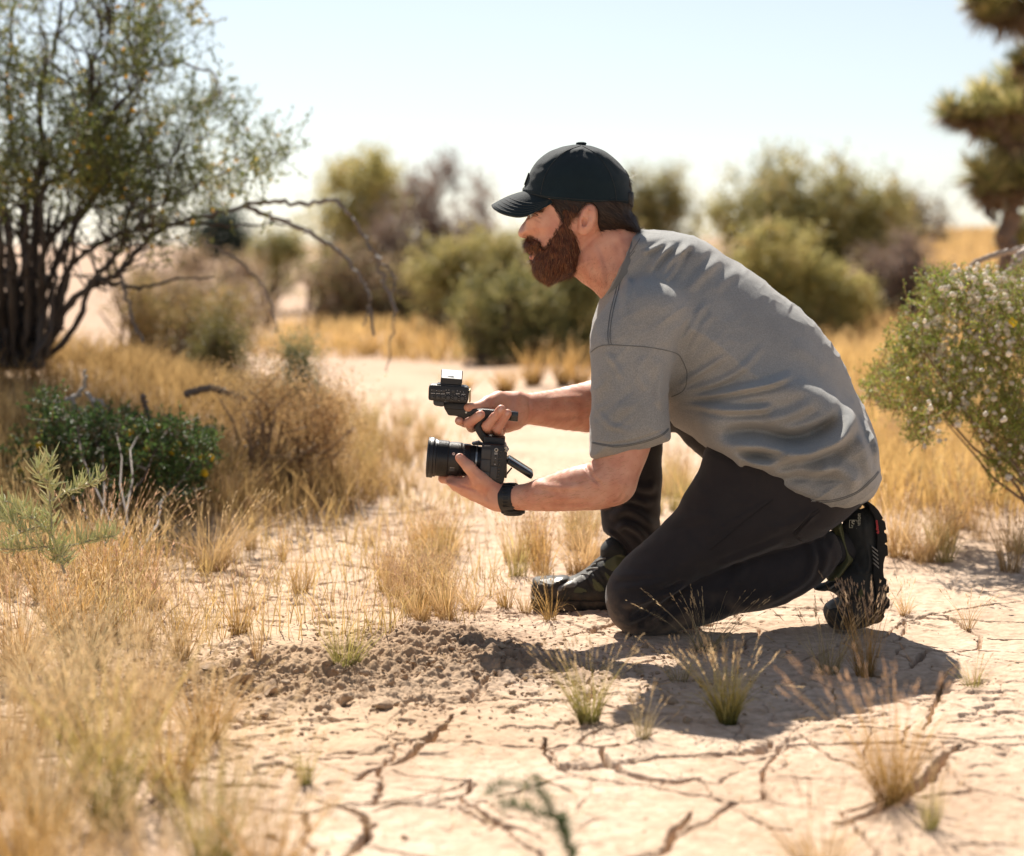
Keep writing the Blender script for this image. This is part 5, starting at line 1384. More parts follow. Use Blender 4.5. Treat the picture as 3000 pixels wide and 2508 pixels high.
TF = [(1725,2112,240,190,'yellow-green grass tuft with pale seed heads on cracked mud below the knee',150,GREEN,.4,None),
 (2132,2116,225,150,'dense green-gold grass tuft at the lower edge of the man\'s shadow',230,GREEN,.35,None),
 (1884,2168,165,100,'thin pale grass tuft between two denser ones at the shadow edge',45,PALE,.5,None),
 (2615,2352,400,300,'tall golden grass tuft with pink seed heads growing from a wide crack',190,GOLD,.4,PINK),
 (2395,2560,240,300,'blurred golden grass tuft cut by the bottom edge of the photo',120,GOLD,.4,PINK),
 (2425,1975,215,190,'sparse olive grass tuft in front of the near shoe\'s toe',70,PALE,.5,None),
 (2535,1985,290,150,'upright brown grass tuft against the near shoe sole',80,GOLD,.6,(.50,.36,.24)),
 (2065,1905,175,210,'fine grey-green grass tuft in the shadow under the shin',60,PALE,.6,None),
 (1992,1995,130,150,'small dark grass tuft on shaded cracked mud',40,PALE,.4,None),
 (2852,2012,100,130,'small sparse green tuft at the far end of a crack',36,GREEN,.3,None),
 (1612,1815,150,120,'orange-stemmed grass tuft before the toe of the flat shoe',40,GOLD,.6,None),
 (1385,1788,130,150,'straw coloured grass tuft below the camera lens',90,STRAW,.4,None),
 (1540,1790,110,110,'short yellowish tuft beside the flat shoe\'s toe',50,STRAW,.4,None),
 (1010,1945,210,210,'leaning grass tuft with reddish heads beside the clod mound',90,GREEN,.4,PINK),
 (755,1945,200,60,'narrow grass tuft with pinkish stem and seed head',30,STRAW,.5,PINK),
 (530,1925,230,170,'loose golden grass tuft with dark seed spikes',90,GOLD,.5,PINK),
 (700,1855,200,140,'feathery golden tuft behind the dark clods',90,GOLD,.5,PINK),
 (1070,1400,200,110,'tall golden green bunch of grass on open sand',150,((.22,.19,.06),(.58,.42,.16)),.15,None),
 (790,1432,130,60,'slim golden grass tuft in open sand',50,GOLD,.2,None),
 (880,1740,170,120,'bent brown grass tuft beside a clod',80,GOLD,.3,None),
 (300,1745,330,260,'tall golden grass bunch with pink heads beside the pale leafy sprig',190,GOLD,.5,PINK),
 (430,1740,230,170,'fan of golden grass beside a white pebble',120,GOLD,.4,None),
 (620,1670,230,260,'broad golden grass clump behind the white pebble',200,STRAW,.3,None),
 (2652,1798,105,90,'little straw tuft on pale mud behind the heel',50,STRAW,.4,None),
 (2835,1840,120,90,'thin stray tuft over long mud cracks',30,STRAW,.4,None),
 (895,2300,160,90,'blurred small tuft at the end of a wide crack',60,GREEN,.3,None),
 (2725,2430,200,110,'small green tuft in the shade of the tall golden one',50,GREEN,.4,None)]
for i, (px, py, hh, ww, lb, n, cols, hd, hc) in enumerate(TF):
    tuft(px, py, hh, ww, lb, int(n * 1.5), cols, hd * .5, hc or (.60, .45, .26), seed=i, lean=((random.random() - .5) * .25, 0))
# the blurred bank of grass at the lower left, close to the lens
NGR = ((.13, .14, .035), (.48, .37, .12))
NG = [(60,2600,520,380,GOLD,'golden bunch cut by the lower left corner of the photo'),(330,2420,600,380,NGR,'tall green-gold bunch in the middle of the blurred bank'),(620,2560,540,330,NGR,'green-footed bunch at the bottom edge beside bare mud'),(180,2150,420,380,PALE,'pale bunch behind the tall green-gold one'),(420,2130,340,300,STRAW,'straw bunch where the blurred bank meets the broken soil'),
      (20,2280,520,380,STRAW,'straw bunch cut by the left edge of the photo'),(250,1960,320,340,PALE,'pale feathery bunch at the far side of the blurred bank'),(60,1980,300,340,STRAW,'straw bunch below the pale leafy sprig'),(160,2750,560,380,GOLD,'golden bunch with only its tips above the bottom edge'),(-80,2450,560,380,GOLD,'golden bunch leaning in from the left edge'),(600,2180,260,240,GOLD,'small golden bunch at the right-hand rim of the blurred bank'),
      (470,2740,420,380,STRAW,'straw bunch rising from below the bottom edge'),(780,2640,360,240,GOLD,'golden bunch at the bottom edge nearest the wide crack'),(300,2240,400,360,STRAW,'tangled straw bunch in the thick of the blurred bank'),(500,2330,380,320,GOLD,'golden bunch between two green-footed ones'),(140,2420,480,380,PALE,'pale bunch among the golden ones at the lower left')]
for i, (px, py, hh, ww, cols, lb) in enumerate(NG):
    tuft(px, py, hh, ww, 'blurred ' + lb if 'blurred' not in lb else lb, 235, cols, .5, (.58, .43, .24), 'grass bunches in the blurred bank', seed=60 + i, width=.0017, name='grass_bunch')

# many more tufts standing over the sand: a few kinds, copied
KINDS = []
for i, (cols, n, hd, sp) in enumerate([(GOLD, 90, .3, .5), (STRAW, 80, .4, .55), (STRAW, 110, .2, .7), (GOLD, 60, .5, .35), (((.26,.22,.08),(.60,.46,.2)), 100, .2, .45), (STRAW, 45, .6, .4)]):
    V, F, C = tuft_geo(n, .13, sp, .0016, cols[0], cols[1], hd, PINK if i % 2 else (.60, .45, .26), (0, 0), .02, .5, .026, .004, seed=300 + i)
    KINDS.append(mk_mesh('dry_tuft', V, F, M_GRASS, False, C))
def scatter(n, poly, lab, grp, smin=.5, smax=1.3, seed=0, dens=None):
    g = np.random.default_rng(seed); P = np.array(poly, float); lo, hi = P.min(0), P.max(0); c = 0; tries = 0
    while c < n and tries < n * 60:
        tries += 1
        px, py = g.uniform(lo[0], hi[0]), g.uniform(lo[1], hi[1])
        if poly_sd(np.array([px]), np.array([py]), P)[0] > 0: continue
        x, y, z = gnd(px, py)
        if dens and vnoise2(np.array([x * 2.2]), np.array([y * 1.6]), 7)[0] < g.uniform(-.55, .35): continue
        o = bpy.data.objects.new('dry_grass_tuft', KINDS[g.integers(0, len(KINDS))]); COL.objects.link(o)
        s = g.uniform(smin, smax); o.location = (x, y, z); o.rotation_euler = (0, 0, g.uniform(0, 6.28)); o.scale = (s, s, s * g.uniform(.8, 1.2))
        tag(o, lab, 'grass tuft', grp); c += 1
scatter(118, [(650,1330),(1250,1200),(1300,1330),(1180,1520),(1330,1600),(1280,1760),(900,1760),(620,1600)], 'dry golden grass tuft on the open sand behind the camera lens', 'tufts on the sand', .5, 1.15, 1, True)
scatter(60, [(420,1760),(1280,1690),(1330,1830),(1120,1900),(480,1920)], 'low straw tuft among scattered soil crumbs', 'tufts among soil crumbs', .35, .9, 2, True)
scatter(28, [(-60,1700),(420,1660),(560,1900),(-60,1960)], 'dry tuft below the leafy sprig at the frame edge', 'tufts below the sprig', .7, 1.4, 3)
scatter(28, [(1500,1600),(1750,1500),(1760,1700),(1500,1790),(1400,1740)], 'golden tuft behind the flat shoe', 'tufts behind the flat shoe', .6, 1.2, 4)
scatter(42, [(2590,1300),(3060,1250),(3060,1640),(2900,1700),(2620,1640)], 'dry tuft under the white-seeded bush', 'tufts under the seeded bush', .7, 1.5, 5)
scatter(20, [(1950,1330),(2060,1400),(1960,1560),(1930,1650),(1800,1700),(1940,1450)], 'golden tuft seen between the arm and thigh', 'tufts between arm and thigh', .6, 1.2, 6)

def blades_on(n, pts, h, width, cols, seed, name, label, spread=.5, heads=.0):
    """short or far grass nobody could count: one object"""
    g = np.random.default_rng(seed); k = 4; t = np.linspace(0, 1, k)
    x, y = pts[:, 0], pts[:, 1]; z = height(x, y)
    hh = h * g.uniform(.5, 1.3, n) if np.isscalar(h) else h * g.uniform(.6, 1.2, n)
    a = g.uniform(0, 6.28, n); o = spread * hh * g.uniform(0, 1, n)
    P = np.stack([x[:, None] + (np.cos(a) * o)[:, None] * t ** 1.6, y[:, None] + (np.sin(a) * o)[:, None] * t ** 1.6, z[:, None] + hh[:, None] * t], 2)
    w = (width * (1 + y / 12))[:, None] * np.array([1, .9, .7, .25])[None] * g.uniform(.7, 1.3, (n, 1))
    c = np.array(cols[0])[None, None] * (1 - t[None, :, None]) + np.array(cols[1])[None, None] * t[None, :, None]
    c = c * g.uniform(.7, 1.3, (n, 1, 1))
    V, F, C = ribbons(P, w, c)
    o = mk(name, V, F, M_GRASS, None, False, C); tag(o, label, 'grass', None, 'stuff'); return o
def clumped(n, xr, yr, seed, cl=60, sig=.25, fn=None):
    g = np.random.default_rng(seed); out = []
    while sum(len(a) for a in out) < n:
        u = g.uniform(0, 1, cl); cy = yr[0] * (yr[1] / yr[0]) ** u; cx = g.uniform(xr[0], xr[1], cl) * (cy if xr[2] else 1)
        ii = g.integers(0, cl, n // 3); s = sig * (cy[ii] / yr[0]) ** .3
        p = np.stack([cx[ii] + g.normal(0, 1, len(ii)) * s, cy[ii] + g.normal(0, 1, len(ii)) * s], 1)
        if fn is not None: p = p[fn(p[:, 0], p[:, 1])]
        out.append(p)
    return np.concatenate(out)[:n]
# grass over the left mound, below the tall bush
p = clumped(27000, (-3.1, -.4, False), (5.6, 8.8), 11, 130, .18, lambda x, y: (x / y < -.075 + .035 * vnoise2(x * 3, y * 3, 4)))
blades_on(len(p), p, .12, .0023, ((.24, .15, .06), (.52, .35, .15)), 12, 'dry_grass', 'brown-gold dry grass covering the mound below the tall bush', .9)
p = clumped(9000, (-2.3, -1.0, False), (4.7, 6.2), 15, 70, .12, lambda x, y: (x / y < -.12) & (x > -2.2))
blades_on(len(p), p, .11, .0022, ((.36, .25, .11), (.62, .45, .22)), 16, 'dry_grass', 'straw grass at the foot of the low green bush', .6)
p = clumped(3200, (-.20, -.01, True), (3.9, 8.5), 17, 150, .03)
blades_on(len(p), p, .075, .0015, ((.30, .20, .075), (.60, .43, .18)), 18, 'dry_grass', 'sparse low straw scattered over the sand', .7)
# far meadow belt
p = clumped(24000, (-.16, .30, True), (12.5, 40), 21, 160, .5, lambda x, y: ((x / y > -.12 + .03 * vnoise2(x, y, 3)) & (y > 14.5) & (y < 18.5)) | ((x / y > .02) & (y > 13.5)))
blades_on(len(p), p, .15, .005, ((.42, .27, .10), (.72, .50, .22)), 22, 'dry_grass', 'pale golden grass belt in front of the far bushes', .5)
p = clumped(29000, (.06, .46, True), (6.0, 14), 31, 170, .22, lambda x, y: x / y > .125 + .05 * vnoise2(x * 2.2, y * 1.2, 6) - .004 * (y - 6))
blades_on(len(p), p, .13, .0028, ((.32, .21, .075), (.62, .42, .17)), 32, 'dry_grass', 'golden grass field behind the man\'s back', .55)
p = clumped(27000, (.10, .5, True), (14, 40), 41, 160, .5, lambda x, y: x / y > .10)
blades_on(len(p), p, .2, .006, ((.40, .27, .10), (.70, .48, .22)), 42, 'dry_grass', 'dry grass slope rising to the horizon', .5)

# ---- leaves on twigs
def leaf_cloud(cent, n_tw, twig_len, n_leaf, leaf, col_fn, seed, updir=(0, 0, .6), aspect=.45, droop=0, curl=0):
    """cent (m,3) clump points: twigs with paired leaves; returns leaves (V,F,C) and the twig lines"""
    g = np.random.default_rng(seed); m = len(cent)
    ii = g.integers(0, m, n_tw) if n_tw != m else np.arange(m)
    base = cent[ii]
    d = g.normal(0, 1, (n_tw, 3)) + np.array(updir); d /= np.linalg.norm(d, axis=1)[:, None]
    L = twig_len * g.uniform(.5, 1.3, n_tw)
    t = (np.arange(n_leaf) + .5) / n_leaf
    P = base[:, None] + d[:, None] * (L[:, None] * t[None])[..., None]
    P = P + g.normal(0, leaf * .25, P.shape)
    ld = g.normal(0, 1, P.shape) * .9 + d[:, None] * .7; ld /= np.linalg.norm(ld, axis=2)[..., None]
    s = np.cross(ld, g.normal(0, 1, P.shape)); s /= np.linalg.norm(s, axis=2)[..., None] + 1e-9
    sz = leaf * g.uniform(.6, 1.35, P.shape[:2])[..., None]
    P0 = P; P1 = P + ld * sz * .5 + s * sz * aspect * .5; P2 = P + ld * sz; P3 = P + ld * sz * .5 - s * sz * aspect * .5
    V = np.stack([P0, P1, P2, P3], 2).reshape(-1, 3)
    n = n_tw * n_leaf; F = np.arange(n * 4).reshape(-1, 4)
    C = np.repeat(col_fn(P.reshape(-1, 3), g), 4, 0)
    return (V, F, C), base, d, L
def cols_fn(palette, weights, var=.25):
    pal = np.array(palette); w = np.array(weights, float); w /= w.sum()
    def f(P, g):
        # colours come in patches, as shoots of one age do
        nzz = vnoise(P[:, 0] * 7, P[:, 1] * 7, P[:, 2] * 7, 3) * .5 + .5
        u = np.clip(nzz * .6 + g.uniform(0, 1, len(P)) * .4, 0, .999)
        u = (u - .15) / .7; u = np.clip(u, 0, .999)
        idx = np.searchsorted(np.cumsum(w), u); idx = np.clip(idx, 0, len(pal) - 1)
        return pal[idx] * g.uniform(1 - var, 1 + var, (len(P), 1))
    return f
def jitter_line(pts, Y0, Y1, amp=.015, n=6, seed=0):
    """pixel polyline with depth from Y0 to Y1 -> smooth wandering 3-D line"""
    g = np.random.default_rng(seed); m = len(pts)
    P = np.array([W(a, b, Y0 + (Y1 - Y0) * i / (m - 1)) for i, (a, b) in enumerate(pts)])
    Q = catmull(P, n, False)
    Q[1:-1] += g.normal(0, amp, (len(Q) - 2, 3))
    return Q
# the tall bush on the left
def C5(pts): return [(a * .6263, b * .6263) for a, b in pts]
YT_ = 7.0
BR = [([(150,1720),(230,1600),(330,1420),(470,1320),(560,1280),(640,1180),(720,1100),(840,1040),(960,1010),(1140,960)], 7.0, 6.75, .024, .010),
 ([(1140,960),(1230,1000),(1340,1040),(1430,1080),(1540,1140),(1620,1210),(1690,1310),(1730,1400),(1750,1570)], 6.75, 6.55, .0105, .005),
 ([(1140,960),(1260,945),(1420,955),(1560,945),(1640,1010),(1700,1100),(1760,1200),(1830,1270),(1845,1340),(1830,1380)], 6.75, 6.6, .0085, .004),
 ([(1760,1200),(1800,1340),(1855,1460)], 6.62, 6.58, .005, .006), ([(1730,1400),(1715,1470),(1700,1520)], 6.58, 6.56, .004, .002), ([(1845,1470),(1830,1600),(1810,1740)], 6.58, 6.58, .003, .0015),
 ([(470,1320),(560,1330),(650,1350),(740,1330),(860,1300),(1000,1297)], 6.95, 6.8, .014, .004),
 ([(150,1700),(200,1400),(300,1150),(420,950),(520,760)], 7.0, 7.1, .026, .008), ([(110,1700),(130,1300),(110,1000),(190,800),(190,400),(260,200),(290,0)], 7.0, 7.0, .030, .008),
 ([(60,1700),(50,1200),(0,900),(-60,600)], 7.0, 7.1, .028, .01), ([(140,1700),(160,1300),(200,900),(330,800),(450,650),(560,500),(700,330),(800,300)], 7.0, 6.85, .024, .006),
 ([(800,300),(860,290),(920,320),(990,340),(1020,400),(1030,460),(1055,500)], 6.85, 6.8, .0045, .002), ([(560,1280),(600,1420),(640,1540),(670,1600)], 6.9, 6.7, .007, .004),
 ([(200,1640),(300,1300),(400,1180),(550,1100),(700,1060),(900,1050),(1100,1055),(1300,1050),(1450,1075)], 7.0, 6.9, .018, .003), ([(960,1130),(1100,1210),(1200,1300),(1270,1420),(1300,1560)], 6.8, 6.7, .004, .002),
 ([(260,200),(340,60),(400,-80)], 7.0, 7.0, .009, .006), ([(130,1300),(280,1060),(400,980),(520,760),(600,560),(640,400),(600,100),(620,-80)], 7.05, 7.2, .02, .005),
 ([(20,1700),(-60,1400),(-200,1100)], 7.0, 7.1, .025, .012), ([(170,1700),(260,1560),(300,1540)], 7, 6.9, .02, .006), ([(90,1700),(80,1350),(160,1150),(150,900),(60,700),(40,300),(80,-60)], 7.0, 7.15, .024, .007),
 ([(190,1690),(330,1560),(430,1330),(560,1180),(600,1000),(700,860),(820,700),(900,520)], 7.0, 6.9, .02, .004), ([(600,1000),(760,960),(900,880),(1060,800),(1200,760)], 6.95, 6.9, .009, .003),
 ([(820,700),(960,640),(1060,560),(1110,500)], 6.9, 6.85, .005, .002), ([(640,1180),(820,1110),(930,1230)], 6.85, 6.8, .004, .002), ([(330,800),(420,560),(430,300),(520,80),(560,-60)], 6.9, 6.8, .010, .004)]
bush_T = thing('creosote_bush', 'tall dark-stemmed creosote bush with long arching dead branches and yellow flowers', 'bush', (W(60, 1040, 7.0)[0], 7.0, .30))
mb = MB(); ALLB = []
for i, (pl, Ya, Yb, ra, rb) in enumerate(BR):
    Q = jitter_line(C5(pl), Ya, Yb, .004, 6, i); ALLB.append(Q)
    bright = (.17, .14, .115) if i in (1, 2, 3, 4, 5, 11, 12, 14) else (.045, .034, .028)
    mb.tube(Q, np.linspace(ra, rb, len(Q)) * ({1: .9, 2: 1.0, 3: 1.3, 4: 1.3, 5: 1.3, 11: 1.2, 12: 1.0, 14: 1.2}.get(i, .66)) * (1 + .12 * np.sin(np.arange(len(Q)) * 1.7)), 7, bright)
gT = np.random.default_rng(5)
for i in range(34):                            # crowded stems at the foot
    bx_, tx_ = gT.uniform(-60, 210), 0; tx_ = bx_ + (bx_ - 80) * gT.uniform(.6, 2.2) + gT.normal(0, 60)
    Q = jitter_line(C5([(bx_, 1720), ((bx_ * .6 + tx_ * .4), 1500), ((bx_ * .3 + tx_ * .7), 1250), (tx_, gT.uniform(820, 1100))]), 7.0 + gT.normal(0, .06), 7.0 + gT.normal(0, .2), .006, 5, 40 + i)
    ALLB.append(Q) if False else None; mb.tube(Q, np.linspace(.016, .005, len(Q)) * gT.uniform(.6, 1.2), 6, (.04, .031, .026))
for i in range(330):                           # thinner stems between the traced ones
    src = ALLB[[0, 7, 8, 9, 10, 13, 16, 17, 19, 20, 21, 24][gT.integers(0, 12)]]; k = gT.integers(len(src) // 4, int(len(src) * .8)); p0 = src[k]
    if p0[0] > W(540, 600, 7)[0]: continue
    tgt = p0 + np.array([gT.normal(0, .12), gT.normal(0, .18), abs(gT.normal(.12, .14))])
    ss = np.linspace(0, 1, 6)[:, None]; Q = p0 * (1 - ss) + tgt * ss + gT.normal(0, .010, (6, 3)) * (ss > 0)
    mb.tube(Q, np.linspace(.0042, .0015, 6), 5, (.06, .046, .038))
trunk = mb.build('branches', M_BARKV, bush_T, True, True)
EL = [(90,100,200,230,1.0),(330,60,160,150,.6),(620,130,130,150,1.0),(780,60,110,120,.8),(90,480,190,220,1.5),(330,430,170,170,1.2),(560,470,160,170,1.2),(700,330,110,100,.8),(120,760,200,170,1.7),(340,700,170,140,1.5),(560,720,170,150,1.9),(740,640,160,150,1.6),(860,560,110,90,.7),
      (930,470,90,70,.55),(700,870,210,110,1.5),(460,880,160,100,1.0),(870,850,120,100,.8),(1030,880,110,70,.35),(1120,540,60,80,.25),(1180,790,110,60,.45),(1280,720,60,50,.3),(1060,680,90,70,.25),(660,1020,170,60,.6),(300,980,120,80,.4),(780,1050,150,50,.35),(90,980,120,100,.4),(620,1150,120,60,.25),(-60,400,150,500,1.6),(700,180,100,120,.6)]
ew = np.array([e[4] for e in EL]); ei = gT.choice(len(EL), 2600, p=ew / ew.sum()); cen = []
for k in ei:
    cx, cy, rx, ry, _ = EL[k]; a = gT.uniform(0, 6.28); r = math.sqrt(gT.uniform(0, 1)); Yd = 7.0 + gT.normal(0, .30)
    cen.append(W((cx + rx * 1.05 * r * math.cos(a)) * .6263, (cy + ry * 1.05 * r * math.sin(a)) * .6263, Yd))
cen = np.array(cen); kc = cen[gT.choice(len(cen), 210, replace=False)]
cen = np.where(gT.uniform(size=(len(cen), 1)) < .75, kc[gT.integers(0, 210, len(cen))] + gT.normal(0, 1, cen.shape) * np.array([.035, .05, .06]), cen)
cf = cols_fn([(.07, .10, .026), (.16, .19, .048), (.32, .32, .085), (.56, .44, .12)], [3, 4, 2.4, 1.0])
(LV, LF, LC), tb_, td_, tl_ = leaf_cloud(cen, 3500, .095, 15, .0125, cf, 6, (0, 0, .5), .5)
mk('leaves', LV, LF, M_LEAF, bush_T, False, LC)
def twigs(base, d, L, w, col, name, parent, mat=M_LEAF):
    t = np.linspace(0, 1, 3); P = base[:, None] + d[:, None] * (L[:, None] * t[None])[..., None]
    V, F, C = ribbons(P, np.full((len(P), 3), w), np.tile(np.array(col), (len(P), 3, 1))); return mk(name, V, F, mat, parent, False, C)
twigs(tb_ - td_ * .03, td_, tl_ + .03, .0022, (.07, .055, .04), 'twigs', bush_T)
def balls(cent, r, col, name, parent, seed=0, jit=.3, sub=1, mat=M_LEAF, kind=None):
    bm = bmesh.new(); bmesh.ops.create_icosphere(bm, subdivisions=sub, radius=1); v0 = np.array([v.co[:] for v in bm.verts]); f0 = np.array([[v.index for v in f.verts] for f in bm.faces]); bm.free()
    g = np.random.default_rng(seed); n = len(cent); s = r * g.uniform(1 - jit, 1 + jit, n)
    V = (cent[:, None] + v0[None] * s[:, None, None] * (1 + .18 * g.normal(0, 1, (n, len(v0), 1)))).reshape(-1, 3); F = (f0[None] + (np.arange(n) * len(v0))[:, None, None]).reshape(-1, 3)
    C = np.repeat(np.array(col) * g.uniform(.8, 1.15, (n, 1)), len(v0), 0)
    o = mk(name, V, F, mat, parent, True, C)
    if kind: tag(o, kind=kind)
    return o
FL_ = cen[gT.choice(len(cen), 150, replace=False)] + gT.normal(0, .02, (150, 3)); FL_[:, 1] -= .12
balls(FL_, .0060, (.80, .52, .04), 'flowers', bush_T, 7, kind='stuff')

# low green bush with yellow flowers on the left
bl = thing('creosote_bush', 'low dark green bush with small yellow flowers below dead grey twigs', 'bush', gnd(330, 1500))
g = np.random.default_rng(9); c = []
EL2 = [(120,1330,110,70,1),(200,1250,110,60,1.2),(330,1290,150,80,2),(470,1300,110,80,1.6),(560,1340,60,80,1),(600,1300,35,60,.5),(250,1390,170,90,2),(420,1410,160,80,2),(90,1420,90,90,1),(150,1200,50,40,.3),(520,1430,90,60,.8)]
w_ = np.array([e[4] for e in EL2])
for k in g.choice(len(EL2), 900, p=w_ / w_.sum()):
    cx, cy, rx, ry, _ = EL2[k]; a = g.uniform(0, 6.28); r = math.sqrt(g.uniform()); c.append(W(cx + rx * r * math.cos(a), cy + ry * r * math.sin(a), 5.55 + g.normal(0, .16)))
c = np.array(c)
(LV, LF, LC), tb_, td_, tl_ = leaf_cloud(c, 1900, .05, 14, .0115, cols_fn([(.03, .055, .018), (.06, .11, .032), (.12, .19, .05), (.24, .20, .05)], [3, 4, 2, .7]), 10, (0, 0, .8), .5)
mk('leaves', LV, LF, M_LEAF, bl, False, LC); twigs(tb_ - td_ * .02, td_, tl_ + .02, .0018, (.10, .06, .035), 'twigs', bl)
mb = MB(); b0_ = np.array(gnd(330, 1505))
for i in range(14):
    p1 = c[g.integers(0, len(c))]; ss = np.linspace(0, 1, 6)[:, None]; st = b0_ + [g.normal(0, .08), g.normal(0, .05), -.01]; Q = st * (1 - ss) + p1 * ss + g.normal(0, .008, (6, 3)) * (ss > 0); mb.tube(Q, np.linspace(.005, .0018, 6), 5, (.12, .07, .045))
mb.build('stems', M_BARKV, bl, True, True)
fl = np.array([W(a, b, 5.4) for a, b in [(462,1248),(213,1305),(115,1305),(505,1325),(540,1330),(610,1330),(590,1340),(430,1315),(380,1270),(300,1350),(60,1380),(620,1340),(400,1330),(250,1370),(520,1300),(600,1385)]]); balls(fl, .010, (.80, .58, .03), 'flowers', bl, 3, kind='stuff')
c2_ = c[c[:, 2] < np.median(c[:, 2])]
# dead grey wood above it
dead = MB()
for pl, Ya, ra, rb in [([(240,1420),(270,1340),(300,1290),(310,1230),(285,1190),(255,1150)], 5.7, .010, .006), ([(190,1300),(215,1210),(205,1170),(180,1185)], 5.7, .009, .004), ([(205,1170),(230,1150),(250,1120),(252,1085)], 5.7, .008, .004), ([(130,1260),(160,1190),(200,1170)], 5.72, .006, .004), ([(250,1150),(300,1180),(330,1210)], 5.7, .005, .003), ([(370,1330),(400,1360),(430,1380)], 5.4, .004, .002), ([(200,1170),(240,1210),(255,1240)], 5.7, .006, .004)]:
    Q = jitter_line(pl, Ya, Ya - .05, .003, 5, 3); dead.tube(Q, np.linspace(ra, rb, len(Q)), 6, (.38, .34, .30))
o = dead.build('dead_branch', M_BARKV, None, True, True); tag(o, 'bleached grey dead branch forking above the low green bush', 'branch')
for pl, Ya, ra, rb, lb in [([(545,1155),(590,1140),(640,1142),(690,1160),(715,1165)], 6.2, .013, .009, 'curved dark dead branch lying in the brown grass'), ([(418,1160),(425,1190),(440,1230)], 5.9, .009, .006, 'short bent pale stick standing in the brown grass')]:
    mb = MB(); Q = jitter_line(pl, Ya, Ya, .002, 6, 3); mb.tube(Q, np.linspace(ra, rb, len(Q)), 8, (.16, .115, .085)); o = mb.build('dead_branch', M_BARKV, None, True, True); tag(o, lb, 'branch')

# pale leafy sprig at the left edge, nearly in focus
sp = thing('saltbush_sprig', 'pale grey-green sprig with narrow curling leaves at the left edge', 'plant', gnd(190, 1660))
mb = MB(); YSP = 3.72; SP = [([(190,1680),(160,1600),(148,1500),(145,1400),(148,1335)], 1), ([(148,1470),(200,1440),(250,1420),(297,1405)], .8), ([(150,1610),(200,1600),(250,1590),(300,1575),(338,1570)], .8), ([(152,1560),(100,1520),(50,1480),(0,1465)], .8), ([(155,1600),(90,1605),(30,1610),(-30,1600)], .8), ([(120,1540),(60,1560),(10,1590),(-40,1620)], .7), ([(150,1640),(170,1625),(200,1650)], .5), ([(60,1560),(30,1520),(-20,1540)], .6), ([(148,1420),(120,1395),(108,1370)], .6), ([(100,1520),(60,1505),(20,1510),(-20,1500)], .6)]
lv = []
for i, (pl, q) in enumerate(SP):
    Q = jitter_line(pl, YSP, YSP + (.08 if i % 2 else -.06) * (i > 0), .0006, 8, i); mb.tube(Q, np.linspace(.0026 * q, .0010, len(Q)), 6, (.30, .26, .19))
    D = catmull(Q, 3, False); n = int(len(D) * 1.0)
    for k in range(n):
        t = g.uniform(.05, 1) * (len(D) - 2); j = int(t); p0 = D[j]; ax_ = D[j + 1] - D[j]; ax_ /= np.linalg.norm(ax_) + 1e-9
        rd = g.normal(0, 1, 3); rd -= rd @ ax_ * ax_; rd /= np.linalg.norm(rd); L_ = g.uniform(.018, .034) * (1.15 - .4 * t / len(D))
        tt_ = np.linspace(0, 1, 5)[:, None]; crv = p0 + rd * L_ * .75 * tt_ + ax_ * L_ * .35 * tt_ + (np.array([0, 0, .55]) + g.normal(0, .25, 3)) * L_ * tt_ ** 2
        lv.append(crv)
lm = MB()
for crv in lv: lm.tube(crv, np.array([.0007, .0014, .0015, .0013, .0005]), 5, np.array([(.62, .64, .36), (.70, .70, .42), (.54, .56, .30), (.74, .68, .42)][g.integers(0, 4)]) * g.uniform(.8, 1.1))
mb.build('stem', M_BARKV, sp, True, True); lm.build('leaves', M_LEAF, sp, True, True)

# blurred green sprig close to the lens at the bottom
s2 = thing('green_sprig', 'blurred dark green feathery sprig close to the lens at the bottom edge', 'plant', gnd(1690, 2560))
mb = MB(); parts = []
for i, pl in enumerate([[(1700,2620),(1670,2480),(1620,2380),(1560,2320),(1480,2300),(1430,2330)], [(1680,2520),(1640,2420),(1600,2340),(1570,2290)], [(1690,2560),(1660,2450),(1650,2400)], [(1620,2400),(1540,2370),(1470,2360)]]):
    Q = jitter_line(pl, 2.32, 2.30, .0008, 6, i); mb.tube(Q, np.linspace(.0018, .0007, len(Q)), 5, (.14, .15, .07)); D = catmull(Q, 3, False)
    idx = g.integers(3, len(D), 130); d = g.normal(0, 1, (130, 3)) + [0, 0, .5]; d /= np.linalg.norm(d, axis=1)[:, None]
    t = np.linspace(0, 1, 3); P_ = D[idx][:, None] + d[:, None] * (.024 * g.uniform(.4, 1, 130)[:, None] * t[None])[..., None]
    parts.append(ribbons(P_, np.full((130, 3), .0020) * np.array([1, .9, .2]), np.tile(np.array((.10, .15, .055)), (130, 3, 1)) * g.uniform(.6, 1.3, (130, 1, 1))))
mb.build('stem', M_BARKV, s2, True, True); V, F, C = join(parts); mk('leaves', V, F, M_LEAF, s2, False, C)

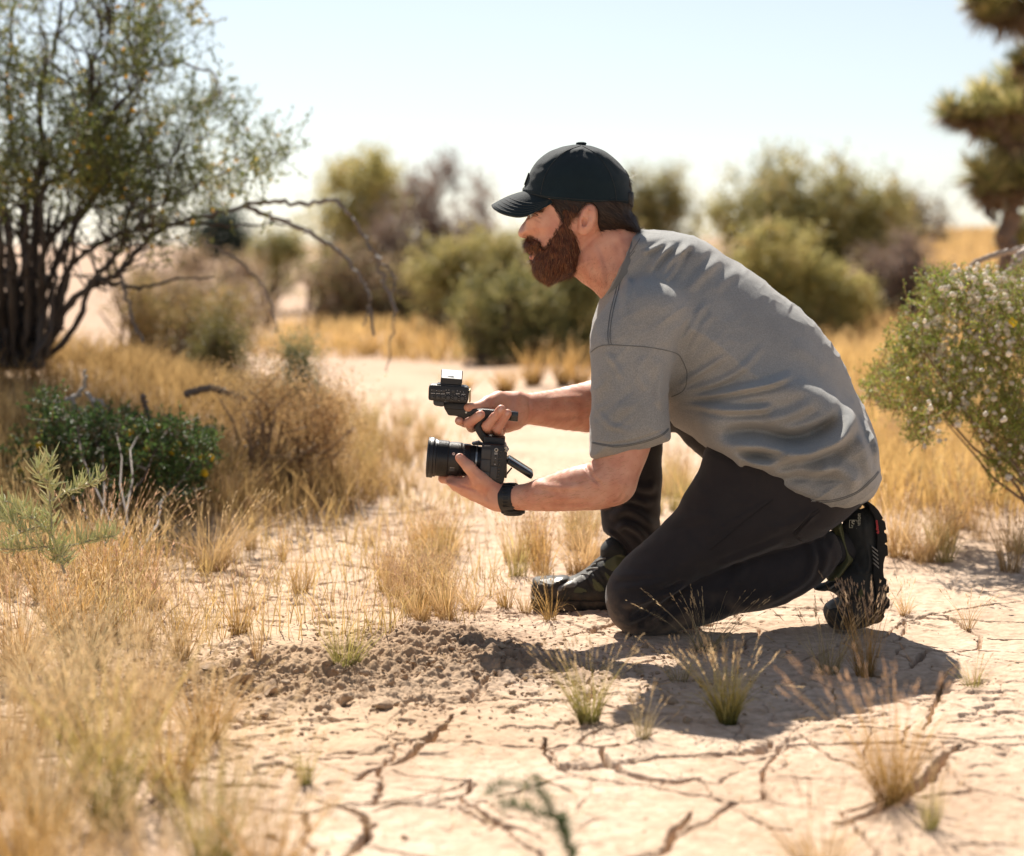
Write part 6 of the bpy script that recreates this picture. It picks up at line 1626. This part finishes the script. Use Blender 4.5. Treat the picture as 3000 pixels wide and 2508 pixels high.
# bush with white woolly seeds on the right
sbh = thing('creosote_bush', 'green bush dotted with white woolly seed balls beside the man\'s back', 'bush', (1.55, 5.3, 0))
EL3 = [(2600,1150,60,60,.9),(2660,1080,90,90,1.8),(2700,960,70,80,1.2),(2760,860,80,60,1.2),(2720,1180,80,70,1.0),(2830,1060,80,80,1.2),(2900,900,100,90,2),(2960,1000,90,110,2.2),(2880,1150,110,90,2),(2960,1250,90,90,1.8),(3040,900,80,160,2),(3060,1200,80,200,2),(2940,1380,70,40,.4),(2780,1200,60,40,.4),(2860,860,60,50,.8),(2650,1210,60,40,.3),(3010,1340,50,50,.6),(2910,1250,60,40,.6),(2700,1270,50,30,.3)]
w_ = np.array([e[4] for e in EL3]); c = []; g = np.random.default_rng(19)
for k in g.choice(len(EL3), 1100, p=w_ / w_.sum()):
    cx, cy, rx, ry, _ = EL3[k]; a = g.uniform(0, 6.28); r = math.sqrt(g.uniform()); c.append(W(cx + rx * r * math.cos(a), cy + ry * r * math.sin(a), 5.35 + g.normal(0, .17)))
c = np.array(c)
(LV, LF, LC), tb_, td_, tl_ = leaf_cloud(c, 3600, .055, 17, .0085, cols_fn([(.10, .14, .024), (.20, .25, .045), (.33, .35, .08), (.46, .31, .09)], [3, 4, 2.2, 1.2]), 20, (-.3, 0, .7), .4)
mk('leaves', LV, LF, M_LEAF, sbh, False, LC); twigs(tb_ - td_ * .03, td_, tl_ + .03, .0020, (.22, .14, .07), 'twigs', sbh)
mb = MB(); root = np.array([1.62, 5.4, gz(1.62, 5.4)])
for i in range(14):
    p1 = c[g.integers(0, len(c))]; ss = np.linspace(0, 1, 7)[:, None]; st = root + [g.normal(0, .07), g.normal(0, .06), -.02]; Q = st * (1 - ss) + p1 * ss + np.array([0, 0, -.05]) * np.sin(ss * 3.14) + g.normal(0, .008, (7, 3)) * (ss > 0); mb.tube(Q, np.linspace(.007, .0016, 7), 5, (.17, .11, .07))
mb.build('stems', M_BARKV, sbh, True, True)
wt = np.clip(vnoise(tb_[:, 0] * 9, tb_[:, 1] * 9, tb_[:, 2] * 9, 8) + .25, .02, 1) ** 2; wt /= wt.sum()
pc = tb_[g.choice(len(tb_), 1000, replace=True, p=wt)] + g.normal(0, .020, (1000, 3)) + [0, -.05, .01]
M_WOOL = mat_leafy('woolly_seed', .35, .9, 0, .1)
balls(pc[100:], .0068, (.80, .74, .63), 'seed_balls', sbh, 4, .28, 1, M_WOOL, 'stuff')
for q in pc[:100]:
    balls(q[None], .0072, (.82, .76, .66), 'seed_ball', sbh, int(q[0] * 9999), .25, 2, M_WOOL)
balls(np.array([W(2965, 942, 5.1), W(2970, 948, 5.1)]), .009, (.85, .68, .05), 'flower', sbh, 5)
for pl, Ya, ra, rb, lb in [([(3060,710),(3000,728),(2950,738),(2880,758),(2845,780),(2838,815),(2850,860)], 5.9, .011, .006, 'pale looping bare branch above the white-seeded bush'), ([(3060,730),(2990,750),(2975,790),(2970,840),(2990,900)], 5.85, .020, .014, 'thick pale bare branch hanging at the right edge of the photo'), ([(3000,760),(2940,800),(2890,850)], 5.8, .006, .003, 'thin bare twig crossing below the pale looping branch'), ([(3040,820),(2960,825),(2880,830),(2810,850),(2780,900)], 5.7, .005, .003, 'fine brown twig arching into the white-seeded bush')]:
    mb = MB(); Q = jitter_line(pl, Ya, Ya, .002, 6, 4); mb.tube(Q, np.linspace(ra, rb, len(Q)), 8, (.36, .28, .22)); o = mb.build('bare_branch', M_BARKV, None, True, True); tag(o, lb, 'branch')

# ---- bushes of the middle distance and beyond
def far_bush(name, label, Y, blobs, palette, weights, n, leaf, seed, stem=(.10, .07, .055), spread=.10, bare=0, twn=60, base=None, group=None, fill=.38):
    g = np.random.default_rng(seed); m = px2m(Y)
    bx = np.mean([b[0] for b in blobs]); X0 = W(bx, 700, Y)[0]
    root = thing(name, label, 'bush', (X0, Y, gz(X0, Y)), group)
    w_ = np.array([b[2] * b[3] * (b[4] if len(b) > 4 else 1) for b in blobs]); c = []
    for k in g.choice(len(blobs), n, p=w_ / w_.sum()):
        b = blobs[k]; a = g.uniform(0, 6.28); r = g.uniform() ** .42
        yy = g.normal(0, 1) * min(b[2], b[3]) * m * .55
        r *= 1.12
        q_ = np.array(W(b[0] + b[2] * r * math.cos(a), b[1] + b[3] * r * math.sin(a), Y)) + [0, yy, 0]
        if g.uniform() < fill: q_[2] = gz(X0, Y) + .05 + (q_[2] - gz(X0, Y)) * g.uniform(.05, 1)
        c.append(q_)
    c = np.array(c); kc = c[g.choice(n, max(12, n // 22), replace=False)]          # sprays with gaps between them
    c = np.where((g.uniform(size=(n, 1)) < .82), kc[g.integers(0, len(kc), n)] + g.normal(0, 1, (n, 3)) * np.array([4.2, 4.2, 6.5]) * m * 2.2, c)
    c[:, 2] = np.maximum(c[:, 2], height(c[:, 0], c[:, 1]) + .03)
    (LV, LF, LC), tb_, td_, tl_ = leaf_cloud(c, int(n * 1.25), spread * 1.5 * max(1, Y / 12), 9, leaf * .85, cols_fn(palette, weights), seed, (0, 0, 1.1), .5)
    mk('crown', LV, LF, M_LEAF, root, False, LC)
    mb = MB(); cx = c[:, 0].mean()
    nb_ = max(1, int((c[:, 0].max() - c[:, 0].min()) / 1.2)); bxs = np.linspace(c[:, 0].min() * .7 + cx * .3, c[:, 0].max() * .7 + cx * .3, nb_)
    for i in range(twn):
        p1 = c[g.integers(0, n)]; b_ = bxs[np.argmin(abs(bxs - p1[0]))]; st = np.array([b_ + g.normal(0, .08), Y + g.normal(0, .08), gz(b_, Y) - .05]); ss = np.linspace(0, 1, 6)[:, None]
        mb.tube(st * (1 - ss) + p1 * ss + g.normal(0, .03, (6, 3)) * (ss > 0), np.linspace(.022, .006, 6) * (Y / 16), 5, stem)
    mb.build('stems', M_BARKV, root, True, True)
    if bare:
        ii = g.integers(0, n, bare); d = g.normal(0, 1, (bare, 3)) + [0, 0, 1]; d /= np.linalg.norm(d, axis=1)[:, None]
        twigs(c[ii], d, np.full(bare, .35) * g.uniform(.4, 1, bare), .006, (.28, .2, .16), 'bare_twigs', root)
    return root
OLV = [(.19, .185, .075), (.33, .30, .115), (.46, .40, .16), (.52, .40, .20)]
YEL = [(.26, .24, .09), (.42, .38, .14), (.56, .48, .20), (.60, .46, .24)]
BRN = [(.22, .155, .10), (.34, .25, .15), (.42, .31, .19), (.27, .25, .11)]
PUR = [(.24, .17, .135), (.34, .25, .20), (.43, .33, .27), (.28, .23, .14)]
far_bush('desert_bush', 'tall yellow-green bush with a dark tip beyond the arching branches', 21, [(1030,600,90,110,1.2),(1080,540,45,60,1),(1000,700,70,80,1),(960,680,50,50,.6),(1085,500,25,35,.7),(1110,640,80,110,1)], YEL, [3, 4, 3, 1], 2600, .045, 51, twn=40)
far_bush('desert_bush', 'tall leafless purple-grey bush between two green bushes', 20, [(1200,680,90,110,.7),(1300,620,60,110,.6),(1180,800,120,90,.9),(1330,700,100,110,.8),(1290,520,22,60,.5),(1400,640,60,70,.5),(1130,850,90,70,.9)], PUR, [3, 3, 3, 1], 2100, .040, 52, bare=900, twn=70)
far_bush('desert_bush', 'dark shaded bush at the foot of the tall bushes', 19, [(1050,840,110,80,1),(1160,880,110,60,1),(960,830,70,70,.5),(1250,880,90,60,1)], BRN, [3, 2, 1, 3], 1500, .045, 53, twn=40)
far_bush('desert_bush', 'low rounded yellow-green shrub directly behind the beard', 17, [(1260,790,70,60,1),(1350,800,80,70,1),(1430,780,80,80,1.1),(1500,820,80,90,1),(1560,760,70,60,.8),(1380,880,110,50,.8)], YEL, [2, 4, 3, 1], 2600, .040, 54, twn=30)
far_bush('desert_bush', 'broad olive shrub behind the forearm and beard', 14.2, [(1480,940,130,90,1),(1600,900,110,110,1),(1560,1020,140,60,1),(1680,960,90,120,1),(1420,900,90,50,.7)], OLV, [4, 3, 1.4, .7], 3000, .036, 55, twn=40)
far_bush('desert_bush', 'slender open shrub showing just behind the cap and neck', 22, [(1880,640,40,70,1),(1930,600,45,60,1),(1990,560,25,60,.8),(1960,680,80,60,.8),(1860,560,22,50,.5),(2040,660,30,30,.4)], OLV, [2, 3, 3, 1], 1300, .042, 56, twn=30, bare=200)
far_bush('desert_bush', 'big spreading olive bush with several peaks behind the back', 19, [(2150,540,28,55,.8),(2290,520,60,60,1),(2330,620,120,100,1.2),(2200,720,120,100,1),(2450,560,60,70,1),(2460,660,110,100,1.2),(2580,560,35,45,.8),(2570,680,90,90,1),(2360,760,140,100,1),(2500,780,100,70,.7),(2150,640,50,60,.5)], OLV, [2, 4, 3, 1.2], 5200, .046, 57, twn=70, bare=400)
far_bush('desert_bush', 'pale green mound of shrub at the foot of the big olive bush', 16, [(2330,860,150,70,1),(2440,890,110,60,1),(2220,840,90,60,1),(2300,740,110,60,.8)], YEL, [2, 4, 3, 1], 2200, .042, 58, twn=30)
far_bush('desert_bush', 'brown-purple leafless scrub at the end of the olive bush', 17, [(2590,840,100,60,1),(2680,860,90,50,1),(2540,900,90,40,1),(2640,740,60,60,.5),(2420,950,120,40,.8)], PUR, [3, 3, 1, 1], 1700, .036, 59, bare=900, twn=50)
far_bush('desert_bush', 'small dark shrubs on the crest of the grassy slope', 32, [(2680,650,40,30,1),(2740,660,30,30,1),(2620,650,40,40,1)], BRN, [3, 2, 1, 2], 500, .07, 60, twn=12)
far_bush('desert_bush', 'lone dark blue-green tree on the horizon', 45, [(650,700,45,30,1),(620,705,30,25,1),(690,705,25,20,.7)], [(.05, .075, .06), (.07, .10, .08), (.09, .12, .09), (.06, .08, .06)], [1, 1, 1, 1], 700, .12, 61, twn=8)
far_bush('desert_bush', 'small green shrub on the pale sand slope', 24, [(800,750,45,35,1),(840,745,30,30,.8),(870,690,30,40,.4)], OLV, [3, 3, 1, 1], 500, .05, 62, twn=10)
far_bush('desert_bush', 'brown twiggy shrub behind the mound of grass', 9.5, [(460,960,70,50,1),(560,950,70,60,1),(650,1000,60,60,1),(380,900,60,70,.8),(700,960,40,70,.4)], [(.22, .15, .07), (.32, .23, .10), (.24, .20, .075), (.42, .30, .14)], [2, 3, 2, 2], 1500, .018, 63, (.14, .09, .06), .12, twn=110)
far_bush('desert_bush', 'upright olive broom-like shrub in the brown grass', 8.2, [(640,1050,45,60,1),(620,990,30,50,.6),(670,1010,30,60,.6)], [(.13, .12, .045), (.19, .17, .06), (.15, .13, .05), (.24, .18, .08)], [2, 3, 2, 2], 700, .014, 64, (.16, .13, .06), .10, twn=90)
far_bush('desert_bush', 'small grey-green shrub at the edge of the pale sand', 7.6, [(880,1090,45,50,1),(860,1050,30,40,.6),(900,1140,40,40,.8)], [(.14, .16, .07), (.21, .22, .10), (.28, .28, .14), (.2, .19, .08)], [2, 3, 2, 1], 420, .014, 65, (.14, .13, .06), .07, twn=30)
far_bush('desert_bush', 'reddish brown twiggy clump casting a dark shadow on the sand', 6.1, [(900,1240,90,60,1),(960,1270,70,50,1),(800,1230,80,60,.8),(1000,1250,60,40,.5),(760,1180,60,50,.5)], [(.34, .22, .11), (.48, .32, .16), (.58, .41, .20), (.28, .18, .10)], [2, 3, 3, 2], 1300, .010, 66, (.24, .155, .09), .11, twn=45)
far_bush('desert_bush', 'low tan scrub spread along the foot of the sand slope', 13, [(480,900,70,40,1),(600,910,80,35,1),(720,930,60,30,.8),(430,860,50,40,.7)], BRN, [2, 3, 3, 2], 1000, .026, 69, (.2, .14, .09), .12, twn=40, bare=300)
far_bush('desert_bush', 'ragged brown scrub half-way up the pale sand slope', 19, [(560,800,50,28,1),(700,820,45,25,.8),(500,770,40,25,.6)], BRN, [2, 3, 3, 1], 600, .034, 70, (.2, .14, .09), .10, twn=24)
far_bush('desert_bush', 'olive scrub filling the gap between the two rounded shrubs behind the head', 18, [(1640,800,90,60,1),(1740,840,90,70,1),(1820,780,70,60,.8)], OLV, [2, 3, 3, 2], 1500, .040, 71, twn=30, bare=300)
# low golden bunches in front of the far bushes
for i, (px, py, hh, ww) in enumerate([(900,1030,60,110),(1080,1040,70,150),(1170,1040,90,60),(1280,1050,100,120),(1390,1050,110,120),(1000,1020,60,120),(1480,1160,90,90),(1560,1130,110,110),(1650,1130,120,100),(1350,1160,60,90),(1240,980,60,90),(1700,1150,110,80)]):
    tuft(px, py, hh * 1.25, ww, 'low golden grass bunch on pale sand before the far bushes', 150, GOLD, .1, group='golden bunches before the far bushes', seed=500 + i, width=.006, name='grass_bunch')

# ---- Joshua tree on the right
jt = thing('joshua_tree', 'shaggy Joshua tree with spiky rosettes rising at the right edge', 'tree', (*W(2960, 700, 13)[:2], gz(W(2960, 700, 13)[0], 13)))
YJ = 13.0; gJ = np.random.default_rng(77)
mb = MB()
for pl, ra, rb in [([(2940,900),(2955,760),(2945,690),(2975,620),(2985,560),(3000,480)], .13, .13), ([(2985,560),(2940,530),(2900,500),(2875,520)], .12, .10), ([(3000,480),(2960,430),(2930,380),(2890,320)], .13, .09), ([(2930,380),(2880,330),(2790,330)], .08, .07), ([(3000,480),(3060,380),(3080,200),(3050,80)], .13, .1), ([(3060,200),(3000,60),(2940,10)], .1, .08), ([(3000,480),(3010,380),(2990,290)], .12, .1)]:
    Q = jitter_line(pl, YJ, YJ, .012, 5, 2); mb.tube(Q, np.linspace(ra, rb, len(Q)) * .5, 9, (.15, .095, .06))
mb.build('trunk', M_BARKV, jt, True, True)
mb = MB(); Q = jitter_line([(2895,570),(2890,600),(2900,630),(2915,648)], YJ, YJ, .006, 5, 1); mb.tube(Q, np.linspace(.03, .02, len(Q)), 6, (.07, .055, .05)); mb.build('hanging_branch', M_BARKV, jt, True, True)
ROS = [(2790,332,.17),(2860,340,.15),(2900,300,.20),(2960,330,.20),(2990,250,.22),(2900,370,.17),(2950,400,.18),(2870,520,.20),(2920,540,.20),(2960,500,.18),(2890,560,.16),(2900,25,.20),(2960,50,.20),(2990,0,.22),(2870,0,.16),(3050,300,.24),(3040,60,.22),(3060,500,.2),(2940,470,.16),(2985,190,.15),(3030,420,.2),(2930,585,.13),(2990,560,.16),(3000,520,.18),(2985,440,.17),(2830,345,.13),(2910,45,.17)]
for (px, py, r) in ROS:
    cpt = np.array(W(px, py, YJ)) + [0, gJ.normal(0, .12), 0]; n = 210
    d = gJ.normal(0, 1, (n, 3)) + np.array([-.15, 0, .35]); d /= np.linalg.norm(d, axis=1)[:, None]; L_ = r * gJ.uniform(.8, 1.25, n); t = np.array([.1, .5, 1])
    P_ = cpt + d[:, None] * (L_[:, None] * t[None])[..., None]
    col = np.array([(.28, .29, .11), (.46, .43, .17), (.64, .54, .25)])[gJ.integers(0, 3, n)] * gJ.uniform(.7, 1.25, (n, 1))
    dead_ = d[:, 2] < -.25; col[dead_] = np.array((.22, .15, .085))
    V, F, C = ribbons(P_, np.tile(np.array([.018, .015, .002]), (n, 1)), np.repeat(col[:, None], 3, 1)); mk('rosette', V, F, M_LEAF, jt, False, C)
for (px, py) in [(2990,690),(3040,690)]:
    pass
far_bush('desert_bush', 'low grey-green scrub at the foot of the Joshua tree', 14, [(2990,700,40,25,1),(3050,690,60,30,1)], OLV, [1, 3, 3, 1], 400, .04, 68, twn=10)

# ---- stones and clods
def rock(r, seed, flat=.7, sub=2, rough=.22):
    bm = bmesh.new(); bmesh.ops.create_icosphere(bm, subdivisions=sub, radius=1); v = np.array([q.co[:] for q in bm.verts]); f = np.array([[q.index for q in w.verts] for w in bm.faces]); bm.free()
    g = np.random.default_rng(seed)
    for _ in range(14):                                        # chop flat faces
        d = g.normal(0, 1, 3); d /= np.linalg.norm(d); k = g.uniform(.28, .7); s = v @ d; v = v - np.outer(np.maximum(s - k, 0), d)
    v *= (1 + rough * vnoise(v[:, 0] * 2.2 + seed, v[:, 1] * 2.2, v[:, 2] * 2.2, seed)[:, None])
    v *= np.array([1, g.uniform(.7, 1), flat]) * r
    return v, f
M_CLOD, t_, out_ = mat_new('dry_clod')
b_ = N(t_, 'ShaderNodeBsdfPrincipled'); b_.inputs['Roughness'].default_value = .95; b_.inputs['Specular IOR Level'].default_value = .1
gg = N(t_, 'ShaderNodeNewGeometry'); n_ = N(t_, 'ShaderNodeTexNoise'); n_.inputs['Scale'].default_value = 22; n_.inputs['Detail'].default_value = 8; t_.links.new(gg.outputs['Position'], n_.inputs['Vector'])
r_ = ramp(t_, [(.35, (.30, .205, .135)), (.65, (.48, .36, .25))]); t_.links.new(n_.outputs[0], r_.inputs[0]); t_.links.new(r_.outputs[0], b_.inputs['Base Color'])
n2_ = N(t_, 'ShaderNodeTexNoise'); n2_.inputs['Scale'].default_value = 150; n2_.inputs['Detail'].default_value = 6; t_.links.new(gg.outputs['Position'], n2_.inputs['Vector'])
bp_ = N(t_, 'ShaderNodeBump'); bp_.inputs['Distance'].default_value = .004; bp_.inputs['Strength'].default_value = .8; t_.links.new(n2_.outputs[0], bp_.inputs['Height']); t_.links.new(bp_.outputs[0], b_.inputs['Normal']); t_.links.new(b_.outputs[0], out_.inputs['Surface'])
ROCKS = []
for i in range(8):
    v, f = rock(.02, 40 + i, .62, 2); ROCKS.append(mk_mesh('dry_clod', v, f, M_CLOD, False))
g = np.random.default_rng(123); placed = 0
while placed < 80:
    cx, cy = CLOD[g.integers(0, 4)]; x, y = cx + g.normal(0, .20), cy + g.normal(0, .13)
    if rough_mask(np.array([x]), np.array([y]))[0] < .25: continue
    o = bpy.data.objects.new('dry_clod', ROCKS[g.integers(0, 8)]); COL.objects.link(o); s = g.choice([.3, .45, .6, .8, 1.15], p=[.3, .3, .2, .14, .06])
    dz = float(detail(np.array([x]), np.array([y]))[0][0]); o.location = (x, y, gz(x, y) + dz + .004 * s); o.rotation_euler = (g.uniform(-.4, .4), g.uniform(-.4, .4), g.uniform(0, 6.28)); o.scale = (s, s, s)
    tag(o, 'small dry clod in the broken soil mound beside the man\'s shadow', 'clod', 'clods in the broken mound'); placed += 1
# dead stems lying on the mud
g = np.random.default_rng(321); n_ = 1500
yy = 2.3 * (6.5 / 2.3) ** g.uniform(size=n_); xx = g.uniform(-.27, .29, n_) * yy; keep = vnoise2(xx * 3, yy * 3, 90) > -.25; xx, yy = xx[keep], yy[keep]; n_ = len(xx)
a_ = g.uniform(0, 6.28, n_); L_ = .012 + .035 * g.exponential(.5, n_); zz = height(xx, yy) + .0025; t_s = np.linspace(-.5, .5, 4)
P_ = np.stack([xx[:, None] + np.cos(a_)[:, None] * L_[:, None] * t_s, yy[:, None] + np.sin(a_)[:, None] * L_[:, None] * t_s + .15 * L_[:, None] * t_s ** 2, zz[:, None] + .12 * L_[:, None] * (t_s * g.uniform(-1, 1, (n_, 1)) + .5) * 1], 2)
V, F, C = ribbons(P_, np.full((n_, 4), .0011), np.array((.42, .30, .15)) * g.uniform(.45, 1.3, (n_, 1, 1)) * np.ones((1, 4, 1)))
o = mk('plant_litter', V, F, M_GRASS, None, False, C); tag(o, 'bits of dead grass stem lying on the dry mud', 'plant litter', None, 'stuff')
# crumbs strewn everywhere
VV = []; FF = []; n0 = 0
for i in range(3900):
    if i < 3000: cx, cy = CLOD[g.integers(0, 4)]; x, y = cx + g.normal(0, .30), cy + g.normal(0, .18)
    else: y = 2.3 * (6.5 / 2.3) ** g.uniform(); x = g.uniform(-.27, .27) * y
    s = (.0022 + .004 * g.exponential(.6)) * (1 if i < 3000 else .6); v, f = rock(s, i % 40, .7, 1, .1) if i < 40 else (None, None)
    if v is None: v = CR_[i % 40][0] * (s / .005); f = CR_[i % 40][1]
    else:
        if i == 0: CR_ = []
        vv, ff = rock(.005, i, .7, 1, .1); CR_.append((vv, ff))
    VV.append(v + [x, y, gz(x, y) + .001]); FF.append(f + n0); n0 += len(v)
o = mk('soil_crumbs', np.concatenate(VV), np.concatenate(FF), M_CLOD, None, False); tag(o, 'crumbs of dry soil strewn over the cracked mud', 'soil crumbs', None, 'stuff')
for px, py, r, lb, mt in [(478,1690,.016,'white rounded pebble between golden grass tufts', mat_simple('white_stone', (.62,.60,.56), .6)), (2010,2115,.016,'flat buff clod beside the denser grass tuft', M_CLOD), (1870,1968,.018,'angular brown clod at the edge of the lit patch', M_CLOD), (1120,2075,.03,'dark shaded clod below the broken mound', M_CLOD), (700,1995,.04,'large dark clod among broken soil', M_CLOD), (640,1965,.035,'rough clod beside the blurred grass bank', M_CLOD), (2570,1980,.022,'flat clod in the shadow beside the shoe', M_CLOD), (800,2030,.03,'low clod at the foot of the broken soil', M_CLOD), (1010,2060,.028,'squat clod with a shaded hollow beside it', M_CLOD), (525,1885,.022,'small clod cluster on bare mud', M_CLOD)]:
    x, y, z = gnd(px, py); v, f = rock(r, px, .55, 3, .3); o = mk('pebble' if 'pebble' in lb else 'dry_clod', v + [x, y, z + r * .2], f, mt, None, False); tag(o, lb, 'pebble' if 'pebble' in lb else 'clod')
